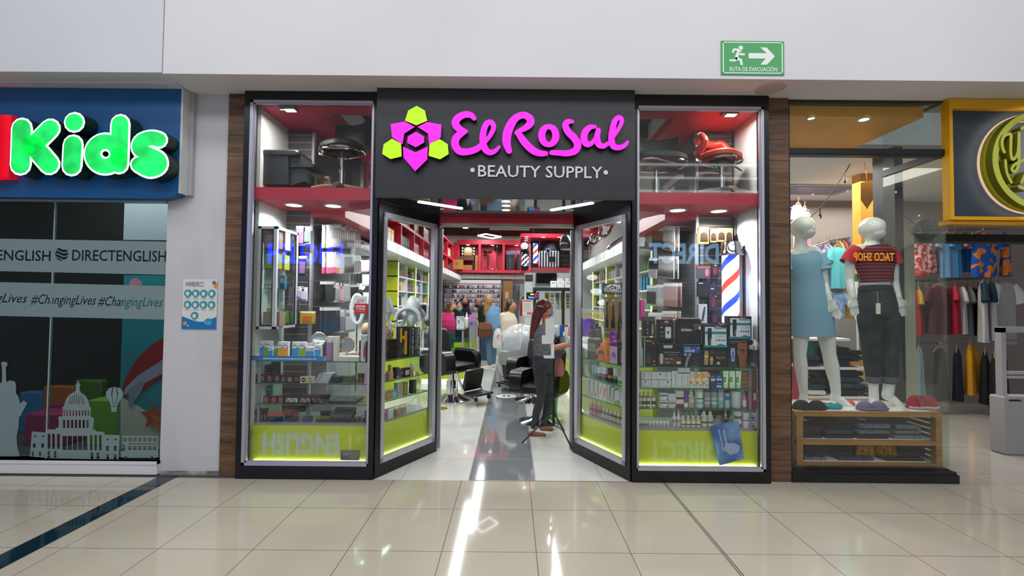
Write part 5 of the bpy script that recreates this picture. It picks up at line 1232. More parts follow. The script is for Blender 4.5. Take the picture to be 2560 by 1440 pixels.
# ---------------------------------------------------------------- left window
SWX = -2.085
def sy(px): return -SWX*F_PX/(1282-px)               # depth on the left slatwall under this pixel column
rowsL = [('A',562,[(772,806,'brush',['#8f9396','#b8b2aa'],'clear brush pouch in the top hook row of the left slatwall, silver handles'),(812,824,'brush',['#c9794a','#9a9496'],'clear brush pouch with orange handle in the top hook row of the left slatwall'),(826,842,'brush',['#2c2c30','#8c8480'],'clear brush pouch with dark handle in the top hook row of the left slatwall'),(844,860,'brush',['#3a2c28','#c4b8b0'],'long brush pouch at the far end of the top hook row, left slatwall')],.052,.24),
  ('B',630,[(774,796,'file',['#efe6ea','#ef5f9a'],'white and pink nail file pack in the second hook row'),(798,803,'file',['#efe4d4','#d98a2a'],'white and orange nail file pack in the second hook row'),(806,816,'file',['#dfe2e6','#c8ccd4'],'white nail file pack beside the orange one'),(820,842,'brush',['#6a4630','#4a382c'],'brown handled brush pouch in the second hook row'),(845,862,'card',['#d9dcdc','#aeb4b4'],'white carded pack at the far end of the second hook row')],.05,.22),
  ('C',704,[(770,792,'card',['#17181c','#22242a'],'black carded pack in the third hook row'),(794,806,'card',['#d8dadb','#9fa3a8'],'white carded pack in the third hook row'),(808,814,'card',['#d05a86','#e9b3c6'],'pink carded pack in the third hook row'),(816,834,'brush',['#c9b8b8','#b7a6a6'],'pale pink brush pouch in the third hook row'),(837,858,'stick',['#4a4e4c','#2a2c2b'],'dark tube pack at the far end of the third hook row')],.055,.21),
  ('D',768,[(770,808,'stick',['#3a3f4a','#1e3a52'],'blue-black brush hanging in the fourth hook row'),(810,822,'card',['#d9d6cf','#7d7f82'],'cream carded scissors in the fourth hook row'),(824,850,'card',['#8f9296','#c9c9cc'],'silver carded tool at the far end of the fourth hook row')],.045,.26),
  ('E',850,[(800,846,'card',['#b03a52','#e0dfe4'],'red and white carded pack in the lowest hook row')],.05,.1)]
for nm,yp,segs,w,h in rowsL:
    for (a,c,kind,cols,lb) in segs:
        Y0,Y1_ = sy(a),sy(c); n = max(1,int((Y1_-Y0)/.052)+1); sp = []
        for i in range(n):
            y = Y0+(Y1_-Y0)*i/max(1,n-1); zz = pxz(1282-2.085*F_PX/y,yp+(a-772)*.12,SWX).z
            for k in range(2): sp.append((SWX+.19-.045*k,y,zz))
        hook_row('hanging_pack','pack',lb,'packs on the left slatwall',sp,PI/2,kind,cols,w,h)
        hooks('steel hook carrying packs on the side slatwall of the left window',[(SWX+.001,p[1],p[2]+.004) for p in sp[::2]],(.22,0,.004),'hooks on the left slatwall')
for (x,y,kind,cols,w,h,lb) in ((752,565,'card',['#6d6f74','#c95a8a'],.09,.2,'grey comb card at the top of the front slatwall strip'),(768,566,'card',['#8a8d92','#5d7f82'],.07,.18,'grey and teal comb card beside the steel upright'),(757,640,'card',['#26272c','#7d5a8a'],.08,.2,'black card with a purple tool on the front slatwall strip'),(752,716,'card',['#dcdcdf','#b9a6c9'],.07,.14,'white comb card behind the wall cabinet edge'),(762,718,'card',['#e0e0e2','#c9bcd6'],.06,.14,'second white comb card behind the wall cabinet edge')):
    p = W(x,y,4.72); mb,mats = packmesh(kind,cols,w,h); obj('hanging_pack',mb,mats,label=lb,cat='pack',loc=p)
    hooks('steel hook on the front slatwall strip of the left window',[(p.x,4.809,p.z+.004)],(0,-.1,.003),'hooks on the front strip')
p = W(770,778,4.66); mb,mats = packmesh('bag',['#b39a1e','#c9601e'],.15,.13); obj('foil_bag',mb,mats,label='golden yellow foil bag hanging beside the wall cabinet',cat='bag',loc=p)
hooks('steel hook holding the golden foil bag',[(p.x,4.809,p.z+.004)],(0,-.16,.003),None)
# wall cabinet
cx0,cx1 = -2.34,W(690,700,4.25).x; cy0,cy1 = 4.25,4.68
cz0,cz1 = W(650,823,4.25).z,W(650,565,4.25).z
t = thing('wall_cabinet','white framed glass wall cabinet full of boxes in the left window','cabinet',((cx0+cx1)/2,cy0,cz0))
fw_ = .03; WC = mat('#c9cccd',.35,.2)
fr = M()
for (x0,x1,y0,y1) in ((cx0,cx0+fw_,cy0,cy0+fw_),(cx1-fw_,cx1,cy0,cy0+fw_),(cx1-fw_,cx1,cy1-fw_,cy1),(cx0,cx0+fw_,cy1-fw_,cy1)): fr.box(x0,x1,y0,y1,cz0,cz1)
for z0,z1 in ((cz0,cz0+.025),(cz1-.025,cz1)): fr.box(cx0,cx1,cy0,cy1,z0,z1)
obj('carcass',fr,WC,t)
dr = obj('door',M().box(cx0+fw_,cx1-fw_,cy0+.004,cy0+.012,cz0+.025,cz0+.04).box(cx0+fw_,cx1-fw_,cy0+.004,cy0+.012,cz1-.04,cz1-.025).box(cx0+fw_,cx0+fw_+.012,cy0+.004,cy0+.012,cz0+.025,cz1-.025).box(cx1-fw_-.012,cx1-fw_,cy0+.004,cy0+.012,cz0+.025,cz1-.025),BLK,t)
obj('pane',M().box(cx0+fw_+.01,cx1-fw_-.01,cy0+.006,cy0+.01,cz0+.035,cz1-.035),GLASS,dr)
d2 = obj('door',M().box(cx1-.012,cx1-.004,cy0+fw_,cy1-fw_,cz0+.025,cz0+.04).box(cx1-.012,cx1-.004,cy0+fw_,cy1-fw_,cz1-.04,cz1-.025).box(cx1-.012,cx1-.004,cy0+fw_,cy0+fw_+.012,cz0+.025,cz1-.025).box(cx1-.012,cx1-.004,cy1-fw_-.012,cy1-fw_,cz0+.025,cz1-.025),BLK,t)
obj('pane',M().box(cx1-.01,cx1-.006,cy0+fw_+.01,cy1-fw_-.01,cz0+.035,cz1-.035),GLASS,d2)
obj('handle',M().tube([(cx1,cy1-.02,cz0+.3),(cx1+.03,cy1-.02,cz0+.3),(cx1+.03,cy1-.02,cz0+.16),(cx1,cy1-.02,cz0+.16)],.006,8),CHROME,d2)
czs = [W(650,y,4.3).z for y in (621,671,721)]
for z in czs: obj('glass_shelf',M().box(cx0+.01,cx1-.01,cy0+.02,cy1-.02,z-.008,z),SHELFGLASS,t)
zc = [cz0+.026]+czs[::-1]
def cab(lb,n,x0,x1,y0,zi,wd,hh,d,col,dec,rows=1,gx=.002):
    mb,mats = carton_mesh(wd,d,hh,col,dec); k = 0; first = None
    for r_ in range(rows):
        for i in range(n):
            loc = (x0+wd/2+i*(wd+gx),y0,zi+.0005+r_*(hh+.0006))
            if first is None: first = obj('carton',mb,mats,label=lb,cat='box',group='cartons in the wall cabinet',loc=loc)
            else: c = first.copy(); C.objects.link(c); c.location = loc
dots = [('r',.1,.16,.9,.24,'#5a5a5a'),('r',.1,.6,.55,.66,'#8a8a8a')]
cab('dusty pink carton stacked on the top shelf of the wall cabinet',2,cx0+.04,0,cy0+.05,zc[3],.062,.042,.08,'#b08a8e',dots,4)
cab('dusty pink carton at the back of the top cabinet shelf, facing the side door',2,cx0+.04,0,cy0+.16,zc[3],.066,.043,.1,'#c49aa0',dots,4)
cab('blue carton in the upper cabinet behind its side door',1,cx1-.09,0,cy0+.28,zc[3],.06,.085,.07,'#2a6fc0',[('r',.1,.4,.9,.6,'#e6edf2')],2)
cab('lime carton stacked on the second shelf of the wall cabinet',2,cx0+.045,0,cy0+.05,zc[2],.058,.046,.08,'#a8b93a',dots,3)
cab('lime carton at the back of the second cabinet shelf',2,cx0+.045,0,cy0+.17,zc[2],.06,.046,.1,'#b4c446',dots,3)
cab('small pale blue carton on the third cabinet shelf',3,cx0+.04,0,cy0+.05,zc[1],.036,.045,.05,'#8aa3b4',[('r',.15,.2,.85,.45,'#dfe6ea')],1)
cab('tall blue carton on the third cabinet shelf beside the side door',1,cx1-.08,0,cy0+.22,zc[1],.05,.13,.05,'#3a86b4',[('r',.2,.5,.8,.8,'#d9e6ee')],1)
cab('tan kraft carton on the cabinet floor',3,cx0+.04,0,cy0+.05,zc[0],.05,.13,.1,'#94806a',[('r',.1,.1,.4,.16,'#d6cfc4')],1)
cab('lime carton resting on the tan kraft cartons',2,cx0+.065,0,cy0+.06,zc[0]+.1315,.034,.034,.08,'#b4c43c',dots,1)
cab('cream slim carton on the cabinet floor near the side door',3,cx1-.12,0,cy0+.25,zc[0],.028,.12,.04,'#b8ad8c',[('r',.3,.2,.7,.8,'#e6dfcc')],1)
for k in range(3):
    q = W(704+k*9,790,4.56)
    mb = M().lathe([(.018,0),(.02,.005),(.02,.09),(.008,.12),(.008,.14)],n=12)
    obj('green_bottle',mb,film('green_plastic','#2c9a4e',.7),label='small green bottle on the cabinet floor behind the side door',cat='bottle',group='green bottles in the wall cabinet',loc=(cx1-.03-.05*(k == 1),cy0+.33+.05*k-.05,zc[0]))
# goods on the top of the left counter
Yl = 4.30; ZT = LZ[0]+.0005
def lc(lb,x0,y0,x1,y1,base,dec=(),d=.04,Y=Yl,**k): return carton(lb,x0,y0,x1,y1,Y,base,dec,d,z=k.pop('z',ZT),**k)
med = lambda c: [('r',0,0,1,.58,c),('r',.08,.72,.8,.78,'#5a86b8'),('r',.08,.84,.6,.88,'#9fb3c4'),('p',[(0,.58),(.6,.58),(1,.74),(1,.58)],'#d65a9a')]
tr = ZT+.028
lc('white medicine carton with blue base, first on the blue leaflet tray',642,846,660,885,'#eef0f0',med('#2f9ad0'),z=tr,Y=4.36)
lc('white medicine carton with green base beside the first blue one',661,846,678,885,'#eef0f0',med('#86b83a'),z=tr,Y=4.36)
lc('small white and blue carton in front of the green bottle',670,863,682,889,'#eef0f0',med('#2f9ad0'),z=tr,Y=4.33)
bottle('small green bottle on the blue leaflet tray',683,862,694,888,4.34,'#3a8a4a','#e4e8e4',z=tr)
for k,(x,lb) in enumerate(((695,'white and orange medicine carton left of its twin'),(708,'white and orange medicine carton right of its twin'))): lc(lb,x,851,x+12,888,'#eef0f0',med('#e8a51e'),z=tr,Y=4.35)
lc('white and blue medicine carton in the middle of the blue tray',730,852,746,889,'#eef0f0',med('#2f9ad0'),z=tr,Y=4.34); lc('white and green medicine carton in the middle of the blue tray',748,852,764,889,'#eef0f0',med('#86b83a'),z=tr,Y=4.34)
for k in range(3): lc('slim white and blue carton at the tray end, %s' % ['beside the green carton','between its twins','beside the wider blue carton'][k],765+k*7,864,771+k*7,889,'#eef0f0',med('#2f9ad0'),z=tr,Y=4.34)
lc('wider white and blue carton at the right end of the blue tray',787,859,802,889,'#eef0f0',med('#2f9ad0'),z=tr,Y=4.36)
for k in range(3): lc('plain white carton behind the medicine cartons, %s' % ['behind the blue one','behind the slim ones','nearest the silver mirror'][k],756+k*13,848-k*2,767+k*13,885,'#e6e9ea',[('r',.1,.7,.7,.76,'#9fb8cc')],z=ZT,Y=4.44)
x0,x1,z0,z1 = span(616,889,812,903,4.275)
t = thing('leaflet_tray','long blue and white leaflet tray with slogan along the counter front','tray',((x0+x1)/2,4.3,ZT))
obj('tray_board',M().box(x0+.02,x1-.02,4.29,4.42,ZT,ZT+.027),mat('#e4e8ea',.4),t)
obj('blue_front',M().prism([(x0+.012,ZT+.0),(x1-.02,ZT),(x1,ZT+.033),(x0+.03,ZT+.033)],4.284,4.289),mat('#2a8fcf',.4),t)
obj('purple_stripe',M().prism([(x0+.027,ZT+.033),(x1,ZT+.033),(x1+.003,ZT+.041),(x0+.032,ZT+.041)],4.2835,4.289),mat('#7d3f9a',.4),t)
obj('slogan',M().text('Gentle formulas tailored specifically for acne prone skin',(x0+.15,4.2836,ZT+.011),w=(x1-x0)*.68,m=0,bold=.02),mat('#eef4f8',.4),t)
bottle('tall lilac bottle with white cap on the left counter',813,841,829,902,4.29,'#a87fb8','#e4e0dc',shape='cyl',capf=.24,z=ZT)
bottle('tall cream bottle standing next to the lilac bottle',830,841,846,902,4.29,'#e2ddd2','#e9e4da',shape='cyl',capf=.24,z=ZT)
lc('white carton with a pink bottle picture at the right end of the counter',902,838,917,903,'#dfe2e8',[('c',.62,.36,.2,.3,'#c22a6a'),('r',.5,.6,.74,.72,'#8f95a6'),('r',.1,.85,.6,.88,'#8f95a6')],d=.06,Y=4.29)
lc('flat white boxes under the round gold-rimmed mirror',834,893,897,904,'#dcd2cc',[('r',0,.48,1,.54,'#a89a92')],d=.12,Y=4.29)
q = W(867,862,4.36); t = thing('vanity_mirror','round table mirror with a thin gold rim standing on flat boxes','mirror',(q.x,4.36,q.z-.12))
r = 19*4.36/F_PX; Rm = Matrix.Translation(q) @ Matrix.Rotation(R_(-12),4,'X') @ Matrix.Rotation(PI/2,4,'X')
obj('glass',M().lathe([(.001,.003),(r*.94,.003),(r*.94,-.003),(.001,-.003)],n=36).tf(Rm),MIRROR,t); obj('gold_rim',M().tube([(r*math.cos(2*PI*i/36),r*math.sin(2*PI*i/36),0) for i in range(37)],.0035,8).tf(Rm),mat('#c49a4a',.25,.9),t)
obj('foot',M().box(q.x-.035,q.x+.035,4.35,4.40,q.z-.115,q.z-.104).cyl((q.x,4.37,q.z-.108),(q.x,4.365,q.z-r),.006,8),mat('#c49a4a',.25,.9),t)
q = W(797,848,4.5); t = thing('vanity_mirror','round silver tilted mirror in plastic behind the tall lilac bottle','mirror',(q.x,4.5,ZT)); r = 17*4.5/F_PX
Rm = Matrix.Translation(q) @ Matrix.Rotation(R_(20),4,'Z') @ Matrix.Rotation(R_(-15),4,'X') @ Matrix.Rotation(PI/2,4,'X')
obj('dish',M().lathe([(.001,.004),(r*.8,.008),(r*.95,.014),(r*1.05,.01),(r*1.05,-.01),(.001,-.02)],n=32).tf(Rm),mat('#b9bdc0',.2,.7),t); obj('stand',M().tube([q-Vector((0,0,r)),(q.x,q.y+.02,ZT)],.008,8).lathe([(.001,ZT),(.05,ZT),(.04,ZT+.012),(.001,ZT+.014)],(q.x,q.y+.02,0),16),mat('#b9bdc0',.2,.7),t)
obj('sticker_dot',M().lathe([(.001,.0155),(.007,.0155),(.007,.0145),(.001,.0145)],n=12).tf(Rm),mat('#c8d020',.5),t)
for k in range(5):
    q = W(748+k*4.5,842,4.52); obj('comb_case',M().lathe([(.012,0),(.012,.02),(.006,.11),(.001,.115)],n=10).mv(q.x,q.y,ZT),mat('#c6cacc',.4),label='pale grey pointed comb case standing in a bunch behind the cartons',cat='case',group='comb cases')
# bust and oval ring light behind the right end
q = W(918,850,4.62); mb = M(); k = 4.62/F_PX
mb.tube([(q.x,q.y,ZT+.0),(q.x,q.y,ZT+.03),(q.x,q.y,ZT+.06),(q.x,q.y,ZT+.09),(q.x,q.y,ZT+.13),(q.x,q.y-.005,ZT+.2),(q.x,q.y-.012,ZT+.23)],[.1,.12,.1,.06,.043,.041,.045],18,flat=[.6,.6,.62,.8,1,1,1],ref=(0,1,0)); mb.ell((q.x,q.y-.03,ZT+.27),(.05,.065,.07))
obj('mannequin_bust',remesh(mb,.008,4),mat('#c9ab84',.5),label='beige mannequin bust behind the right end of the left counter',cat='mannequin')
q = W(893,773,4.85); t = thing('ring_mirror','grey oval ring mirror standing behind the red and white sticker','mirror',(q.x,4.85,ZT))
ra,rb = 14.5*4.85/F_PX,36*4.85/F_PX
obj('ring',M().tube([(q.x+ra*math.cos(2*PI*i/32),4.85,q.z+rb*math.sin(2*PI*i/32)) for i in range(33)],.02,10,flat=.5,ref=(0,1,0)),mat('#c3cbd2',.3,emit=.12),t); obj('stand',M().cyl((q.x,4.85,q.z-rb),(q.x,4.85,ZT-.4),.008,8),CHROME,t)
# second, third and bottom shelves
S2,S3,S4 = LZ[1]+.0005,LZ[2]+.0005,LLOW+.0005
def comp(c,ring=1): return [('c',.5,.5,.36,.4,'#0c0c0e'),('c',.5,.5,.3,.33,c),('p',[(.25,.35),(.33,.28),(.75,.66),(.66,.74)],'#6a3a36')] if ring else [('r',.15,.15,.85,.85,c)]
for i,(a,c,col,y) in enumerate(((628,646,'#5a463c',937),(649,663,'#a85a5a',938),(666,682,'#9a5450',938),(685,700,'#8a6656',938))):
    lc('black boxed compact with round window on the second shelf, %s' % ['brown, at the left end','rose, next to the brown','rose, third along','tan, fourth along'][i],a,y,c,957,'#141416',comp(col),z=S2)
for i,(a,c,col) in enumerate(((702,715,'#7d4a58'),(717,732,'#a8646c'),(734,749,'#6a4450'))): lc('square blush compact on the second shelf, %s' % ['plum','rose pink','dark mauve'][i],a,941,c,957,'#0f0f11',comp(col,0),z=S2)
for i,(a,c,col) in enumerate(((750,767,'#4a3424'),(768,785,'#8d8478'))): lc('cream boxed compact on the second shelf, %s' % ['dark brown powder','greyish powder'][i],a,942,c,957,'#c9bda4',[('c',.5,.5,.36,.4,col),('r',.25,.44,.75,.54,'#d9cfba')],z=S2)
for k in range(6): lc('flat grey-white box in the stack on the second shelf, %s' % ['at the bottom','second from the bottom','third from the bottom','fourth from the bottom','fifth from the bottom','on top'][k],786+k*2.2,953.5,820+k*2.0,957,['#b9bbc2','#a9abb4'][k % 2],[('r',.1,.3,.3,.7,'#5a5c62')],d=.13,z=S2+k*.0137)
lc('dark green soap-like box on the second shelf',853,943,880,957,'#3d5a34',d=.1,z=S2,Y=4.36); lc('black scrunched organizer on the second shelf beside the stack',826,942,850,957,'#0f0f12',d=.1,z=S2)
for k in range(4): bottle('slim brown foundation bottle at the right end of the second shelf, %s' % ['first','second','third','last'][k],893+k*6,935,898.5+k*6,959,4.3,['#7a5238','#8a5f42','#6a4630','#94694a'][k],'#1a1618',shape='cyl',capf=.35,z=S2)
for k in range(6):
    for j in range(2): lc('black tester stick leaning in the rack at the left of the second shelf',625+k*9,912+j*12-k*1.2,632+k*9,921+j*12-k*1.2,'#16161a',[('r',.1,.3,.4,.7,'#b9bcc0')],d=.1,Y=4.44,z=S2+.03+.055*(1-j)+k*.004,group='tester sticks in the rack',name='tester')
obj('tester_rack',M().prism([(4.43,S2),(4.6,S2),(4.6,S2+.16),(4.43,S2+.03)],W(622,930,4.44).x,W(680,930,4.44).x,ax='x'),mat('#1b1b1e',.4),label='sloping black tester rack at the left of the second shelf',cat='rack')
for i,a in enumerate((658,677,695)): lc('pink round compact on the third shelf, %s' % ['first from the left','middle one','beside the palettes'][i],a,992,a+14,1008,'#1a1214',[('c',.5,.5,.4,.44,'#b04a68'),('p',[(.2,.35),(.3,.25),(.8,.65),(.7,.75)],'#6a2a3c')],z=S3)
for i,(a,c,cs) in enumerate(((712,746,['#b9bcc0','#8d8f94','#d0d2d6']),(748,777,['#b07a76','#8a5552','#c99a90']),(779,812,['#7d6a66','#94807a','#5a4a48']))):
    lc('eyeshadow palette box on the third shelf, %s' % ['silver shades','rosy shades','taupe shades'][i],a,993,c,1009,'#23252c',[('r',.08+.15*k,.2+.33*j,.2+.15*k,.47+.33*j,cs[(k+j) % 3]) for k in range(6) for j in range(2)],d=.12,z=S3)
t = thing('palette_tray','large black tray of small shiny pans at the right of the third shelf','tray',(W(850,1005,4.4).x,4.4,S3))
x0,x1 = W(820,1005,4.3).x,W(888,1005,4.3).x
obj('tray',M().box(x0,x1,4.3,4.55,S3,S3+.02),BLK,t)
pm = M()
for i in range(9):
    for j in range(6): pm.box(x0+.01+i*.0265,x0+.03+i*.0265,4.31+j*.038,4.335+j*.038,S3+.02,S3+.024)
o = obj('pans',pm,mat('#8d9298',.15,.6),t)
for k in range(6): lc('teal carton in the dim row at the back left of the third shelf',624+k*9,966-k*.8,631.5+k*9,994,'#4a7a78',[('r',.2,.6,.8,.8,'#9fb8b4')],Y=4.5,z=S3,group='teal cartons at the back')
for k in range(5): lc('black and tan boxed mascara at the left end of the bottom shelf, %s' % ['first','second','third','fourth','fifth'][k],627+k*8,1022+(k % 2)*2,633.5+k*8,1054,'#151416',[('r',.25,.1,.75,.55,['#7a5a48','#8a5040'][k % 2])],z=S4)
def sticks(lb,n,x0,dx,w,y0,y1,body,cap,rows,grp,zb,dyz=.03,Yb=4.3,name='lipstick'):
    q0,q1,z0,z1 = span(x0,y0,x0+w,y1,Yb); r = (q1-q0)/2; h = z1-z0
    t = thing(name,lb,'lipstick',((q0+q1)/2,Yb+r,zb),group=grp)
    obj('barrel',M().lathe([(r,0),(r,h*.5)],n=10),cm(body),t,local=True); obj('cap',M().lathe([(r*.95,h*.5),(r*.95,h*.97),(r*.7,h)],n=10),cm(cap),t,local=True)
    for j in range(rows):
        for i in range(n):
            if i or j: dup(t,(W(x0+w/2+dx*i,y1,Yb).x,Yb+r+dyz*j,zb+.012*j*(rows > 2)))
sticks('coral lip gloss tube in the upright row on the bottom shelf',7,668,5.7,5.0,1027,1053,'#22365e','#b5604a',1,'coral lip glosses',S4)
sticks('dark rose lip gloss in the upright row next to the coral ones',6,712,5.8,4.8,1024,1054,'#3a2a30','#8a4a4c',1,'rose lip glosses',S4)
sticks('black capped lipstick in the stepped rows at the right of the bottom shelf',9,824,6,5.0,1036,1056,'#1a1a1c','#56585e',4,'black lipsticks in stepped rows',S4,.045)
sticks('small gold capped lipstick in front of the black tubes',6,790,5.4,4.6,1041,1056,'#1d1714','#8a6a3a',1,'gold lipsticks',S4)
sticks('short black lipstick behind the small gold ones',5,800,5,4.6,1030,1050,'#17171a','#2c2c30',2,'short black lipsticks',S4,.03,4.4)
lc('white organizer card standing at the middle of the bottom shelf',764,1020,774,1052,'#b8babd',Y=4.45,z=S4); lc('bluish compact case lying at the middle of the bottom shelf',757,1043,776,1055,'#3d4560',d=.06,z=S4)
for k in range(4): bottle('low black jar at the right end of the bottom shelf, %s' % ['first','second','third','last'][k],868+k*12,1046,878+k*12,1057,4.3,'#16181a','#2c3033',shape='jar',capf=.35,z=S4,name='jar',cat='jar')
x0,x1,z0,z1 = span(852,1134,897,1157,4.2)
obj('fallen_box',carton_mesh(x1-x0,.03,z1-z0,'#6a5f5a',[('r',0,.12,.46,.88,'#5c5866'),('r',.5,.12,.96,.88,'#7d665c'),('r',.1,.6,.4,.75,'#8a8890')])[0],carton_mesh(x1-x0,.03,z1-z0,'#6a5f5a',[('r',0,.12,.46,.88,'#5c5866'),('r',.5,.12,.96,.88,'#7d665c'),('r',.1,.6,.4,.75,'#8a8890')])[1],label='small dull box standing at the foot of the left window against the lime panel',cat='box',loc=((x0+x1)/2,4.195,.157))
# stool goods above
def sticker_card(name,label,px0,py0,px1,py1,Y,base,dec): return carton(label,px0,py0,px1,py1,Y,base,dec,.001,cat='sticker',name=name)
sticker_card('loyalty_sticker','white and red square sticker reading GANA O PAGA on the left window',886,741,918,784,FY-.0075,'#d9d4d4',[('r',0,0,1,.58,'#b8202c'),('t','LifeMiles',.2,.74,.62,'#5a5a62',.0),('c',.3,.66,.12,.025,'#c22038'),('c',.58,.69,.08,.02,'#c22038'),('t','GANA',.12,.36,.76,'#f4f0f0',.02),('t','O PAGA',.12,.21,.76,'#f4f0f0',.015),('t','con millas aquí',.14,.1,.7,'#f0d4d4',.0)])
# vanity light station deeper in, seen past the slatwall
t = thing('makeup_station','bright lit makeup mirror with white bulbs beyond the left slatwall','mirror',(-2.3,7.0,0))
obj('dark_mirror',M().box(-2.3,-2.27,6.0,8.1,1.3,2.2),mat('#3a4046',.08,.6),t)
for (x,y) in ((868,670),(905,672),(862,714),(906,716),(852,750),(898,760)):
    q = pxz(x,y,-2.24); obj('bulb',M().ell((0,0,0),(.02,.11,.05),14,10).mv(q.x,q.y,q.z),mat('#ffffff',.4,emit=4.0),t)
obj('white_canopy',M().add([pxz(x,y,-2.1) for x,y in ((852,612),(926,607),(926,640),(852,638))],[(0,1,2,3)]).box(-2.3,-2.08,6.0,8.0,2.36,2.42),mat('#eef2f2',.4),t)
lamp('makeup_light','AREA',(-2.0,6.9,2.2),14,.3,1.2)
for k,(x,y,c) in enumerate(((890,655,'#d98aa0'),(900,690,'#dfe2e0'),(902,735,'#e6e8e6'))):
    mb,mats = packmesh('card',[c,'#e9ecec'],.1,.17); f0 = None
    for i in range(6):
        q = pxz(x+i*6,y-4,-2.2); o_ = obj('hanging_pack',mb,mats,None,loc=(q.x+.05,q.y,q.z),rz=PI/2,label='%s pack hanging beside the makeup mirror bulbs' % ['pink and white','plain white','lower plain white'][k],cat='pack',group='packs by the makeup mirror') if f0 is None else f0.copy()
        if f0 is not None: C.objects.link(o_); o_.location = (q.x+.05,q.y,q.z)
        f0 = f0 or o_
# ---------------------------------------------------------------- right window goods
ZR1,ZR2,ZR3,ZR4 = RZ[0]+.0005,RZ[1]+.0005,RZ[2]+.0005,RLOW+.0005
def rc(lb,x0,y0,x1,y1,base,dec=(),d=.06,Y=4.29,z=ZR1,**k): return carton(lb,x0,y0,x1,y1,Y,base,dec,d,z=z,**k)
DG = '#9aa0a4'
rc('black clipper carton with a white side, lower left of the right window',1610.5,847,1642,918,'#131114',[('r',0,0,.06,1,'#b9b2b4'),('t','BaByliss',.14,.87,.46,'#d9d4d4',.01),('t','PRO',.62,.87,.26,'#a8202c',.01),('c',.36,.26,.17,.2,'#3a3b40'),('r',.62,.78,.8,.84,'#e0287a'),('r',.66,.14,.86,.22,'#c22a20'),('r',.62,.04,.92,.07,'#8a8488')],.09)
rc('wide black and brown clipper carton with a green tag',1644,861,1706,918,'#161414',[('r',.02,.08,.98,.42,'#4a382a'),('p',[(.22,.93),(.62,.93),(.58,.8),(.26,.8)],'#a9c4b4'),('t','BEAUTY STYLE MAGIC CLIP',.28,.6,.6,'#d0cccc',.01),('t','Anniversary',.42,.49,.4,'#a8a4a0',.0),('p',[(.11,.1),(.2,.1),(.23,.4),(.21,.56),(.1,.56),(.08,.4)],'#b9b6b2'),('r',.28,.3,.44,.36,'#8a7a68'),('r',.48,.3,.62,.36,'#8a7a68'),('r',.3,.14,.5,.2,'#8a7a68'),('r',.76,.12,.92,.22,'#dcdcdc')],.1)
rc('blue and black carton reading CORDLESS with a white clipper',1707.5,866,1750,918,'#17181c',[('r',0,.66,1,.98,'#1d4fa0'),('t','CORDLESS',.09,.7,.6,'#e6e8ee',.02,.13),('t','Fade',.12,.86,.3,'#c9d4e8',.0),('p',[(.76,.76),(.82,.8),(.9,.84),(.8,.9),(.95,.94),(.86,.8)],'#d0d8ea'),('c',.14,.58,.1,.07,'#8f9fc0'),('p',[(.1,.0),(.2,.35),(.36,.64),(.48,.62),(.3,.3),(.22,.0)],'#c9ccd4'),('p',[(.14,.02),(.22,.3),(.36,.58),(.42,.58),(.26,.28),(.19,.02)],'#202c50'),('t','PROFESSIONAL TRIMMER',.46,.03,.48,'#b9bcc4',.0)]+[('r',.64,.12+.08*k,.94,.135+.08*k,'#5a5c62') for k in range(6)],.09)
rc('black barber carton showing two gold clippers',1750,872,1819,918,'#121113',[('p',[(.16,.1),(.28,.1),(.31,.6),(.3,.8),(.17,.8),(.15,.6)],'#b8904a'),('r',.17,.8,.3,.88,'#8a8d92'),('c',.235,.56,.04,.05,'#e8e2d0'),('p',[(.37,.12),(.45,.12),(.48,.4),(.46,.56),(.37,.56),(.35,.4)],'#b8904a'),('c',.42,.4,.025,.035,'#e8e2d0'),('c',.44,.8,.08,.1,'#5a4a1c'),('t','PUBLISHED',.54,.66,.42,'#4a4c4a',.02,.18),('t','Barber',.6,.46,.34,'#a9a49a',.0),('t','Selection',.66,.38,.2,'#8a857c',.0),('p',[(.58,.2),(.66,.1),(.74,.2),(.66,.3)],'#b9b6b0')],.1)
rc('carton printed with half a man\'s face and a lilac clipper',1820,848,1868,918,'#17191f',[('p',[(0,0),(.5,0),(.3,.3),(0,.36)],'#1d3a4a'),('p',[(.62,0),(1,0),(1,.98),(.6,.95),(.5,.78),(.5,.5),(.56,.3)],'#8a5a3c'),('p',[(.6,.95),(1,.98),(1,.86),(.66,.84)],'#6a3a24'),('p',[(.6,.6),(.9,.57),(.9,.61),(.64,.65)],'#2a1810'),('c',.76,.53,.06,.02,'#1d120c'),('r',.84,.2,1,.235,'#7a4038'),('c',.52,.52,.04,.09,'#9a6848'),('t','MÁQUINA CORTADORA',.06,.9,.5,'#b9cfe0',.02),('t','DE USO PROFESIONAL',.06,.84,.4,'#7d8fa0',.0),('p',[(.18,.2),(.32,.2),(.36,.5),(.34,.68),(.14,.68),(.12,.5)],'#a9a6d8'),('r',.21,.3,.28,.55,'#4a4a8a'),('r',.16,.68,.32,.76,'#2a2c34'),('t','Beauty Style',.06,.05,.3,'#7d93a4',.0)],.1)
rc('dark carton with a rose-gold trimmer, upper left of the right window',1609,797,1638,846,'#17130f',[('r',0,.78,1,1,'#5a5248'),('p',[(.7,.05),(.84,.05),(.88,.3),(.82,.66),(.72,.66),(.66,.3)],'#b08458'),('c',.34,.34,.08,.05,'#9a9690'),('c',.34,.16,.08,.05,'#9a9690'),('c',.34,.68,.08,.05,'#8a867c'),('r',.24,.5,.46,.53,'#8a867c')],.07,z=ZR1+.275)
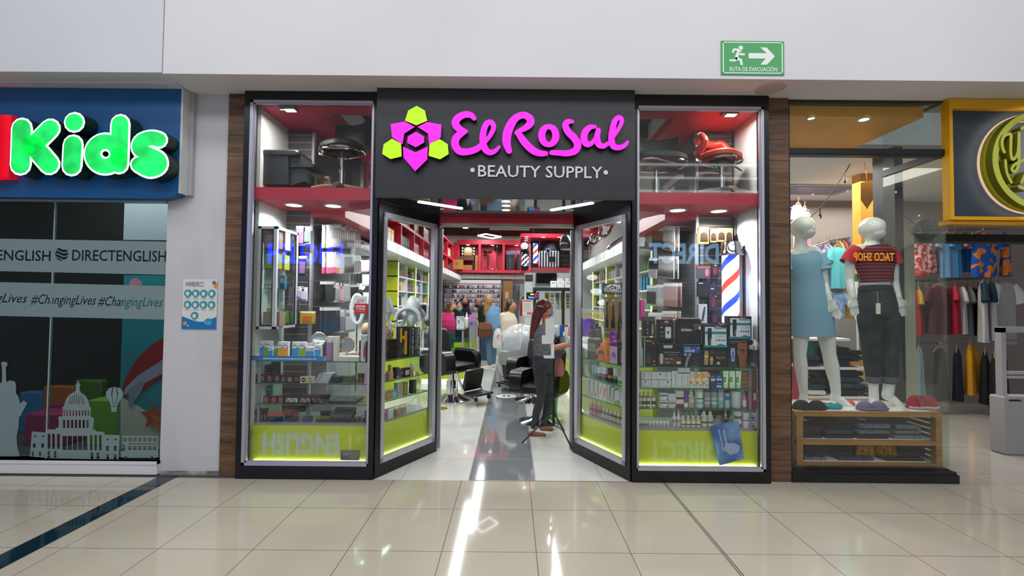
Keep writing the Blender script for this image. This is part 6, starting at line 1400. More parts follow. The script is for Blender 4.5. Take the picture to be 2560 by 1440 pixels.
rc('brown hanging carton with a white foil shaver',1644,807,1682,860,'#20110f',[('r',.02,.76,.98,.98,'#3a1518'),('c',.58,.9,.14,.05,'#b9a8a4'),('t','PRO TITANIUM SHAVER',.2,.8,.7,'#b98a94',.01),('r',.12,.05,.94,.72,'#171010'),('p',rrect(.5,.88,.12,.66,.06,4),'#d4d2d0'),('p',[(.6,.44),(.78,.44),(.69,.28)],'#1c1a1c'),('c',.26,.64,.08,.04,'#a8a09c'),('r',.16,.38,.4,.44,'#7d7672'),('r',.16,.2,.42,.25,'#8a6a52')],.05,z=ZR1+.235)
TEAL = lambda c: [('p',[(.06,.08),(.95,.08),(.95,.82),(.5,.82),(.44,.92),(.06,.92)],'#dfe1e6'),('r',.06,.59,.95,.71,'#1e8a94'),('p',[(0,0),(1,0),(1,.08),(.7,.17),(.36,.03),(0,.13)],'#1e8a94'),('p',[(.18,.1),(.3,.1),(.34,.5),(.33,.86),(.17,.86),(.16,.5)],'#24262c'),('v','Mega',.26,.4,.22,'#9aa0a8'),('t','Beauty',.5,.9,.22,'#dfe1e6',.02),('t','Style Designer',.5,.845,.46,'#dfe1e6',.02)]+[('c',.54+.105*k,.33,.035,.038,c[k]) for k in range(4)]+[('r',.52,.46+.04*k,.88,.47+.04*k,'#b9bcc4') for k in range(3)]
rc('white and teal clipper carton, lower of the two matching ones',1759,814,1819,870,'#1c2430',TEAL(['#2a8a8a','#4a4c64','#2a8a6a','#3c4a6a']),.09,z=ZR1+.178)
rc('white and teal clipper carton, upper of the two beside the barber pole',1822,792,1879,848,'#1c2430',TEAL(['#2a6a9a','#4a4c64','#2a7aa0','#3c4a6a']),.09,z=ZR1+.2605)
x0,x1,z0,z1 = span(1687,797,1754,862,4.33)
t = thing('barber_case','black soft zip case with white BARBER lettering and a paper tag','case',((x0+x1)/2,4.33,ZR1+.19))
obj('case_body',M().rbox(x0,x1,4.33,4.41,ZR1+.197,z1+.004,.03),noisy('black_nylon','#0b0c0e','#1a1b1f',9,.4,bump=.3),t)
obj('piping',M().tube([(a,4.334,c) for a,c in rrect(x0,x1,ZR1+.197,z1+.004,.03,5)+[(x1-.03,ZR1+.197)]],.004,6),mat('#8a8a86',.4),t)
obj('lettering',M().text('BARBER',(x0+.06,4.3285,(z0+z1)/2+.006),w=.1,m=0,bold=.03).text('BaByliss PRO',(x0+.06,4.3285,(z0+z1)/2+.028),w=.06,m=1,bold=.01).box(x0+.165,x0+.195,4.328,4.3285,(z0+z1)/2+.01,(z0+z1)/2+.016,2),[mat('#d4d4d6',.5),mat('#b0a8a8',.5),mat('#a8202c',.5)],t)
obj('paper_tag',M().box(x1-.08,x1-.004,4.322,4.324,z1-.1,z1-.045).box(x1-.08,x1-.03,4.3212,4.322,z1-.06,z1-.05,1).box(x1-.03,x1-.012,4.3212,4.322,z1-.098,z1-.07,2),[mat('#54555a',.5),mat('#a8303a',.5),WHITE],t)
bottle('pale green glass bottle at the left edge of the right window',1597,857,1609,917,4.28,film('pale_green_glass','#b9d4c8',.6),'#c6d0cc',z=ZR1)
for k in range(4): again_ = rc('upturned matching clear box supporting the upper cartons, %s' % ['under the rose-gold trimmer','under the shaver','under the zip case','under the teal carton'][k],[1611,1646,1690,1825][k],850,[1637,1680,1750,1872][k],918,'#2c2a2c',(),.05,4.40,ZR1)
# mannequin head with black mask and beanie
k = 4.29/F_PX*.72; c = W(1885,868,4.29); t = thing('display_mannequin','white mannequin head in a black cap and black face mask by the right edge','mannequin',(c.x,4.29,ZR1))
mb = M(); mb.ell(c,(17*k,22*k,30*k),20,14); mb.ell((c.x-4*k,c.y-18*k,c.z-6*k),(4*k,6*k,7*k),10,8); mb.tube([(c.x,c.y,c.z-14*k),(c.x,c.y+.01,ZR1+.01)],[10*k,12*k],14)
obj('head',remesh(mb,.006,4),mat('#d6c8c2',.35),t)
for sx,m_ in ((-1,1),(1,1)):
    obj('eye',M().ell((c.x-4*k+sx*7*k,c.y-20.5*k,c.z-1*k),(4*k,1.5*k,1.5*k),10,6),mat('#2a2422',.4),t); obj('eyebrow',M().tube([(c.x-4*k+sx*3*k,c.y-21*k,c.z+3.5*k),(c.x-4*k+sx*7*k,c.y-21*k,c.z+5*k),(c.x-4*k+sx*11*k,c.y-19*k,c.z+4*k)],1*k,5),mat('#2a1f1c',.6),t)
obj('black_cap',M().lathe([(17.5*k,8*k),(17.5*k,14*k),(14*k,21*k),(8*k,26*k),(.5*k,27.5*k)],(c.x,c.y,c.z),22),mat('#0d0d0f',.8),t)
obj('face_mask',M().tube([(c.x,c.y-.004,c.z-7*k),(c.x,c.y-.004,c.z-20*k),(c.x,c.y-.004,c.z-34*k),(c.x,c.y,c.z-48*k)],[19*k,20*k,24*k,28*k],20,flat=1.25,ref=(0,1,0)),mat('#101012',.7),t)
# second shelf
stp = lambda u: [('p',[(u,.05),(u+.07,.05),(u+.09,.95),(u,.95)],'#b8305a'),('r',u+.15,.6,.94,.64,'#b6bcc0'),('r',u+.15,.3,.8,.34,'#c2c8cc'),('r',.05,.45,.12,.6,'#c9a0ae')]
names = ['first','second','third','fourth']
for r_ in range(2):
    for i in range(4): rc('square white carton with a pink stripe, %s from the left, %s row' % (names[i],'upper' if r_ else 'lower'),1604+18.7*i,951.5-18*r_,1622.2+18.7*i,970-18*r_,'#c6d2d0',stp(.28) if (i+r_) % 3 else [('r',.4,.62,.62,.84,'#3a4450'),('r',.1,.1,.9,.16,'#aab4b6'),('r',.3,.2,.34,.44,'#b8305a')],.07,z=ZR2+.0725*r_)
for i,(a,c_,y) in enumerate(((1680,1695,929),(1695.6,1710,935),(1710.6,1725,935))): rc('tall white carton with a pink stripe, %s of three' % names[i],a,y,c_,970,'#c6d2d0',stp(.6)[:1]+[('r',.3,.6,.4,.8,'#9aa6aa'),('r',.2,.15,.7,.2,'#aab4b6')],.06,z=ZR2)
for i in range(2): rc('small white carton lying on the tall pink-striped ones, %s' % names[i],1695.6+15*i,923,1710+15*i,935,'#c9d4d2',[('r',.1,.4,.9,.45,'#aab4b6')],.06,z=ZR2+.142)
for i in range(3): rc('white carton with orange fruit slices, %s of three' % names[i],1726+15.6*i,930.5,1741+15.6*i,970,'#d4d6c8',[('c',.88,.78,.36,.2,'#d9861e'),('c',.88,.78,.24,.13,'#e8a648'),('c',.08,.32,.26,.12,'#d9861e'),('c',.76,.44,.12,.05,'#d08a2c'),('v','VITAMIN',.18,.94,.3,'#3a6a9a'),('r',.36,.14,.9,.17,'#6a7a84'),('r',.5,.22,.86,.245,'#8a949a')],.06,z=ZR2)
rc('slim navy carton on the second shelf',1776,936,1788.5,970,'#25406e',[('r',.05,.52,.95,.7,'#b9c8d4'),('t','NOVA',.2,.82,.6,'#d9e2ea',.02)],.05,z=ZR2)
for i in range(2): rc('small navy carton on the second shelf, %s of its pair' % ['lower','upper'][i],1789.5,954.5-17*i,1806,970.5-17*i,'#2c4a7a',[('p',[(.05,.1),(.95,.1),(.8,.45),(.2,.45)],'#b9c8d6'),('r',.2,.68,.8,.76,'#9fb4cc')],.05,z=ZR2+.064*i)
for i in range(3): rc('green boxed cream tube, %s of three' % names[i],1807+15.9*i,925,1822.4+15.9*i,970,'#4f9a28',[('p',[(.1,.02) if i == 1 else (.24,.02),(.92,.02) if i == 1 else (.76,.02),(.95,.95),(.06,.95)],'#dfe4dc'),('c',.32,.48,.24,.16,'#3a8a2a'),('c',.34,.48,.13,.08,'#8ac452'),('r',.3,.1,.7,.22,'#c9cec6'),('r',.3,.78,.7,.8,'#8a968a')],.06,z=ZR2)
for i in range(4): rc('flat kraft box in the right end stack, second shelf, %s' % ['lowest','second from below','third from below','top'][i],1855,960.6-9.6*i,1892,970-9.6*i,'#8a6a3c',[('c',.4,.4,.06,.1,'#5a4426'),('c',.58,.55,.05,.25,'#c8c020') if i == 2 else ('r',.7,.4,.86,.44,'#6a5230')],.1,z=ZR2+.0378*i)
# third shelf
oil = ['#5f7a62','#8a7428','#7d6a38','#8a8450']
for i in range(4): bottle('oil bottle with ridged pale cap, %s from the left' % names[i],[1597,1606,1617,1629][i],983,[1605.5,1616.5,1627.5,1640][i],1021.5,4.29,oil[i],'#9aa8a0',[('#cfd2c8',.06,.62),(['#7d9a7d','#4a5a1c','#6a4a34','#3a3a30'][i],.2,.42)],capf=.22,z=ZR3)
ccr = lambda c: [('r',0,.6,1,.78,c),('r',.1,.84,.7,.9,'#8a8f94'),('r',.05,.2,.4,.5,'#b9bec4'),('r',.86,.05,1,.3,'#4a4f5a')]
for i in range(2): rc('white cream carton with a brown band, %s' % ['lower','upper'][i],1650,1004-20*i,1670,1021-20*i,'#c9ccce',ccr('#5a4a38'),.06,z=ZR3+.066*i)
rc('white cream carton with a rust band beside the lower brown one',1671,1006,1690,1022,'#c9ccce',ccr('#8a5a44'),.06,z=ZR3); rc('white cream carton with a pale blue line',1671,990,1690,1006,'#c6ccd2',[('r',0,.66,1,.74,'#7da0c4'),('r',.1,.3,.7,.36,'#a9b4bc')],.06,z=ZR3+.0625)
rc('tall white carton with dark red bands',1691,980,1709,1022,'#ccc9c8',[('r',0,.5,1,.64,'#6a1f22'),('r',0,0,1,.24,'#7a302c'),('r',.15,.8,.85,.84,'#a89a9a')],.06,z=ZR3)
bottle('small bottle with a big purple cap',1710,987,1722,1021,4.29,'#b9a8b4','#6a4a94',[('#d9d4d8',.06,.3)],'cyl',.6,z=ZR3); bottle('clear oil bottle with an amber pump',1723,976,1738,1022,4.29,film('clear_oil','#cfc9b4',.55),'#d8d8d4',[('#cbb9a4',.3,.45)],'spray',.28,z=ZR3)
for i,(a,c_,b_,cp2,lb) in enumerate(((1743,1761,'#d4d8d4','#aab4b0','white shampoo bottle with green panel'),(1763,1778,'#8a9396','#8a1f44','clear bottle with a crimson cap'),(1780,1795,'#8aa09c','#136a5c','clear bottle with a teal cap'),(1797,1812,'#9fb0b0','#7d8a8c','clear bottle with a grey cap'))):
    bottle(lb,a,976,c_,1022,4.29,b_,cp2,[(['#3a8a74','#c9b4bc','#aed0c4','#b4d0cc'][i],.46,.54),(['#7dbcae','#b9a8ae','#9ad0c0','#6ab0a8'][i],.2,.34)],'cyl',.13,z=ZR3)
bottle('pale blue bottle with a bright blue band',1814,986,1827,1022,4.29,'#a9c4cc','#9fb4b8',[('#1d7ab0',.55,.85),('#8ac0d0',.1,.4)],'cyl',.1,z=ZR3); bottle('large white tub with red and purple marks',1833,981,1857,1022,4.29,'#cdd0ce','#c6cac8',[('#b9bdba',.12,.2),('#c4c8c6',.55,.6)],'jar',.12,z=ZR3,name='tub',cat='tub')
bottle('slim pink spray bottle',1858,981,1868.5,1022,4.29,'#b07a94','#a88a98',[('#d0ccd0',.1,.5)],'spray',.25,z=ZR3)
for i in range(2): rc('magenta carton with white panel, %s' % ['left','right'][i]+' of the pair at the right end',1869.5+12*i,981,1881+12*i,1022,'#a82a5e',[('r',.2,.5,.8,.95,'#d4ccd0'),('r',.4,.6,.6,.62,'#8a5a74')],.06,z=ZR3)
# bottom shelf
for i in range(9): bottle('tiny white bottle in the front row at the left, %s' % ['first','second','third','fourth','fifth','sixth','seventh','eighth','ninth'][i],1595.5+8.9*i,1056,1603+8.9*i,1070,4.29,'#c4c8c4','#d4d6d2',[('#5a7a4a',.2,.6)] if i < 3 else [('#aab0a8',.2,.5)],'jar',.3,z=ZR4)
for i in range(2): bottle('white spray bottle with pink flower, %s' % ['left','right'][i]+' of the pair',1682+11*i,1028,1692.5+11*i,1070,4.3,'#c9cbcc','#d9dbda',[('#b98a98',.25,.45)],'spray',.32,z=ZR4)
for i in range(4): bottle('pale oil bottle with white cap on the bottom shelf, %s' % names[i],1704+12.7*i,1042,1715.5+12.7*i,1070,4.29,'#a9a88a','#d9dad6',[('#d6d6c8',.05,.55),('#8a5a4a',.18,.32)],'round',.24,z=ZR4)
for i in range(5): bottle('pale oil bottle in the back row of the bottom shelf, %s' % (names+['fifth'])[i],1700+13*i,1036,1711+13*i,1064,4.40,'#a9a88a','#ced0cc',None,'round',.24,z=ZR4)
for i in range(2): bottle('large round-shouldered oil bottle, %s' % ['left','right'][i]+' of the pair',1756+15.5*i,1031,1770+15.5*i,1070,4.29,'#b9b8a6','#dcdcd8',[('#d4d4c8',.1,.5),('#7a6a5a',.25,.4)],'round',.2,z=ZR4)
bottle('frosted jar with a gold-edged lid',1794,1040,1808,1058,4.42,'#b9b8b4','#a88a3c',None,'jar',.15,z=ZR4,name='jar',cat='jar'); bottle('pink dropper bottle behind the blue folder',1811,1028,1822,1068,4.36,'#b96a7a','#d4d6d4',[('#3a3430',.15,.4)],'spray',.45,z=ZR4); bottle('pale dropper bottle beside the white jars',1827,1029,1839,1068,4.38,'#c9c4a8','#c9cbc8',[('#b4a888',.2,.4)],'spray',.45,z=ZR4)
for i in range(2): bottle('white cream jar, %s' % ['lower','upper'][i]+' of the two stacked ones',1838,1050-19*i,1858,1069-19*i,4.3,'#cfd0ce','#d9dad8',[('#a8604a' if not i else '#7d6a5a',.1,.45)],'jar',.25,z=ZR4+.0715*i,name='jar',cat='jar')
for i in range(2): rc('white wipes pack with blue print, %s' % ['lower','upper'][i]+' of the pair',1859,1052-21*i,1892,1069-20*i,'#ced1d4',[('r',.35,.12,.85,.42,'#4a5aa0'),('p',[(.35,.12),(.6,.12),(.48,.4)],'#a8304a'),('r',.4,.5,.8,.72,'#8a94c0')],.09,z=ZR4+.0715*i)
# blue folder leaning on the glass
q = [W(*p,4.215) for p in ((1776,1066),(1846,1052),(1860,1146),(1799,1164))]
t = thing('blue_folder','tilted blue glossy folder with cloud picture leaning inside the right window','folder',((q[2].x+q[3].x)/2,4.215,q[3].z))
ctr = sum(q,Vector())/4
obj('cover',M().prism([(v.x,v.z) for v in q],4.213,4.226),noisy('cloud_print','#1d5aa4','#7fa9d8',7,.3,detail=4,lo=.4,hi=.75),t)
ang = math.atan2(q[3].x-q[0].x,-(q[3].z-q[0].z)); u = (q[3]-q[0]).normalized(); v = (q[1]-q[0]).normalized()
obj('lettering',M().text('Almohada Suave',q[0]+u*.05+v*.10-Vector((0,.0025,0)),X=u,Z=v,w=.17,bold=.01).text('para el mejor descanso',q[0]+u*.04+v*.06-Vector((0,.0025,0)),X=u,Z=v,w=.2,bold=.01),mat('#e6eef6',.4),t)
obj('pillow_picture',M().prism([(p.x,p.z) for p in (ctr+u*.0-v*.03,ctr+u*.05-v*.05,ctr+u*.11-v*.01,ctr+u*.1+v*.07,ctr+u*.05+v*.1,ctr+u*.01+v*.05)],4.2118,4.213),mat('#9fb0d8',.4),t)
# barber pole on the right wall
def pole(label,x,y0,y1,rpx,Y,cols,caps=True,glob=False,bracket=True,emit=1.6,group=None):
    k = Y/F_PX; r = rpx*k; a = W(x,y0,Y); b_ = W(x,y1,Y); L = a.z-b_.z
    t = thing('barber_pole',label,'barber pole',(a.x,Y,b_.z),group=group)
    nm = D.materials.new('barber_stripes'); nm.use_nodes = True; nt = nm.node_tree; bs = nt.nodes['Principled BSDF']
    tc = nt.nodes.new('ShaderNodeTexCoord'); sp = nt.nodes.new('ShaderNodeSeparateXYZ'); at = nt.nodes.new('ShaderNodeMath'); at.operation = 'ARCTAN2'
    ad = nt.nodes.new('ShaderNodeMath'); ad.operation = 'MULTIPLY_ADD'; ad.inputs[1].default_value = 1/(2*PI); dv = nt.nodes.new('ShaderNodeMath'); dv.operation = 'MULTIPLY_ADD'; dv.inputs[1].default_value = -1/(r*5.6); dv.inputs[2].default_value = 50
    fr_ = nt.nodes.new('ShaderNodeMath'); fr_.operation = 'FRACT'; rp = nt.nodes.new('ShaderNodeValToRGB'); rp.color_ramp.interpolation = 'CONSTANT'
    ln = nt.links.new; ln(tc.outputs['Object'],sp.inputs[0]); ln(sp.outputs[1],at.inputs[0]); ln(sp.outputs[0],at.inputs[1]); ln(sp.outputs[2],dv.inputs[0]); ln(at.outputs[0],ad.inputs[0]); ln(dv.outputs[0],ad.inputs[2]); ln(ad.outputs[0],fr_.inputs[0]); ln(fr_.outputs[0],rp.inputs[0])
    e = rp.color_ramp.elements; e[0].position = 0; e[0].color = (*lin(cols[0]),1); e[1].position = 1/len(cols); e[1].color = (*lin(cols[1]),1)
    for i in range(2,len(cols)): n_ = e.new(i/len(cols)); n_.color = (*lin(cols[i]),1)
    ln(rp.outputs[0],bs.inputs['Base Color']); ln(rp.outputs[0],bs.inputs['Emission Color']); bs.inputs['Emission Strength'].default_value = emit; nm.cycles.emission_sampling = 'NONE'
    obj('striped_cylinder',M().lathe([(r,0),(r,L)],n=28),nm,t,local=True)
    obj('glass_tube',M().lathe([(r*1.22,-.005),(r*1.22,L+.005)],n=28,cap=False),glass('pole_glass',(.95,.97,1),1.3),t,local=True)
    if caps:
        cpc = CHROME if not glob else mat('#121214',.12)
        obj('top_cap',M().lathe([(r*1.5,L),(r*1.55,L+r*.2),(r*1.3,L+r*.7),(r*1.25,L+r*1.3),(r*1.1,L+r*1.75),(r*.4,L+r*2)],n=24),cpc,t,local=True); obj('bottom_cap',M().lathe([(r*.3,-r*1.6),(r*1.1,-r*1.3),(r*1.3,-r*.6),(r*1.55,-r*.2),(r*1.5,0)],n=24),cpc,t,local=True)
    if glob: obj('white_globe',M().ell((0,0,L+r*3),(r*1.3,r*1.3,r*1.3),18,12),mat('#f2f0ec',.4,emit=.9),t,local=True)
    if bracket: obj('bracket',M().box(r*1.6,r*1.85,-.02,.02,-r*.2,L+r*1.3).box(r*1.2,r*1.65,-.015,.015,L+r*.5,L+r*.8).box(r*1.2,r*1.65,-.015,.015,-r*.5,-r*.2),mat('#4a4c52',.3,.6),t,local=True)
    return t
pole('large lit barber pole with red, white and blue stripes on the right window wall',1826,640,806,20,4.52,['#e8edff','#2848d8','#e8edff','#e8edff','#e2412c','#e8edff'],emit=1.5)
lamp('barber_pole_glow','POINT',(W(1826,720,4.52).x,4.38,W(1826,720,4.52).z),1.2,.06,col=(.8,.85,1))
# hanging goods on the right slatwalls
SRX = 1.88
def syr(px): return SRX*F_PX/(px-1282)
rowsR = [(566,[(1730,1704,'brush',['#8a6a44','#5a4634'],'brown brush in clear pouch at the top of the right slatwall'),(1700,1672,'stick',['#b8904a','#241a16'],'gold-topped dark brush at the top of the right slatwall'),(1668,1652,'brush',['#c9a878','#3a3430'],'wooden handled brush at the far end of the top row')],.05,.26),
  (640,[(1728,1690,'brush',['#6a5244','#1c1816'],'dark bristle brush in the second row of the right slatwall'),(1684,1664,'stick',['#2a2c30','#b9bcc0'],'silver-cuffed brush in the second row of the right slatwall')],.055,.24),
  (708,[(1736,1704,'file',['#a88a8a','#8a6a5a'],'bundle pack of rose-brown sticks in the third row of the right slatwall'),(1700,1684,'brush',['#7d8280','#9aa09c'],'grey brush pouch in the third row of the right slatwall'),(1680,1658,'card',['#8aa89c','#2c3030'],'pale green carded tool in the third row of the right slatwall')],.055,.25),
  (778,[(1734,1700,'card',['#c9b8ae','#7d5a6a'],'striped carded pack in the fourth row of the right slatwall'),(1696,1662,'file',['#b9c6c4','#3a7d8a'],'teal ended pack in the fourth row of the right slatwall')],.05,.2)]
for yp,segs,w,h in rowsR:
    for (a,c_,kind,cols,lb) in segs:
        Y0,Y1_ = syr(a),syr(c_); n = max(2,int((Y1_-Y0)/.055)+1); sp = []
        for i in range(n):
            y = Y0+(Y1_-Y0)*i/(n-1); zz = pxz(1282+SRX*F_PX/y,yp+(1736-a)*.1,SRX).z
            for k in range(2): sp.append((SRX-.18+.045*k,y,zz))
        hook_row('hanging_pack','pack',lb,'packs on the right slatwall',sp,-PI/2,kind,cols,w,h)
        hooks('steel hook carrying packs on the side slatwall of the right window',[(SRX-.001,p[1],p[2]+.004) for p in sp[::2]],(-.21,0,.004),'hooks on the right slatwall')
krb = [('r',.1,.12,.9,.5,'#2a1a14'),('c',.5,.5,.4,.2,'#3a241a'),('r',.3,.8,.7,.86,'#8a6a44')]
for i,(x0,y0,x1,y1,lb) in enumerate(((1748,568,1772,610,'kraft boxed brush hanging nearest the steel upright'),(1776,572,1792,606,'kraft boxed brush second from the upright, half hidden'),(1794,570,1814,604,'kraft boxed brush with a yellow dot'),(1814,570,1832,604,'kraft boxed brush nearest the white side wall'))):
    rc(lb,x0,y0,x1,y1,'#a88654',krb+([('r',.3,.7,.55,.78,'#d6d020')] if i == 2 else []),.05,4.6,z=W(1780,y1,4.6).z)
for (x0,y0,x1,y1,base,dec,lb) in ((1742,664,1776,696,'#4a4a52',[('r',.05,.8,.95,.9,'#c85a34'),('c',.75,.45,.14,.3,'#d06a8a')],'grey pack with orange top and pink brush on the right front strip'),(1780,662,1796,694,'#2a2228',[('c',.5,.5,.3,.3,'#8a2a34'),('r',.4,.92,.7,.99,'#d6d84a')],'dark pack with a red brush on the right front strip'),(1744,704,1772,742,'#1a1c22',[('r',.1,.86,.5,.92,'#b9bcc8')],'black carded comb on the right front strip'),(1773,710,1793,776,'#2a2c48',[('c',.55,.3,.24,.2,'#7a2a34'),('r',.2,.8,.6,.84,'#c9cce0'),('r',.7,.52,.9,.56,'#d6d84a')],'tall navy carded brush on the right front strip'),(1748,760,1768,808,'#c9cbd0',[('p',[(.5,.1),(.7,.5),(.8,.85),(.6,.85),(.4,.5),(.3,.1)],'#4a4a50')],'white carded black comb low on the right front strip'),(1780,782,1798,812,'#3a3048',[('r',.2,.2,.8,.8,'#6a4a44')],'purple carded round brush low on the right front strip')):
    o_ = rc(lb,x0,y0,x1,y1,base,dec,.02,4.66,z=W(1770,y1,4.66).z,name='hanging_pack',cat='pack')
    hooks('steel hook on the front slatwall strip of the right window',[(o_.location.x,4.719,o_.location.z+(y1-y0)*4.66/F_PX+.004)],(0,-.07,.002),'hooks on the right front strip')
# ---------------------------------------------------------------- stools and chairs on the red platforms
def stool(label,c,Y,zf,seat,sw,sd,back,bh,rz,wrap=None,group=None,hgt=None,base=True,style='salon'):
    p = W(*c,Y); t = thing('salon_stool',label,'stool',(p.x,Y,zf),rz,group)
    h = hgt or (p.z-zf); m = seat
    sm = M().rbox(-sw/2,sw/2,-sd/2,sd/2,h-.03,h+.05,sd*.4,ax='z',n=6); obj('seat',sm,m,t,local=True)
    obj('chrome_band',M().tube([(a,b_,h-.035) for a,b_ in rrect(-sw/2,sw/2,-sd/2,sd/2,sd*.4,6)+[(sw/2,-sd*.1)]],.012,8),CHROME,t,local=True)
    bp = M(); n = 12
    def arc(r,z): return [(math.sin(-1.15+2.3*i/n)*sw*.56,math.cos(-1.15+2.3*i/n)*sd*.58+.02,z) for i in range(n+1)]
    if back == 'open': a_ = arc(0,h+.2)+[(sw*.56,.05,h+.13)]+arc(0,h+.07)[::-1]+[(-sw*.56,.05,h+.13)]; bp.tube([Vector(q) for q in smooth_path(a_+a_[:1],3)],.036,12)
    else:
        bp.loft([[(x,y-.02,z) for x,y,z in arc(0,h+.03)]+[(x*1.08,y+.04,z) for x,y,z in arc(0,h+.03)[::-1]],[(x,y-.02,z) for x,y,z in arc(0,h+bh)]+[(x*1.1,y+.05,z) for x,y,z in arc(0,h+bh)[::-1]]])
    obj('backrest',bp,m,t,local=True)
    obj('column',M().cyl((0,0,h-.03),(0,0,h*.5),.02,14).cyl((0,0,h*.52),(0,0,.04),.034,16),CHROME,t,local=True)
    obj('mechanism',M().box(-.1,.1,-.08,.08,h-.06,h-.032).tube([(0,0,h-.05),(.16,-.06,h-.07),(.2,-.1,h-.11)],.008,6),mat('#2c2c30',.3,.6),t,local=True)
    if base: obj('base_plate',M().lathe([(.001,0),(.2,0),(.2,.008),(.1,.03),(.03,.05),(.001,.05)],n=28),CHROME,t,local=True)
    if wrap:
        w = M(); rnd = random.Random(3)
        for i in range(5):
            a = 2*PI*i/5+.3; w.tube([(.03*math.cos(a),.03*math.sin(a),.07),(.16*math.cos(a),.16*math.sin(a),.045+rnd.uniform(0,.02)),(.27*math.cos(a),.27*math.sin(a),.03)],[.035,.03,.022],10)
        obj('wrapping',w,wrap,t,local=True)
    return t
ZL,ZRp = zp1-.001,zp1-.016
BKL = mat('#15171a',.5,name='black_leatherette')
stool('black leather salon stool with chrome trim in the top of the left window',(856,372),4.48,ZL,BKL,.4,.36,'solid',.31,R_(-28),wrap=mat('#7d5c48',.7))
x0,x1,z0,z1 = span(646,382,790,470,4.42)
t = thing('washing_chair_bench','dark upholstered bench unit with sloped end on the left red platform','bench',((x0+x1)/2,4.5,ZL))
px = lambda x,y: (W(x,y,4.42).x,max(ZL+.001,W(x,y,4.42).z))
UPH = mat('#23262d',.45,name='charcoal_upholstery')
obj('body',M().prism([px(*p) for p in ((647,395),(645,456),(664,466),(731,466),(731,396))],4.34,4.62),UPH,t)
obj('cushion',M().rbox(px(648,390)[0],px(758,390)[0],4.33,4.63,px(700,396)[1],px(700,381)[1],.03),UPH,t)
obj('sloped_arm',M().prism([px(*p) for p in ((731,396),(757,392),(790,414),(792,422),(731,422))],4.36,4.60),UPH,t)
obj('side_panel',M().prism([px(*p) for p in ((731,422),(768,422),(767,455),(731,466))],4.38,4.6),mat('#2c3138',.45),t)
for x in (672,752): obj('foot',M().cyl((px(x,466)[0],4.42,ZL),(px(x,466)[0],4.42,ZL+.03),.018,10),CHROME,t)
for (x0,y0,x1,y1,base,dec,lb) in ((797,367,808,387,'#d8c9a8',[('c',.5,.6,.35,.35,'#6a4a3a')],'cream portrait box behind the black stool'),(793,387,808,436,'#b8934a',[('r',.1,.8,.8,.84,'#6a4a1c'),('c',.5,.55,.2,.06,'#2a2a3a'),('r',.1,.1,.5,.2,'#a86a2a')],'tall yellow box behind the black stool'),(811,384,822,440,'#a88a5a',[('r',.2,.6,.8,.8,'#d9c9a0')],'gold and white slim box beside the tall yellow box')):
    carton(lb,x0,y0,x1,y1,4.66,base,dec,.05,z=ZL+(.15 if y1 < 400 else 0) if False else (ZL+.0005 if y1 > 400 else W(800,387,4.66).z))
x0,x1,z0,z1 = span(884,395,906,470,4.68)
obj('dark_cabinet',M().box(x0,x1,4.62,4.72,ZL,z1-.03),mat('#33363c',.4),label='slim dark trolley behind the black stool',cat='trolley')
# right platform
stool('green-black tub stool with wide backrest on the right red platform',(1640,405),4.42,ZRp,mat('#22322c',.42,name='dark_green_leather'),.56,.44,'solid',.3,R_(8),wrap=None,base=False)
stool('orange-red bar stool with open backrest on the right red platform',(1803,395),4.42,ZRp,mat('#d23a22',.4,name='orange_red_leather'),.37,.33,'open',.1,R_(38),wrap=mat('#8f8882',.7))
p = W(1690,450,4.6); t = thing('salon_trolley','grey salon trolley with folded white arm between the two stools','trolley',(p.x,4.6,ZRp))
obj('drawers',M().box(p.x-.08,p.x+.1,4.52,4.68,ZRp,ZRp+.1),mat('#40434a',.4),t); obj('folded_arm',M().bar((p.x-.14,4.55,ZRp+.12),(p.x,4.55,ZRp+.24),.03,.05).box(p.x-.01,p.x+.05,4.53,4.57,ZRp+.22,ZRp+.26),mat('#b9b9bd',.3),t); obj('tray',M().box(p.x-.05,p.x+.09,4.5,4.69,ZRp+.1,ZRp+.14),mat('#2a2c30',.4),t)
t = thing('power_cable','thin black cables hanging down the white wall of the right window','cable',W(1835,600,4.6))
for x in (1833,1840): q = W(x,545,4.66); obj('cable',M().tube([q,W(x,600,4.68),W(x+1,640,4.66)],.004,6),BLK,t)
obj('cable_box',M().box(W(1830,540,4.66).x,W(1846,540,4.66).x,4.64,4.70,W(1838,540,4.66).z,2.488),mat('#8a8a88',.4),t)
# ---------------------------------------------------------------- goods in the splayed windows
def sc(Q_,SL,u0,u1,v,z0,h,base,dec,label,d=.05,name='carton',cat='box',flip=False):
    a = Vector(Q_(u0,v,0)); b_ = Vector(Q_(u1,v,0)); lf,rt = (a,b_) if a.x < b_.x else (b_,a)
    w = (rt-lf).length; ang = math.atan2(rt.y-lf.y,rt.x-lf.x); mb,mats = carton_mesh(w,d,h,base,dec)
    m = (lf+rt)/2; return obj(name,mb,mats,label=label,cat=cat,loc=(m.x,m.y,z0),rz=ang)
def uof(O,I,px):                                   # distance along the splay seen at this pixel column
    s_ = (px-1282)/F_PX; d = (I-O).normalized(); return (s_*O.y-O.x)/(d.x-s_*d.y)
def hz(Q_,u,v,y0,y1): return zq(Q_,u,v,y0)-zq(Q_,u,v,y1)
def sp_row(Q_,SL,O,I,items,zb,v=.07):
    for (x0,x1,y0,y1,base,dec,lb) in items:
        u0,u1 = sorted((uof(O,I,x0),uof(O,I,x1))); h = hz(Q_,(u0+u1)/2,v,y0,y1)
        sc(Q_,SL,u0+.001,u1-.001,v,zb+.0005,h,base,dec,lb)
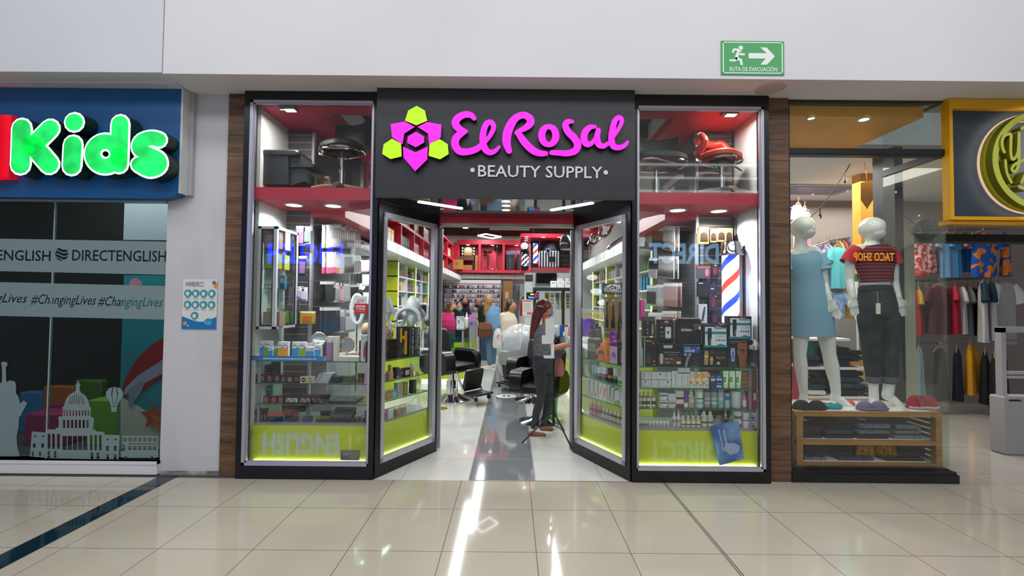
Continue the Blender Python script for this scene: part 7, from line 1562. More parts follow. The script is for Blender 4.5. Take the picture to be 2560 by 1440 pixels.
def sp_bot(Q_,O,I,items,zb,v=.1):
    for (x0,x1,y0,y1,body,cap,labs,shp,cf,lb) in items:
        u = uof(O,I,(x0+x1)/2); p = Q_(u,v,0); w = abs(uof(O,I,x1)-uof(O,I,x0))*.5; h = hz(Q_,u,v,y0,y1)
        k = p[1]/F_PX; xa = 1282+p[0]/p[1]*F_PX
        r = w; bottle(lb,xa-r/k,0,xa+r/k,10,p[1]-r,body,cap,labs,shp,cf) if False else None
        t = thing('bottle',lb,'bottle',(p[0],p[1],zb+.0005)); r = min(w,.045); hb = h*(1-cf)
        pf,cpf = {'round': ([(r*.9,0),(r,h*.02),(r,hb*.84),(r*.8,hb*.94),(r*.42,hb)],[(r*.46,hb),(r*.46,h*.985),(r*.38,h)]),'jar': ([(r,0),(r,hb)],[(r*1.03,hb),(r,h)]),'tube': ([(r*.8,cf*h),(r*.95,h*.6),(r,h)],[(r*.75,0),(r*.78,cf*h)])}[shp]
        obj('body',M().lathe(pf,n=14),cm(body),t,local=True); obj('cap',M().lathe(cpf,n=14),cm(cap),t,local=True)
        for j,(c,a,b_) in enumerate(labs or ()): obj('label',M().lathe([(r*(1.01+.01*j),a*h),(r*(1.01+.01*j),b_*h)],n=14,cap=False),cm(c),t,local=True)
T1,T2,T3,T4 = [z for z in SRZ]+[SRLOW]
sp_row(QR,SLR,OR,IR,[(1458,1480,846,896,'#4a3a30',[('r',.1,.4,.9,.8,'#8a8880'),('t','VOGLIA',.16,.5,.68,'#2c2a28',.02)],'brown counter display box reading VOGLIA'),(1512,1531,856,906,'#c9b0cc',[('p',[(.3,.2),(.5,.45),(.7,.2),(.85,.4),(.6,.6),(.3,.5)],'#8a6a9a'),('r',0,.86,1,1,'#7a1f8a')],'lilac and purple straightener carton'),(1532,1562,855,908,'#1f2124',[('p',[(.28,.1),(.4,.1),(.44,.6),(.36,.78),(.26,.6)],'#b8944a'),('c',.8,.3,.08,.06,'#b9bcc0'),('c',.8,.6,.08,.06,'#b9bcc0'),('r',.2,.86,.8,.9,'#9a9da2')],'black trimmer carton with gold tool, lower of two')],T1)
u0,u1 = sorted((uof(OR,IR,1532),uof(OR,IR,1562))); hz_ = hz(QR,(u0+u1)/2,.07,855,908)
sc(QR,SLR,u0,u1,.07,T1+hz_+.001,hz(QR,(u0+u1)/2,.07,802,854),'#1f2124',[('p',[(.28,.1),(.4,.1),(.44,.6),(.36,.78),(.26,.6)],'#b8944a'),('c',.8,.3,.08,.06,'#b9bcc0'),('c',.8,.6,.08,.06,'#b9bcc0'),('r',.2,.86,.8,.9,'#9a9da2')],'black trimmer carton with gold tool, upper of two')
u0,u1 = sorted((uof(OR,IR,1512),uof(OR,IR,1531)))
sc(QR,SLR,u0,u1,.07,T1+hz(QR,u0,.07,857,907),hz(QR,u0,.07,828,857),'#8a1f94',[('t','LISS',.3,.5,.4,'#e6c9ea',.02),('r',.6,.2,.8,.34,'#d8d020')],'bright purple carton standing on the lilac one')
sp_bot(QR,OR,IR,[(1472,1497,872,900,'#e0761c','#e88a2a',[('#2a1a10',.2,.55)],'jar',.3,'orange treatment jar with a dark letter k'),(1480,1496,830,874,'#d2581a','#e07a2a',[('#3a2012',.4,.6)],'round',.2,'orange conditioner bottle behind the orange jar'),(1495,1510,828,901,'#4a7a2a','#ee8a1e',[('#e88a1e',.3,.84)],'tube',.3,'orange and green shampoo bottle'),(1563,1574,856,908,'#a8983a','#d8d2b4',[('#c9c4b0',.08,.4)],'round',.15,'yellow oil bottle at the outer edge'),(1459,1468,815,848,'#2a2620','#151414',[('#b9b0a0',.02,.15)],'round',.3,'dark aftershave bottle on the display box'),(1470,1480,808,848,'#2a2620','#151414',[('#b9b0a0',.02,.15)],'round',.3,'taller dark aftershave bottle on the display box')],T1)
for o_ in [o for o in C.objects if o.get('label','').endswith('aftershave bottle on the display box')]: o_.location.z = T1+hz(QR,.6,.07,846,896)+.001
tub = ['#cfd2d4','#2a2438']
sp_bot(QR,OR,IR,[(1470,1478,902,943,'#4a86a8','#2a5a7a',[('#7ab0c8',.3,.8)],'tube',.15,'blue cream tube first on the second shelf of the right splay'),(1478.5,1490,914,944,'#c9cbce','#1f1b30',[('#2a2438',.15,.5),('#b04a7a',.3,.42)],'tube',.2,'white and dark cream tube, second along'),(1491,1504,913,946,'#c9cbce','#1f1b30',[('#2a2438',.15,.5),('#b04a7a',.3,.42)],'tube',.2,'white and dark cream tube, third along'),(1505,1517,914,948,'#3a2c28','#1c1614',[('#b9745a',.3,.5)],'tube',.2,'brown cream tube, fourth along'),(1518,1530,914,952,'#c9d0c6','#26302a',[('#6aa83a',.3,.5),('#26302a',.15,.3)],'tube',.2,'white and green cream tube, fifth along'),(1530,1545,931,957,'#c6ccc4','#a9b2a8',[('#5a9a3a',.1,.4)],'jar',.2,'white jar with green pictures'),(1547,1558,914,962,'#3a5a94','#2a4474',[('#8aa4cc',.5,.75)],'jar',.1,'blue bottle towards the outer edge'),(1560,1573,928,966,'#b8a050','#c9b878',[('#d8d0b0',.3,.7)],'jar',.1,'amber bottle at the outer edge of the second shelf')],T2)
wb = lambda c: [('v','Natural',.62,.9,.6,'#4a4c4a'),('c',.4,.18,.24,.1,c)]
sp_row(QR,SLR,OR,IR,[(1456,1465,945,988,'#c6c9c4',wb('#b09a8a'),'white carton with herb picture, first on the third shelf'),(1466,1475,945,989,'#c6c9c4',wb('#b07a5a'),'white carton with herb picture, second on the third shelf'),(1476,1485,946,991,'#c6c9c4',wb('#b07a5a'),'white carton with herb picture, third on the third shelf'),(1486,1495,953,996,'#cdd0cb',[('p',[(.3,.1),(.6,.5),(.7,.8),(.4,.7)],'#c8683a')],'white carton with carrot picture, left one'),(1496,1506,955,998,'#cdd0cb',[('p',[(.2,.1),(.6,.4),(.8,.8),(.3,.75)],'#d0642c')],'white carton with carrot picture, right one'),(1507,1515,958,1002,'#c6c9c4',wb('#9aa87a'),'slim white carton beside the carrot ones'),(1516,1524,964,1004,'#c6c9c4',wb('#b08a6a'),'shorter white carton beside the slim one'),(1525,1537,972,1007,'#ccd0ca',[('p',[(0,0),(1,0),(1,.4),(0,.25)],'#7aa048')],'white carton with green leaves'),(1538,1552,975,1010,'#ccd0ca',[('c',.6,.35,.25,.25,'#8a6a54'),('r',.1,.8,.7,.86,'#3a6a3a')],'white carton with a face picture')],T3)
sp_bot(QR,OR,IR,[(1460+k*0+[0,9,19][k],1468+[0,9,19][k],998,1034+k,'#b07a78','#c9b9b4',[('#7a3a44',.3,.5)],'round',.25,'pink spray bottle on the bottom shelf of the right splay, %s' % names[k]) for k in range(3)]+[(1488+9.5*k,1496+9.5*k,1014+k*2,1040+k*2.4,['#5a4a34','#5a4a34','#4a2a2c','#4a2a30','#6a4a3a','#7a4a44','#3a4a4a','#46504a'][k],'#c6c9c6',[('#b4b09c',.1,.5)],'round',.3,'small capped bottle on the bottom shelf of the right splay, %s' % ['first','second','third','fourth','fifth','sixth','seventh','eighth'][k]) for k in range(8)],T4)
u0,u1 = sorted((uof(OR,IR,1523),uof(OR,IR,1543)))
sc(QR,SLR,u0,u1,.3,zq(QR,u0,.3,802),hz(QR,u0,.3,750,802),'#b8307a',[('c',.4,.16+.14*k,.14,.05,'#b9b4b8') for k in range(6)],'magenta card of silver curlers hanging in the right splay',name='hanging_card',cat='pack')
u0,u1 = sorted((uof(OR,IR,1506),uof(OR,IR,1561)))
mst = [(.16,.78),(.2,.68),(.3,.66),(.42,.74),(.5,.8),(.58,.74),(.7,.66),(.82,.68),(.88,.8),(.82,.76),(.72,.8),(.6,.92),(.5,.84),(.42,.92),(.3,.84),(.22,.76)]
sc(QR,SLR,u0,u1,.003,zq(QR,(u0+u1)/2,.003,736),hz(QR,(u0+u1)/2,.003,708,736),'#4a524e',[('p',mst,'#e6e8e6'),('t','VOG',.1,.24,.42,'#e6e8e6',.03),('t','LIA',.54,.36,.36,'#e6e8e6',.02),('t','Hombre',.54,.16,.36,'#e6e8e6',.01)],'dark glass sticker reading VOGLIA Hombre under a white moustache',d=.001,name='brand_sticker',cat='sticker')
u0,u1 = sorted((uof(OR,IR,1456),uof(OR,IR,1511)))
z_ = zq(QR,(u0+u1)/2,.004,795); mb = M(); lf,rt = Vector(QR(u1,.003,0)),Vector(QR(u0,.003,0)); X_ = (rt-lf).normalized(); ln_ = (rt-lf).length
mb.text('EXPERIMENTA',Vector((lf.x,lf.y,z_+.05)),X=X_,w=ln_,h=.042,m=0,bold=.03).text('LA FRESCURA',Vector((lf.x,lf.y,z_)),X=X_,w=ln_,h=.04,m=1,bold=.03)
obj('window_lettering',mb,[mat('#d8d8d4',.5),mat('#d8b81e',.5)],label='white and yellow lettering EXPERIMENTA LA FRESCURA on the right splayed glass',cat='sticker')
u0,u1 = sorted((uof(OR,IR,1462),uof(OR,IR,1508)))
bt = lambda u: [('p',[(u,.2),(u+.2,.2),(u+.2,.6),(u+.14,.74),(u+.14,.92),(u+.06,.92),(u+.06,.74),(u,.6)],'#1c1a1c'),('r',u+.02,.3,u+.18,.5,'#8a8c90'),('r',u+.04,.92,u+.16,.97,'#b9b9bc')]
sc(QR,SLR,u0,u1,.26,T1,zq(QR,.6,.26,742)-T1,'#b0894e',bt(.06)+bt(.4)+bt(.74),'kraft display board with three dark bottle pictures in the right splay',d=.02,name='display_board',cat='board')
# left splay
B1,B2,B3,B4 = [z for z in SLZ]+[SLLOW]
u0,u1 = uof(OL,IL,950),uof(OL,IL,1018); hc = hz(QL,.3,.1,850,900)
t = thing('beauty_case','dark brown two-tier beauty case in the left splayed window','case',QL((u0+u1)/2,.1,B1))
for k in range(2): m = M(); SLL(m,u0,u1,.08,.24,B1+.001+hc*.5*k,B1+hc*.5*(k+1)-.003); obj('tier',m,noisy('brown_croc','#1c1412','#33251f',30,.35),t)
m = M(); SLL(m,(u0+u1)/2-.03,(u0+u1)/2+.03,.07,.08,B1+hc*.45,B1+hc*.6); obj('clasp',m,mat('#6a5a4a',.3,.7),t)
p = QL((uof(OL,IL,962)+uof(OL,IL,1016))/2,.18,B1+hc)
mb = M(); rg = [[(p[0]+.125*math.cos(2*PI*j/20)*rr,p[1]+.06*math.sin(2*PI*j/20)*rr,p[2]+z*(1+.06*math.cos(2*PI*j/20))) for j in range(20)] for rr,z in ((.9,.0),(1.02,.03),(1,.07),(.85,.11),(.55,.125),(.1,.13))]
t = thing('cosmetic_bag','rose gold glitter cosmetic bag on top of the dark beauty case','bag',p); obj('bag_body',mb.loft(rg),noisy('rose_gold_glitter','#7d5a4c','#d8b8a4',90,.25,metal=.5,lo=.4,hi=.6),t); obj('zip',M().tube([(p[0]+.1*math.cos(a),p[1]+.048*math.sin(a),p[2]+.121) for a in (PI,PI*1.25,PI*1.5,PI*1.75,2*PI)],.005,6),mat('#b08a74',.3,.8),t)
sp_row(QL,SLL,OL,IL,[(1018,1036,816,894,'#1d1b16',[('r',.0,.5,.25,.95,'#d8a81e'),('r',.6,.1,.95,.85,'#d8a010'),('r',.3,.6,.55,.7,'#d8d020'),('c',.4,.25,.14,.12,'#55565a')],'black and yellow tool pack beside the beauty case'),(1041,1055,814,889,'#17171a',[('r',0,0,.3,1,'#4a4a4e'),('v','BOX',.5,.95,.22,'#e6e6e6'),('v','Espejo portátil',.5,.68,.62,'#d0d0d0')],'tall black mirror box reading BOX Espejo, left of two'),(1055.5,1067,815,886,'#17171a',[('r',0,0,.3,1,'#4a4a4e'),('v','BOX',.5,.95,.22,'#e6e6e6'),('v','Espejo portátil',.5,.68,.62,'#d0d0d0')],'tall black mirror box reading BOX Espejo, right of two')],B1)
sp_row(QL,SLL,OL,IL,[(941,950,928,957,'#b9a8b0',[('r',.3,.5,.7,.65,'#d0305a')],'pinkish white box with a red sticker on the second shelf of the left splay'),(951,962,934,955,'#1f1c1c',[('r',.15,.1,.85,.55,'#b08a64')],'small brown and black box next to the pinkish one'),(963,990,934,951,'#2a2422',[('r',.02+.24*k,.1,.24+.24*k,.9,['#7a5a4a','#8a6a44','#b0803a','#8a4a3a'][k]) for k in range(4)],'four-shade eyeshadow palette standing up'),(1010,1018,918,946,'#3a3c40',[('r',.1,.1,.9,.2,'#b9bcc0')],'grey carton in the middle of the second shelf, left splay'),(1019,1028,922,944,'#4a3438',[('r',.1,.5,.9,.6,'#a88a90')],'dark rose carton beside the grey one'),(1030,1044,920,942,'#1c1c1e',[('r',.15,.2,.85,.75,'#c0b8b4')],'black carton with a white label')],B2)
sp_bot(QL,OL,IL,[(993,1006,910,946,'#c9a07a','#b98a4a',None,'round',.4,'gold perfume bottle on the second shelf of the left splay'),(1048,1056,908,938,'#b9785e','#c0b0a8',None,'round',.3,'peach bottle at the inner end of the second shelf')],B2)
gb = [('c',.5,.42,.38,.36,'#7a6a2c'),('c',.5,.42,.33,.31,'#c49a78'),('r',.3,.84,.7,.9,'#5a4a1c')]
sp_row(QL,SLL,OL,IL,[(940+15.5*k,954.5+15.5*k,982-2.2*k,1006-2.6*k,'#b0a04a',gb,'gold powder box with round window, %s from the outer edge' % names[k]) for k in range(4)]+[(1001,1012,972,994,'#8ab4c4',[('r',0,.8,1,1,'#3a9ac4'),('c',.5,.45,.35,.25,'#b9c4cc')],'blue and clear pack beside the gold powders'),(1014,1027,955,990,'#a8b8a4',[('r',.25,.1,.75,.9,'#b08a70'),('r',.0,.95,1,1,'#3a8a9a')],'pale green carton with nude shades'),(1028,1039,953,986,'#8a7a3a',[('c',.5,.75,.2,.1,'#b8a050'),('c',.5,.5,.2,.1,'#b8a050'),('c',.5,.25,.2,.1,'#b8a050')],'olive gold palette standing on the third shelf'),(1051,1060,945,978,'#16161a',[('v','Dark Love',.5,.9,.7,'#b9b9bc')],'tall black carton reading Dark Love')],B3)
sp_row(QL,SLL,OL,IL,[(944,956,1020,1053,'#1f1a18',[('r',.15,.1,.85,.38,'#8a5a3c'),('r',.15,.4,.85,.65,'#a8764e'),('r',.15,.68,.85,.9,'#c49a70')],'black trio compact pack at the outer end of the bottom shelf'),(958,992,1018,1042,'#b07a9a',[('p',[(.2,.7),(.6,.8),(.9,.5),(.7,.3),(.4,.35)],'#5a5c68'),('p',[(.3,.62),(.55,.7),(.7,.5),(.45,.45)],'#b4bcc4')],'pink window box lying on the bottom shelf of the left splay'),(1014,1024,1019,1034,'#b9a48a',gb,'round peach compact on the bottom shelf, outer one'),(1026,1037,1016,1031,'#b9a48a',gb,'round peach compact on the bottom shelf, inner one')],B4)
# white lamps, hood and mirrors seen through the left splay
WG = mat('#d4d8da',.3,name='white_plastic')
def at(px,py,Y): return W(px,py,Y)
YB_ = 5.25; k = YB_/F_PX
c = at(965,765,YB_); t = thing('magnifier_lamp','white magnifier lamp with tilted grey lens in the left splay','lamp',at(993,812,YB_)); Rm = Matrix.Translation(c) @ Matrix.Rotation(R_(55),4,'Z') @ Matrix.Rotation(PI/2,4,'X')
obj('lens_head',M().lathe([(.001,.03),(16*k,.03),(21*k,.01),(21*k,-.02),(16*k,-.025)],n=28).tf(Rm),WG,t); obj('lens',M().lathe([(.001,-.026),(15.5*k,-.026),(15.5*k,-.024),(.001,-.024)],n=28).tf(Rm),mat('#8f9aa8',.1),t)
obj('arm',M().tube([at(972,743,YB_),at(978,760,YB_),at(992,806,YB_)],.016,8).cyl(at(992,804,YB_),(at(992,804,YB_).x,YB_,B1),.014,10).lathe([(.001,B1),(.07,B1),(.06,B1+.02),(.001,B1+.02)],(at(992,804,YB_).x,YB_,0),18),mat('#a9b0ba',.3),t)
def stand(t,x,Y,z): obj('stand',M().cyl((x,Y,z),(x,Y,B1),.012,8).lathe([(.001,B1),(.08,B1),(.07,B1+.015),(.001,B1+.018)],(x,Y,0),18),WG,t)
c = at(992,795,5.35); t = thing('ring_light','white ring lamp behind the magnifier arm','lamp',(c.x,c.y,B1)); r = 21*5.35/F_PX
obj('ring',M().tube([(c.x+r*math.cos(2*PI*i/32),c.y,c.z+r*math.sin(2*PI*i/32)) for i in range(33)],.022,10),WG,t); stand(t,c.x,c.y,c.z-r)
c = at(1023,800,5.3); t = thing('hair_steamer','white hair steamer hood with a domed shade and arched visor','hair dryer',(c.x,c.y,B1)); r = 30*5.3/F_PX
obj('visor_arch',M().tube([(c.x+r*math.cos(PI*i/14),c.y-.05,c.z+r*math.sin(PI*i/14)) for i in range(15)],.03,10,flat=.8),mat('#b9c0c2',.25),t)
d = at(1032,770,5.35); obj('hood',M().lathe([(17*k,-.02),(18*k,.03),(13*k,.1),(5*k,.14),(.001,.142)],d,24).lathe([(.001,-.2),(.03,-.19),(.07,-.12),(.085,-.03)],d,20),WG,t); stand(t,d.x,d.y,d.z-.15)
c = at(1059,780,5.4); t = thing('hand_mirror','white rectangular stand mirror at the inner end of the left splay','mirror',(c.x,c.y,B1)); w_,h_ = 10*5.4/F_PX,20*5.4/F_PX
obj('frame',M().tube([(c.x+a,c.y,c.z+b_) for a,b_ in rrect(-w_,w_,-h_,h_,.03,4)+[(w_,-h_+.03)]],.014,8),WG,t); obj('glass',M().rbox(-w_,w_,-.004,.004,-h_,h_,.03).mv(c.x,c.y,c.z),MIRROR,t); stand(t,c.x,c.y,c.z-h_)
c = at(953,642,5.1); t = thing('security_camera','small white bullet camera on a post in the left splay','camera',c); obj('camera_body',M().tube([c+Vector((-.03,.06,.01)),c+Vector((0,-.04,0))],.028,14),WHITE,t); obj('camera_lens',M().ell(c+Vector((0,-.045,0)),(.014,.008,.014),12,8),BLK,t); obj('post',M().cyl((c.x,c.y+.03,c.z-.01),(c.x,c.y+.03,B1),.014,10),mat('#c9d0d2',.3,emit=.15),t)  # faint glow in the post material imitates LED light falling on it
m = M(); SLL(m,.25,LNL-.1,.8,.95,0,B1-.001); obj('side_counter',m,mat('#c6c9c6',.4),label='pale counter deeper inside holding the white lamps and hood',cat='counter')
# ---------------------------------------------------------------- inside the store
rnd = random.Random(11)
def copyto(o,loc,rz=0):
    c = o.copy(); C.objects.link(c); c.location = loc; c.rotation_euler = (0,0,rz); return c
def wallshelf(side,X,xw,f,ys,zs):
    t = thing('wall_shelving','white shelving with lime backs packed with bottles along the %s wall' % side,'shelf',(X,ys[0],0))
    for z in zs: obj('shelf_board',M().box(X,xw,ys[0],ys[-1]+.03,z-.02,z),WHITE,t)
    for i,y in enumerate(ys): obj('divider',M().box(X,xw,y,y+.03,.9,zs[0]),LIME if i % 2 == 0 else WHITE,t)
    obj('lime_back',M().box(xw,xw-f*.02,ys[0],ys[-1],0,zs[0]),mat('#9aa832',.5),t); obj('base_cabinet',M().box(X,xw,ys[0],ys[-1],0,.9),LIME,t)
    for y in ys[::2]: obj('led_strip',M().box(X+f*.004,X+f*.012,y+.032,y+.044,.95,zs[0]-.03),mat('#f4fff8',.4,emit=2.5),t)
    cols = ['#e2e4e4','#c9785a','#2a2c30','#8ab06a','#7d5a9a','#d8c8a0','#3a8aa8','#c8a08a','#e6e0da','#5a3430']
    pr = []
    for k,c in enumerate(cols):
        mb = M().lathe([(.032,0),(.034,.01),(.034,.1+.02*(k % 3)),(.014,.125+.02*(k % 3)),(.014,.15+.02*(k % 3)),(.001,.151+.02*(k % 3))],n=10) if k % 2 else M().box(-.035,.035,-.03,.03,0,.15+.015*(k % 4))
        pr.append((mb,c))
    made = {}
    for r_,z in enumerate(zs[1:]):
        for i in range(len(ys)-1):
            k = rnd.randrange(10); n = 5
            for j in range(n):
                kk = k if rnd.random() < .7 else rnd.randrange(10); y = ys[i]+.1+(ys[i+1]-ys[i]-.17)*j/(n-1); loc = (X-f*.07,y,z+.0005)
                if (kk,r_) not in made: made[kk,r_] = obj('bottle' if kk % 2 else 'carton',pr[kk][0],cm(pr[kk][1]),label='%s %s on the %s shelf of the %s wall shelving' % (['white','terracotta','black','green','violet','cream','blue','tan','ivory','brown'][kk],'bottle' if kk % 2 else 'carton',['upper','second','third','fourth','fifth'][r_],side),cat='bottle' if kk % 2 else 'box',group='goods on the %s wall shelving' % side,loc=loc)
                else: copyto(made[kk,r_],loc)
    return t
zt = pxz(991,650,-2.05).z
wallshelf('left',-2.05,-2.39,1,[8.3+.76*i for i in range(6)],[zt-.27*i for i in range(5)])
wallshelf('right',1.85,2.19,-1,[6.1+.74*i for i in range(7)],[zt-.27*i for i in range(5)])
pc = [('#17161a',[('c',.5,.6,.3,.2,'#b98a74'),('r',.1,.1,.9,.2,'#8a8a8e')]),('#b9a8ae',[('c',.5,.55,.3,.25,'#6a4436'),('r',.2,.1,.8,.16,'#8a2a5a')]),('#d8b06a',[('r',.1,.2,.9,.7,'#e6dcc0')]),('#a02a6a',[('c',.5,.6,.3,.2,'#e0c0b0')]),('#26262a',[('r',.1,.4,.9,.8,'#5a5c62')])]
for i in range(len(YS_L)-1):
    for r_ in (0,1):
        k = (i*2+r_*3) % 5; ht = [.24,.3][r_]; mb,mats = carton_mesh(.17,.2,ht,*pc[k]); y = YS_L[i]+.17; j = 0; o = None
        while y < YS_L[i+1]-.12:
            loc = (-1.98,y,zsL[r_]+(.0505 if r_ == 0 else .0005))
            if o is None: o = obj('carton',mb,mats,loc=loc,rz=PI/2,label='%s picture carton in bay %s of the %s red pigeonhole row' % (['black','pale','amber','magenta','charcoal'][k],['one','two','three','four','five','six','seven','eight'][i],['lower','upper'][r_]),cat='box',group='cartons in the red pigeonholes')
            else: copyto(o,loc,PI/2)
            y += .19
# right upper level: reclining chair frame and dryers
CH = lambda pts,r=.02: M().tube(smooth_path(pts,5),r,10)
Yc = 5.3; w3 = lambda x,y,d=0: W(x,y,Yc+d)
t = thing('chair_frame','bare chrome reclining chair frame on the upper right ledge','chair',w3(1500,612))
for d in (0,.25): obj('tube',CH([w3(1535,552,d),w3(1515,590,d),w3(1484,588,d),w3(1480,596,d),w3(1500,592,d),w3(1485,610,d),w3(1470,606,d)]),CHROME,t)
obj('post',M().cyl(w3(1500,600),(w3(1500,600).x,Yc,ct+.016),.02,10),CHROME,t); obj('support',CH([w3(1520,622),w3(1540,606),w3(1562,592)]),CHROME,t)
for (x,y,h,lb) in ((1477,575,'#b3202c','red salon hood dryer beside the chrome chair frame'),(1428,610,'#101012','large black dryer hood at the right end of the barber bay')):
    q = W(x,y,8.5); t = thing('hood_dryer',lb,'hair dryer',q); obj('hood',M().lathe([(.2,-.1),(.22,.0),(.18,.14),(.08,.22),(.001,.23)],(0,0,0),22),mat(h,.15),t,local=True); obj('stand',M().cyl((0,0,.1),(0,0,ct-q.z+.02),.025,10),CHROME,t,local=True)
# back shelf goods
zb_ = zi0+.001
def bk(lb,x0,y0,x1,y1,base,dec=(),d=.2,dy=.1,name='carton',cat='box'): return carton(lb,x0,y0,x1,y1,YB+dy,base,dec,d,z=zb_,name=name,cat=cat)
bk('large kraft box at the left end of the back ledge',1131,658,1156,682,'#b98a4a',[('r',.3,.4,.6,.7,'#a8742e')],.3,-.25); bk('low kraft box under the vanity table',1157,662,1180,674,'#a8743c',(),.2,.05); bk('tall slim kraft box beside the vanity table',1188,637,1195,674,'#b08040',[('v','FRAGIL',.4,.6,.4,'#6a4a1e')])
p = W(1169,650,YB+.2); k = (YB+.2)/F_PX; v = lambda x,y: (W(x,y,YB+.2).x,W(x,y,YB+.2).z)
t = thing('vanity_table','brown vanity table with bulb-framed mirror in the red back shelf','table',(p.x,YB+.2,zb_))
(a,c),(b_,d) = v(1148,651),v(1185,641); obj('drawer_box',M().box(a,b_,YB+.12,YB+.4,c,d),mat('#6a4a30',.5),t)
for x in (1151,1183): obj('leg',M().box(v(x,650)[0]-.02,v(x,650)[0]+.02,YB+.15,YB+.19,zb_,c),mat('#2a201a',.5),t)
(a,c),(b_,d) = v(1152,641),v(1188,615); o = obj('mirror_frame',M().box(a,b_,YB+.3,YB+.34,c,d),mat('#2a201c',.5),t); obj('mirror_glass',M().box(a+.1,b_-.1,YB+.29,YB+.3,c+.04,d-.04),mat('#8a7654',.15),t)
for i in range(3):
    for x in (a+.05,b_-.05): obj('bulb',M().ell((x,YB+.29,c+.1+i*.1),.025,10,8),mat('#fff0d8',.4,emit=2.5),t)
p = W(1219,630,YB+.25); t = thing('round_stool','round black stool on chrome star base in the red back shelf','stool',(p.x,p.y,zb_)); h = p.z-zb_
obj('seat',M().lathe([(.001,h-.03),(.15,h-.03),(.16,h),(.15,h+.04),(.001,h+.05)],n=20),BLK,t,local=True); s_ = M().cyl((0,0,h-.03),(0,0,.1),.02,10)
for i in range(5): s_.tube([(0,0,.12),(.22*math.cos(i*1.257),.22*math.sin(i*1.257),.02)],.018,6)
obj('base',s_,CHROME,t,local=True)
p = W(1246,616,YB+.25); t = thing('hood_dryer','black hood dryer on a chrome pole in the red back shelf','hair dryer',(p.x,p.y,zb_)); h = p.z-zb_; obj('hood',M().lathe([(.16,h-.1),(.19,h-.04),(.17,h+.08),(.08,h+.14),(.001,h+.15)],n=20),mat('#1c1e1e',.15),t,local=True); obj('pole',M().cyl((-.05,0,0),(-.05,0,h-.08),.02,10).lathe([(.001,0),(.2,0),(.2,.02),(.001,.03)],(-.05,0,0),16),CHROME,t,local=True)
for x0,x1,lb in ((1265,1287,'left'),(1292,1309,'right')):
    o = bk('black salon trolley wrapped in plastic in the red back shelf, the %s one' % lb,x0,634,x1,675,'#121217',[('r',.1,.12+.17*i,.9,.24+.17*i,'#22242c') for i in range(4)]+[('r',.44,.05,.5,.8,'#5a5c8a')],.3,.1,'trolley','trolley')
    (a,c),(b_,d) = v(x0,634),v(x1,623); obj('plastic_wrap',M().rbox(-(b_-a)/2-.02,(b_-a)/2+.02,-.02,.3,.53,.67,.05),mat('#7d7690',.2),o,local=True)
# barber bay goods
pole('black and white striped lit barber pole with a white globe before the red back shelf',1311,636,666,7,12.2,['#e8ecff','#101014','#e8ecff','#101014','#e8ecff','#101014'],glob=True,emit=1.0)
pole('small barber pole with black caps beside the large globe pole',1320,644,658,4,12.4,['#e8edff','#c8203c','#e8edff','#2848d8'],glob=False,emit=1.0)
pole('flat-topped lit barber pole at the left of the striped bag',1339,609,658,6,12.75,['#e8edff','#2848d8','#e8edff','#e2412c'],caps=False,emit=1.2)
a,b_ = W(1347,665,12.7),W(1398,628,12.7)
t = thing('striped_bag','black and white striped barber bag with round badge in the red bay','bag',((a.x+b_.x)/2,12.7,zt_b)); obj('bag_body',M().rbox(a.x,b_.x,12.62,12.9,zt_b+.001,b_.z,.06),striped('bag_stripes','#d8d8e0','#0d0d10','x',.075,.5),t)
q = W(1370,627,12.6); obj('badge',M().prism(circ(q.x,q.z,.07)[::-1],12.595,12.61).prism(circ(q.x,q.z,.05)[::-1],12.59,12.595,m=1),[mat('#c8c8d8',.4),mat('#1a1a2c',.4)],t); q = W(1381,647,12.6); obj('pocket',M().box(q.x-.08,q.x+.08,12.6,12.62,q.z-.08,q.z+.06),BLK,t)
t = thing('black_cape','folded black barber cape in plastic standing behind the striped bag','cape',W(1370,625,13.1)); obj('cape_body',M().prism([(W(x,y,13.1).x,W(x,y,13.1).z) for x,y in ((1352,664),(1356,628),(1364,606),(1384,606),(1394,630),(1396,664))],13.05,13.12),mat('#1b1e24',.25),t)
# television, shelf of cartons, pillars and signs at the right rear
struct('wall_partition',M().box(W(1311,760,12.6).x,2.19,12.6,12.75,0,W(1350,682,12.6).z),mat('#c3c6c6',.6))
a,b_,z0,z1 = span(1340,712,1392,682,12.5); t = thing('television','black flat television on the white partition under the red bay','television',((a+b_)/2,12.5,z0)); obj('frame',M().box(a,b_,12.52,12.598,z0,z1),BLK,t); obj('screen',M().box(a+.02,b_-.02,12.515,12.52,z0+.05,z1-.02),mat('#08080a',.08),t); obj('chin',M().box(a,b_,12.514,12.52,z0,z0+.03),mat('#5a5e66',.3),t)
YQ = 9.8; a,b_,z0,z1 = span(1334,727,1436,719,YQ); t = thing('shelf_stand','black shelf unit carrying white cartons beside the television','shelf',((a+b_)/2,YQ,0)); obj('shelf_board',M().box(a,b_,YQ,YQ+.35,z0,z1),BLK,t)
for x in (a,W(1406,760,YQ).x,b_-.06): obj('post',M().box(x,x+.06,YQ+.1,YQ+.16,0,z0),BLK,t)
for i in range(5): carton('yellow and white product strip behind the black shelf posts',1362+13*i,730,1373+13*i,772,YQ+.3,['#a8a838','#d8d8c8','#7d9aa8','#b9b04a','#c9c9c0'][i],[('r',.2,.1+.2*j,.8,.24+.2*j,'#5a6a3a') for j in range(4)],.03,group='product strips on the black shelf',z=z0-.4)
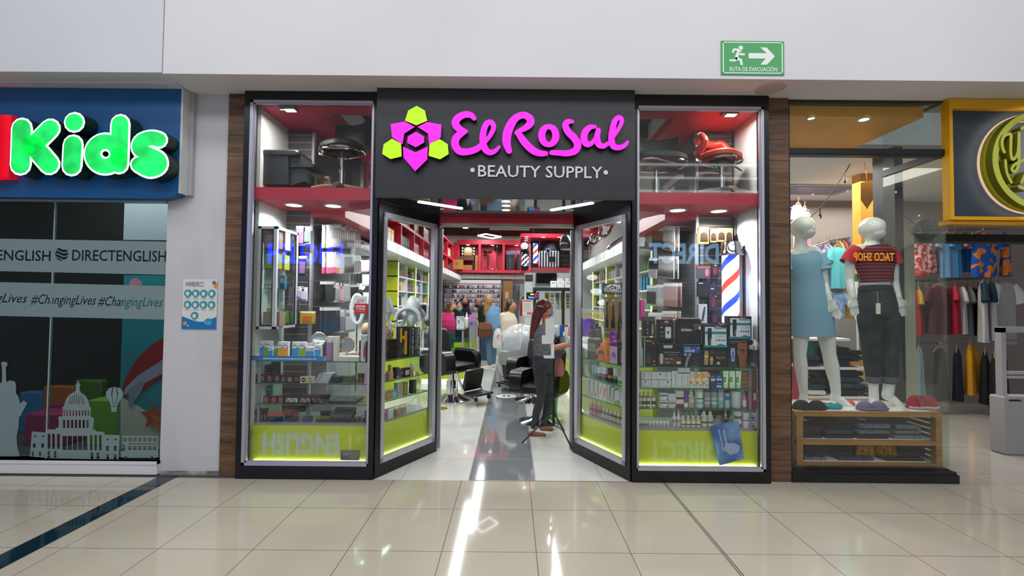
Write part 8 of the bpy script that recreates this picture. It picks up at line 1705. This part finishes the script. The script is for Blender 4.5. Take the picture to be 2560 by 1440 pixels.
for i,(x0,y0,x1) in enumerate(((1377,702,1391),(1393,701,1410),(1412,703,1430),(1395,694,1400),(1403,694,1407),(1417,694,1422))): carton('white carton on the black shelf, %s' % ['first from the television','second from the television','third from the television','blue topped small one','green topped small one','small one at the end'][i],x0,y0,x1,719 if i < 3 else 701,YQ+.1,'#dfe0e0',[('r',.2,.6,.7,.8,['#8a8a9a','#b9bcc0','#8a9a8a','#1d5aa0','#1d7a3a','#1d5aa0'][i])],.15,z=z1+.001 if i < 3 else z1+.15)
a,b_,z0,z1 = span(1311,900,1334,704,12.3); obj('white_pillar_cabinet',M().box(a,b_,12.3,12.59,0,z1),mat('#d4d7d8',.5),label='slim white pillar cabinet left of the television',cat='cabinet')
for i in range(3): carton('black boxed item with orange top on the slim white cabinet, %s' % names[i],1313+6.5*i,686,1319+6.5*i,704,12.35,'#141416',[('r',0,.9,1,1,'#c8401c'),('r',.2,.4,.6,.5,'#6a6a6e')],.1,z=z1+.001)
a,b_,z0,z1 = span(1316,749,1347,731,8.6); t = thing('neon_sign','small black neon sign reading Hair Salon with a pink head outline','sign',((a+b_)/2,8.6,z0)); w_ = b_-a
obj('panel',M().box(a,b_,8.6,8.64,z0,z1),BLK,t); obj('word_hair',M().text('Hair',(a+w_*.3,8.597,z0+.085),w=w_*.34,bold=.03,shear=.2),mat('#e8e020',.4,emit=2.0),t); obj('word_salon',M().text('Salon',(a+w_*.14,8.597,z0+.025),w=w_*.52,bold=.03),mat('#4a9aff',.4,emit=2.0),t)
obj('pink_head',M().tube([(a+w_*(.8+.09*math.cos(i*.55)),8.596,z0+.075+.038*math.sin(i*.55)) for i in range(12)],.005,6),mat('#ff2a8a',.4,emit=2.0),t); obj('cord',M().cyl(((a+b_)/2,8.62,z1),((a+b_)/2,8.62,4.2),.003,5),BLK,t)
a,b_,z0,z1 = span(1306,790,1332,749,12.2); carton('white price list poster with red heading on the slim white cabinet',1306,749,1332,790,12.28,'#e0dcd8',[('r',.1,.88,.9,.95,'#b8505a'),('r',.45,.08,.9,.24,'#d86a8a')]+[('r',.1,.3+.09*i,.8,.33+.09*i,'#b9b4b0') for i in range(6)],.02,name='price_poster',cat='poster')
t = thing('fire_extinguisher','red fire extinguisher on the wall behind the woman in the cream sweater','extinguisher',W(1307,790,12.8)); q = t.location; obj('cylinder',M().lathe([(.001,0),(.08,0),(.08,.36),(.04,.44),(.03,.46),(.001,.46)],n=16),mat('#b01c20',.25),t,local=True); obj('valve',M().tube([(0,0,.46),(0,0,.52),(.08,0,.54)],.018,8).tube([(.04,0,.5),(.1,-.02,.4),(.1,-.02,.2)],.01,6),BLK,t,local=True)
# rear left: jewellery wall, boxes, door
YJ = BW-.45; a,b_,z0,z1 = span(1113,700,1252,860,YJ); t = thing('slat_display','white slatted display wall of hair accessories at the back left','display',((a+b_)/2,YJ,0)); obj('panel',M().box(a,b_,YJ,YJ+.05,0,z1),mat('#b9b4b8',.6),t); obj('header',M().box(a,b_,YJ-.03,YJ,z1-.12,z1),mat('#d4d0d0',.5),t)
for i in range(7): obj('slat_groove',M().box(a,b_,YJ-.002,YJ,z1-.3-.2*i,z1-.285-.2*i),mat('#6a666a',.5),t)
jc = ['#4a3a34','#b9c4c8','#c03a6a','#8f96a8','#26222a','#a89ab0','#d4d0d4']
jr = {}
for r_ in range(6):
    for i in range(22):
        k = rnd.randrange(7); q = W(1114+6.3*i,712+r_*11.5,YJ)
        loc = (q.x,YJ-.04,q.z)
        if (k,r_) not in jr: mb,mats = packmesh('card',[jc[k],jc[(k+2) % 7]],.07,.11); jr[k,r_] = obj('accessory_card',mb,mats,label='%s hair accessory card in the %s row of the back slat wall' % (['brown','pale blue','pink','grey-blue','black','mauve','white'][k],(names+['fifth','sixth'])[r_]),cat='pack',group='hair accessory cards on the back wall',loc=loc)
        else: copyto(jr[k,r_],loc)
bq = lambda lb,x0,y0,x1,y1,Y,base,dec=(),d=.3,**k: carton(lb,x0,y0,x1,y1,Y,base,dec,d,z=0,**k)
bq('tall brown cardboard carton standing at the back wall',1255,710,1281,880,YJ-.2,'#8f6538',[('r',.3,.74,.6,.84,'#b9a890'),('r',0,0,.08,1,'#3a2c20')],.4); bq('grey electrical cabinet on the back wall',1299,718,1312,760,BW-.3,'#8d9290',[('r',.2,.3,.3,.5,'#5a6060')],.2,name='electrical_cabinet',cat='cabinet').location.z = W(1305,752,BW-.3).z
struct('door_3',M().box(W(1282,760,BW-.1).x,W(1297,760,BW-.1).x,BW-.08,BW-.001,0,2.15),mat('#7d8a92',.4))
# counters inside
def glasscounter(label,x0,x1,y0,y1,zt,top):
    t = thing('sales_counter',label,'counter',((x0+x1)/2,y0,0)); obj('lime_base',M().box(x0,x1,y0,y1,.1,.55),LIME,t); obj('glowing_plinth',M().box(x0+.03,x1-.03,y0+.03,y1-.03,0,.1),mat('#e8f0ea',.4,emit=1.2),t)  # base strip glows itself, standing in for LED light at the counter foot
    obj('glass_box',M().box(x0+.01,x1-.01,y0+.01,y1-.01,.56,zt-.02),SHELFGLASS,t); obj('countertop',M().box(x0-.02,x1+.02,y0-.02,y1+.02,zt-.02,zt),top,t)
    for x in (x0,x1-.03):
        for y in (y0,y1-.03): obj('corner_post',M().box(x,x+.03,y,y+.03,.55,zt-.02),ALU,t)
glasscounter('glass sales counter with lime base on the left, topped with white bottles',-1.75,-.92,8.9,10.35,1.04,SHELFGLASS); glasscounter('rear glass counter with lime base beyond the brown backpack',-1.75,-1.0,11.6,13.2,1.04,SHELFGLASS); glasscounter('right glass counter with lime base behind the tripod',1.0,1.5,5.6,9.6,.98,GLOSSW)
for i,(x0,y0,x1,y1,b_,c,lb) in enumerate(((1145,782,1151,796,'#d8dadc','#e6e8ea','small white pump bottle on the left sales counter'),(1150,784,1156,802,'#d8941e','#e6e0d0','orange bottle on the left sales counter'),(1160,781,1172,818,'#e4e2da','#eeeeec','tall white bottle on the left sales counter'))): bottle(lb,x0,y0,x1,y1,9.5+.1*i,b_,c,None,'spray',.25,z=1.041)
carton('lilac and purple carton beside the tall white bottle',1172,783,1184,815,9.7,'#8a7ab0',[('r',0,.55,1,1,'#b86ab8'),('r',.2,.2,.8,.4,'#4a4a9a')],.1,z=1.041); carton('white leaflet holder on the left sales counter',1141,797,1160,828,9.3,'#cfd6dc',[('p',[(0,1),(1,.5),(1,1)],'#9ab0b8'),('r',.2,.4,.4,.7,'#7d6a5a')],.05,z=1.041)
for i,(x,y,w_,b_,c,shp,lb) in enumerate(((1392,795,13,'#c9d2da','#e0e4e8','jar','white tub on the right counter'),(1404,780,9,'#1d56b0','#1d56b0','jar','bright blue canister on the right counter'),(1416,777,9,'#d8d8dc','#b03a3a','jar','white and red canister on the right counter'),(1424,783,9,'#b06a80','#b9b9bc','round','pink bottle on the right counter'),(1432,783,8,'#4a9a5a','#d0d0d0','round','green bottle on the right counter'))): bottle(lb,x-w_/2,y-8,x+w_/2,y+22,8.0+.1*i,b_,c,None,shp,.2,z=.981)
q = W(1397,830,7.0); t = thing('helmet_dryer','purple and white bonnet dryer on the right counter','hair dryer',(1.15,7.0,.981)); obj('purple_shade',M().lathe([(.1,.1),(.12,.16),(.11,.3),(.08,.36),(.001,.37)],n=20),mat('#6a35b0',.25),t,local=True); obj('white_base',M().lathe([(.001,0),(.12,0),(.13,.05),(.1,.1),(.001,.1)],n=20),GLOSSW,t,local=True)
t = thing('card_terminal','black payment terminal leaning on the right counter','terminal',(1.2,6.4,.981)); obj('terminal_body',M().prism([(-.06,0),(.06,0),(.02,.28),(-.1,.26)],-.05,.05),BLK,t,local=True)
t = thing('waste_bin','green waste bin on the floor behind the red-haired woman','bin',G(1375,1032)); obj('bin_body',M().lathe([(.1,0),(.13,.4),(.12,.4),(.09,.02)],n=20),mat('#1c9a3c',.4),t,local=True)
q = G(1266,990,.001); t = thing('floor_sticker','round white footprint distancing sticker on the grey aisle stripe','sticker',q); obj('disc',M().lathe([(.001,.002),(.16,.002),(.17,0),(.001,0)],n=28),mat('#c9d0cc',.4),t,local=True); obj('footprints',M().prism(circ(-.04,0,.025,.06),.002,.003,'z').prism(circ(.04,0,.025,.06),.002,.003,'z'),mat('#2a3a34',.5),t,local=True)
obj('floor_sticker',M().lathe([(.001,.003),(.09,.003),(.1,0),(.001,0)],n=24),mat('#7d6a30',.5),label='small round brown floor sticker beside the left counter',cat='sticker',loc=G(1103,1021,.001))
# barber chairs
def barber(label,p,rz):
    t = thing('barber_chair',label,'barber chair',(p.x,p.y,0),rz); L = LEATHER
    obj('base_plate',M().lathe([(.001,0),(.36,0),(.36,.015),(.2,.05),(.1,.09),(.001,.1)],n=32),CHROME,t,local=True); obj('pump_column',M().lathe([(.1,.08),(.09,.3),(.05,.3),(.05,.48)],n=18),CHROME,t,local=True)
    obj('seat',M().rbox(-.27,.27,-.3,.26,.46,.6,.07),L,t,local=True)
    obj('backrest',M().rbox(-.28,.28,-.07,.07,-.02,.58,.1,n=5).tf(Matrix.Translation((0,.3,.56)) @ Matrix.Rotation(R_(-14),4,'X')),L,t,local=True); obj('headrest',M().rbox(-.17,.17,-.06,.06,0,.17,.07,n=5).tf(Matrix.Translation((0,.45,1.16)) @ Matrix.Rotation(R_(-12),4,'X')),L,t,local=True)
    for s_ in (-1,1): obj('armrest',M().rbox(s_*.27,s_*.4,-.3,.3,.44,.8,.12,ax='x',n=5),L,t,local=True)
    f = obj('footrest',M().rbox(-.2,.2,-.03,.03,0,.34,.04).tf(Matrix.Translation((0,-.42,.2)) @ Matrix.Rotation(R_(14),4,'X')),L,t,local=True); obj('foot_plate',M().rbox(-.2,.2,-.72,-.42,.15,.18,.02),BLK,f,local=True)
    for s_ in (-1,1): obj('chrome_arm',M().bar((s_*.2,-.28,.5),(s_*.2,-.46,.17),.02,.04),CHROME,f,local=True); obj('caster',M().tube([(s_*.15-.01,-.66,.1),(s_*.15+.01,-.66,.1)],.035,14),BLK,f,local=True)
    return t
c0 = barber('black barber chair with raised footrest on the left of the aisle',G(1130,997),R_(52))
ch = [dup(c0,G(1352,1054),R_(-25),'black barber chair half hidden by the red-haired woman',sc=(.82,.82,.85)),dup(c0,G(1334,1001),R_(-25),'black barber chair in the right row, between two others',sc=(.85,.85,.86))]
for o in ch:
    for q in [x for x in o.children if x.name.startswith('footrest')]:
        for g in list(q.children): D.objects.remove(g)
        D.objects.remove(q)
cc = dup(c0,G(1306,966),R_(-35),sc=(.85,.85,.83),label= 'barber chair wrapped in clear plastic at the far end of the right row')
p = cc.location; mb = M(); rg = []
for i,(r,z) in enumerate(((.4,.25),(.46,.45),(.47,.65),(.44,.85),(.36,1.0),(.2,1.12),(.03,1.15))): rg.append([(p.x+r*(1+.07*math.sin(j*2.3+i))*math.cos(2*PI*j/26),p.y+r*(1+.07*math.sin(j*1.7+i*2))*math.sin(2*PI*j/26),z+.03*math.sin(j*3)) for j in range(26)])
obj('plastic_cover',mb.loft(rg,cap=False),film('crinkled_plastic','#e9eef0',.35),label='crinkled clear plastic sheet draped over the far barber chair',cat='cover')
# ---------------------------------------------------------------- people
def person(label,Y,head,face,skin,hairc,hair,parts,bare=(),mask=None,shoes=None,eyes=True,nm='person'):
    px,py,hw,hh = head; k = Y/F_PX; t = thing('person',label,'person',(W(px,py,Y).x,Y,0)); mb = M(); c,_ = headp(mb,Y,px,py,hw,hh,dep=1.1); f = Vector(face).normalized()
    mb.ell(c+f*hw*k*.35-Vector((0,0,hh*k*.45)),(hw*k*.62,hw*k*.62,hh*k*.5),12,8); mb.ell(c+f*hw*k*1.08-Vector((0,0,hh*k*.12)),(hw*k*.17,hw*k*.17,hh*k*.2),8,6)
    s_ = f.cross(Vector((0,0,1)))
    for q in (-1,1): mb.ell(c+s_*q*hw*k*.98-Vector((0,0,hh*k*.1)),(hw*k*.16,hw*k*.16,hh*k*.24),8,6)
    limb(mb,Y,[(px,py+hh*.6,hw*.5),(px,py+hh*1.5,hw*.55)])
    p0 = parts[0][2][0][0]; q0 = p0[0]; p0.insert(0,(q0[0],q0[1]-q0[2]*.32,q0[2]*.42)); p0[1] = (q0[0],q0[1],q0[2]*.92)
    for pts,fl in [x for p in parts for x in p[2]]: limb(mb,Y,[(q[0],q[1],q[2]*.86)+tuple(q[3:]) for q in pts],flat=fl)
    for b_ in bare:
        if b_[0] == 'hand': hand(mb,Y,*b_[1:])
        else: limb(mb,Y,*b_)
    obj('body',remesh(mb,.0085,3),mat(skin,.5),t)
    for n_,m,ls in parts:
        cb_ = M(); [limb(cb_,Y,pts,flat=fl) for pts,fl in ls]; obj(n_,remesh(cb_,.011,3),m,t)
    hb = M(); hb.ell(c-f*hw*k*.18+Vector((0,0,hh*k*.14)),(hw*k*1.13,hw*k*1.15,hh*k*.98),18,12)
    for h in hair: limb(hb,Y,*h)
    obj('hair',remesh(hb,.011,2),noisy('hair_'+hairc[1:],hairc,hairc,20,.45),t)
    if eyes:
        for q in (-1,1): obj('eye',M().ell(c+f*hw*k*.93+s_*q*hw*k*.38+Vector((0,0,hh*k*.04)),(hw*k*.13,hw*k*.13,hh*k*.07),8,6),mat('#1c1412',.3),t)
        obj('mouth',M().ell(c+f*hw*k*.92-Vector((0,0,hh*k*.5)),(hw*k*.26,hw*k*.2,hh*k*.07),8,6),mat('#8a4a44',.5),t)
    if mask: obj('face_mask',M().ell(c+f*hw*k*.5-Vector((0,0,hh*k*.46)),(hw*k*.78,hw*k*.78,hh*k*.46),14,10),mat(mask,.7),t)
    for (a,b_,r) in shoes or (): sm = M(); limb(sm,Y,[(a[0],a[1],r),(b_[0],b_[1],r*.8)],flat=.9); obj('shoe',sm,mat('#d4cfc6' if Y > 8 else '#7d4f34',.6),t)
    return t,c
A_ = lambda *q: (list(q),.9)
T_ = lambda *q: (list(q),.62)
JB = DEN('#26374e','#3a5472')
t,c = person('woman with long red hair, grey tank top and black jeans working beside the tripod',5.55,(1364,772,16.5,22),(.95,.3,0),'#b97a5a','#5c1f16',[([(1352,762,14),(1342,790,13.5),(1335,820,10),(1328,846,5)],.9)],
  [('tank_top',noisy('grey_marl','#4c4e52','#7a7c80',60,.9),[T_((1357,818,17),(1354,835,22),(1355,860,22.5),(1356,890,23))]),('jeans',noisy('washed_black','#303236','#3e4044',12,.9),[T_((1356,888,23.5),(1357,910,27),(1360,930,25)),A_((1351,912,21),(1352,945,17),(1354,988,12.5),(1341,1030,10),(1333,1068,6.5)),A_((1367,925,18,.08),(1374,988,12.5,.1),(1366,1030,9.5,.12),(1358,1058,6.5,.14))])],
  [([(1360,822,10),(1366,845,10.5),(1372,872,9.5),(1396,868,8),(1418,862,6)],.9),('hand',(1418,862),(1440,856),6.5,1)],mask='#6a8fb0',shoes=[((1327,1084),(1360,1088),7),((1354,1071),(1380,1074),6)])
obj('earring',M().ell(W(1362,787,5.42),.009,8,6),mat('#d8b040',.2,.9),t); obj('hair_clip',M().bar(W(1344,764,5.44),W(1358,767,5.44),.006,.008),mat('#d8d8d8',.3),t); obj('face_shield',M().tube([W(1383,742,5.55),W(1386,768,5.55),W(1382,798,5.55)],[.02,.05,.02],10,flat=2.2,ref=(0,1,0)),film('shield_film','#e8eef2',.25),t)
person('blonde woman in a denim jacket and jeans facing the left counter',11.25,(1221,754,9.5,13),(-.7,.6,0),'#c89a78','#a37a44',[([(1222,752,10),(1218,772,9),(1214,786,5)],.9)],[('denim_jacket',DEN('#668fb6','#769fc2'),[T_((1230,768,12),(1231,785,18),(1230,805,17),(1231,822,16)),A_((1243,772,7),(1246,795,6.5),(1247,815,5.5))]),('jeans',DEN('#557695','#61829f'),[T_((1231,820,16),(1232,836,16)),A_((1225,838,10.5),(1223,875,8.5),(1225,908,7)),A_((1236,838,9.5,.08),(1233,875,8,.08),(1233,906,6.5,.08))])],[('hand',(1247,815),(1247,827),4,1)],shoes=[((1226,917),(1205,920),4.5),((1234,914),(1218,917),4.2)],eyes=False)
person('woman with dark tied hair and glasses in a cream sweater and blue jeans',9.9,(1279,765,11,15),(.9,-.35,0),'#b5805e','#14100f',[([(1270,768,5),(1265,774,5.5)],.9)],[('sweater',mat('#cfc0b0',.9),[T_((1272,784,15),(1272,800,21),(1274,820,22),(1272,840,20)),A_((1258,788,9),(1259,806,9),(1270,818,8),(1287,814,6.5))]),('jeans',DEN('#1f3a5c','#2c4a70'),[T_((1270,838,19),(1269,852,18)),A_((1265,856,12),(1263,895,9.5),(1263,931,9)),A_((1277,856,11,.1),(1274,895,9,.1),(1272,928,8,.1))])],[('hand',(1287,814),(1304,812),4.5,1)],shoes=[((1258,938),(1278,939),4.5)])
person('woman with brown hair and black mask in a bright pink top behind the left counter',10.7,(1131,768,9.5,13),(.8,-.3,0),'#b98464','#5f3f28',[([(1124,766,8),(1120,782,7),(1119,790,4)],.9)],[('pink_top',mat('#c02a6c',.85),[T_((1122,784,14),(1119,800,21),(1118,830,20)),A_((1106,788,8),(1104,808,7.5),(1112,822,6))]),('dark_trousers',JB,[T_((1118,830,20),(1119,850,20)),A_((1112,850,10),(1113,927,7)),A_((1125,850,10),(1126,927,7))])],[('hand',(1112,822),(1124,826),4,1)],mask='#141416')
person('dark haired woman in a pale blue mask between two others behind the counter',12.0,(1148,767,9,12),(.1,-1,0),'#c08a6c','#17131a',[([(1141,764,5),(1140,782,4)],.9)],[('dark_top',mat('#1d1c24',.85),[T_((1147,782,13),(1147,800,17),(1147,840,15))]),('dark_trousers',JB,[A_((1142,838,9),(1142,906,6)),A_((1152,838,9),(1152,906,6))])],mask='#86a6c4')
person('woman with burgundy hair and black mask standing tallest behind the counter',13.3,(1162,755,8.5,12),(.15,-1,0),'#b07a5c','#4a1828',[([(1155,750,6),(1153,770,4.5)],.9),([(1169,752,5),(1170,770,4)],.9)],[('black_top',mat('#141318',.85),[T_((1162,768,12),(1163,785,17),(1163,820,15))]),('dark_trousers',JB,[A_((1158,820,8),(1158,892,6)),A_((1168,820,8),(1168,892,6))])],mask='#101012')
person('person in an olive cap and black t-shirt bending over the counter beside the blonde woman',12.6,(1196,759,8,11),(-.5,-.8,0),'#8f6246','#6a5a3a',[],[('black_tee',mat('#1b1b1e',.85),[T_((1206,766,11),(1208,782,14),(1209,812,12)),A_((1202,768,6),(1203,780,5.5))]),('trousers',JB,[A_((1205,812,8),(1205,900,6)),A_((1213,812,8),(1213,900,6))])],[([(1203,780,4.5),(1199,792,4),(1194,799,3.2)],.9)],mask='#141416')
# what they carry, tripod thermometer
p = W(1212,824,11.05); t = thing('backpack','brown leather backpack hanging behind the blonde woman','bag',p); obj('bag_body',M().rbox(-.17,.17,-.08,.08,-.19,.14,.08,n=5),mat('#5c3420',.45),t,local=True); obj('flap',M().rbox(-.15,.16,-.1,-.07,.0,.17,.06,n=5),mat('#7a4a30',.45),t,local=True)
p = W(1245,842,11.15); t = thing('plastic_bag','white plastic shopping bag with pink print hanging from the blonde woman\'s hand','bag',p); obj('bag_body',M().loft([[(r*math.cos(2*PI*j/16)*(1+.1*math.sin(3*j)),r*.6*math.sin(2*PI*j/16),z) for j in range(16)] for r,z in ((.1,-.27),(.13,-.2),(.12,0),(.09,.12),(.04,.2))]),mat('#d9dcdc',.35),t,local=True); obj('pink_print',M().prism(circ(.02,.0,.05,.07,12)[::-1],-.09,-.085),mat('#d890a8',.5),t,local=True)
p = W(1399,918,5.75); t = thing('cloth_bag','dusty pink cloth bag hanging behind the tripod','bag',p); obj('bag_body',M().loft([[(r*math.cos(2*PI*j/14),r*.6*math.sin(2*PI*j/14),z) for j in range(14)] for r,z in ((.05,-.11),(.065,-.05),(.05,.06),(.02,.11))]),mat('#a8685c',.8),t,local=True); obj('strap',M().cyl((0,0,.1),(.0,.05,.3),.006,6),BLK,t,local=True)
YT = 5.3; hub = W(1384,1060,YT); t = thing('tripod_thermometer','white temperature scanner on a black tripod at the entrance','thermometer',(hub.x,YT,0))
obj('pole',M().cyl(hub,W(1384,850,YT),.011,10).cyl(hub+Vector((0,0,.0)),W(1384,1000,YT),.016,10),BLK,t)
top = W(1384,1028,YT)
for q in (G(1305,1109),G(1432,1128),G(1410,1078)): obj('leg',M().tube([top,q+Vector((0,0,.008))],.009,8),BLK,t); obj('brace',M().cyl(hub,top.lerp(q,.5),.006,6),BLK,t)
s1 = lambda x0,y0,x1,y1,d0,d1: M().rbox(W(x0,850,YT).x,W(x1,850,YT).x,YT+d0,YT+d1,W(1370,y1,YT).z,W(1370,y0,YT).z,.012)
obj('scanner_body',s1(1363,796,1385,850,-.06,.0),GLOSSW,t); obj('lower_housing',s1(1354,838,1383,859,-.062,.0),GLOSSW,t); obj('bracket',s1(1377,855,1385,893,-.05,-.03).cat(s1(1358,888,1385,893,-.12,-.0)),GLOSSW,t)
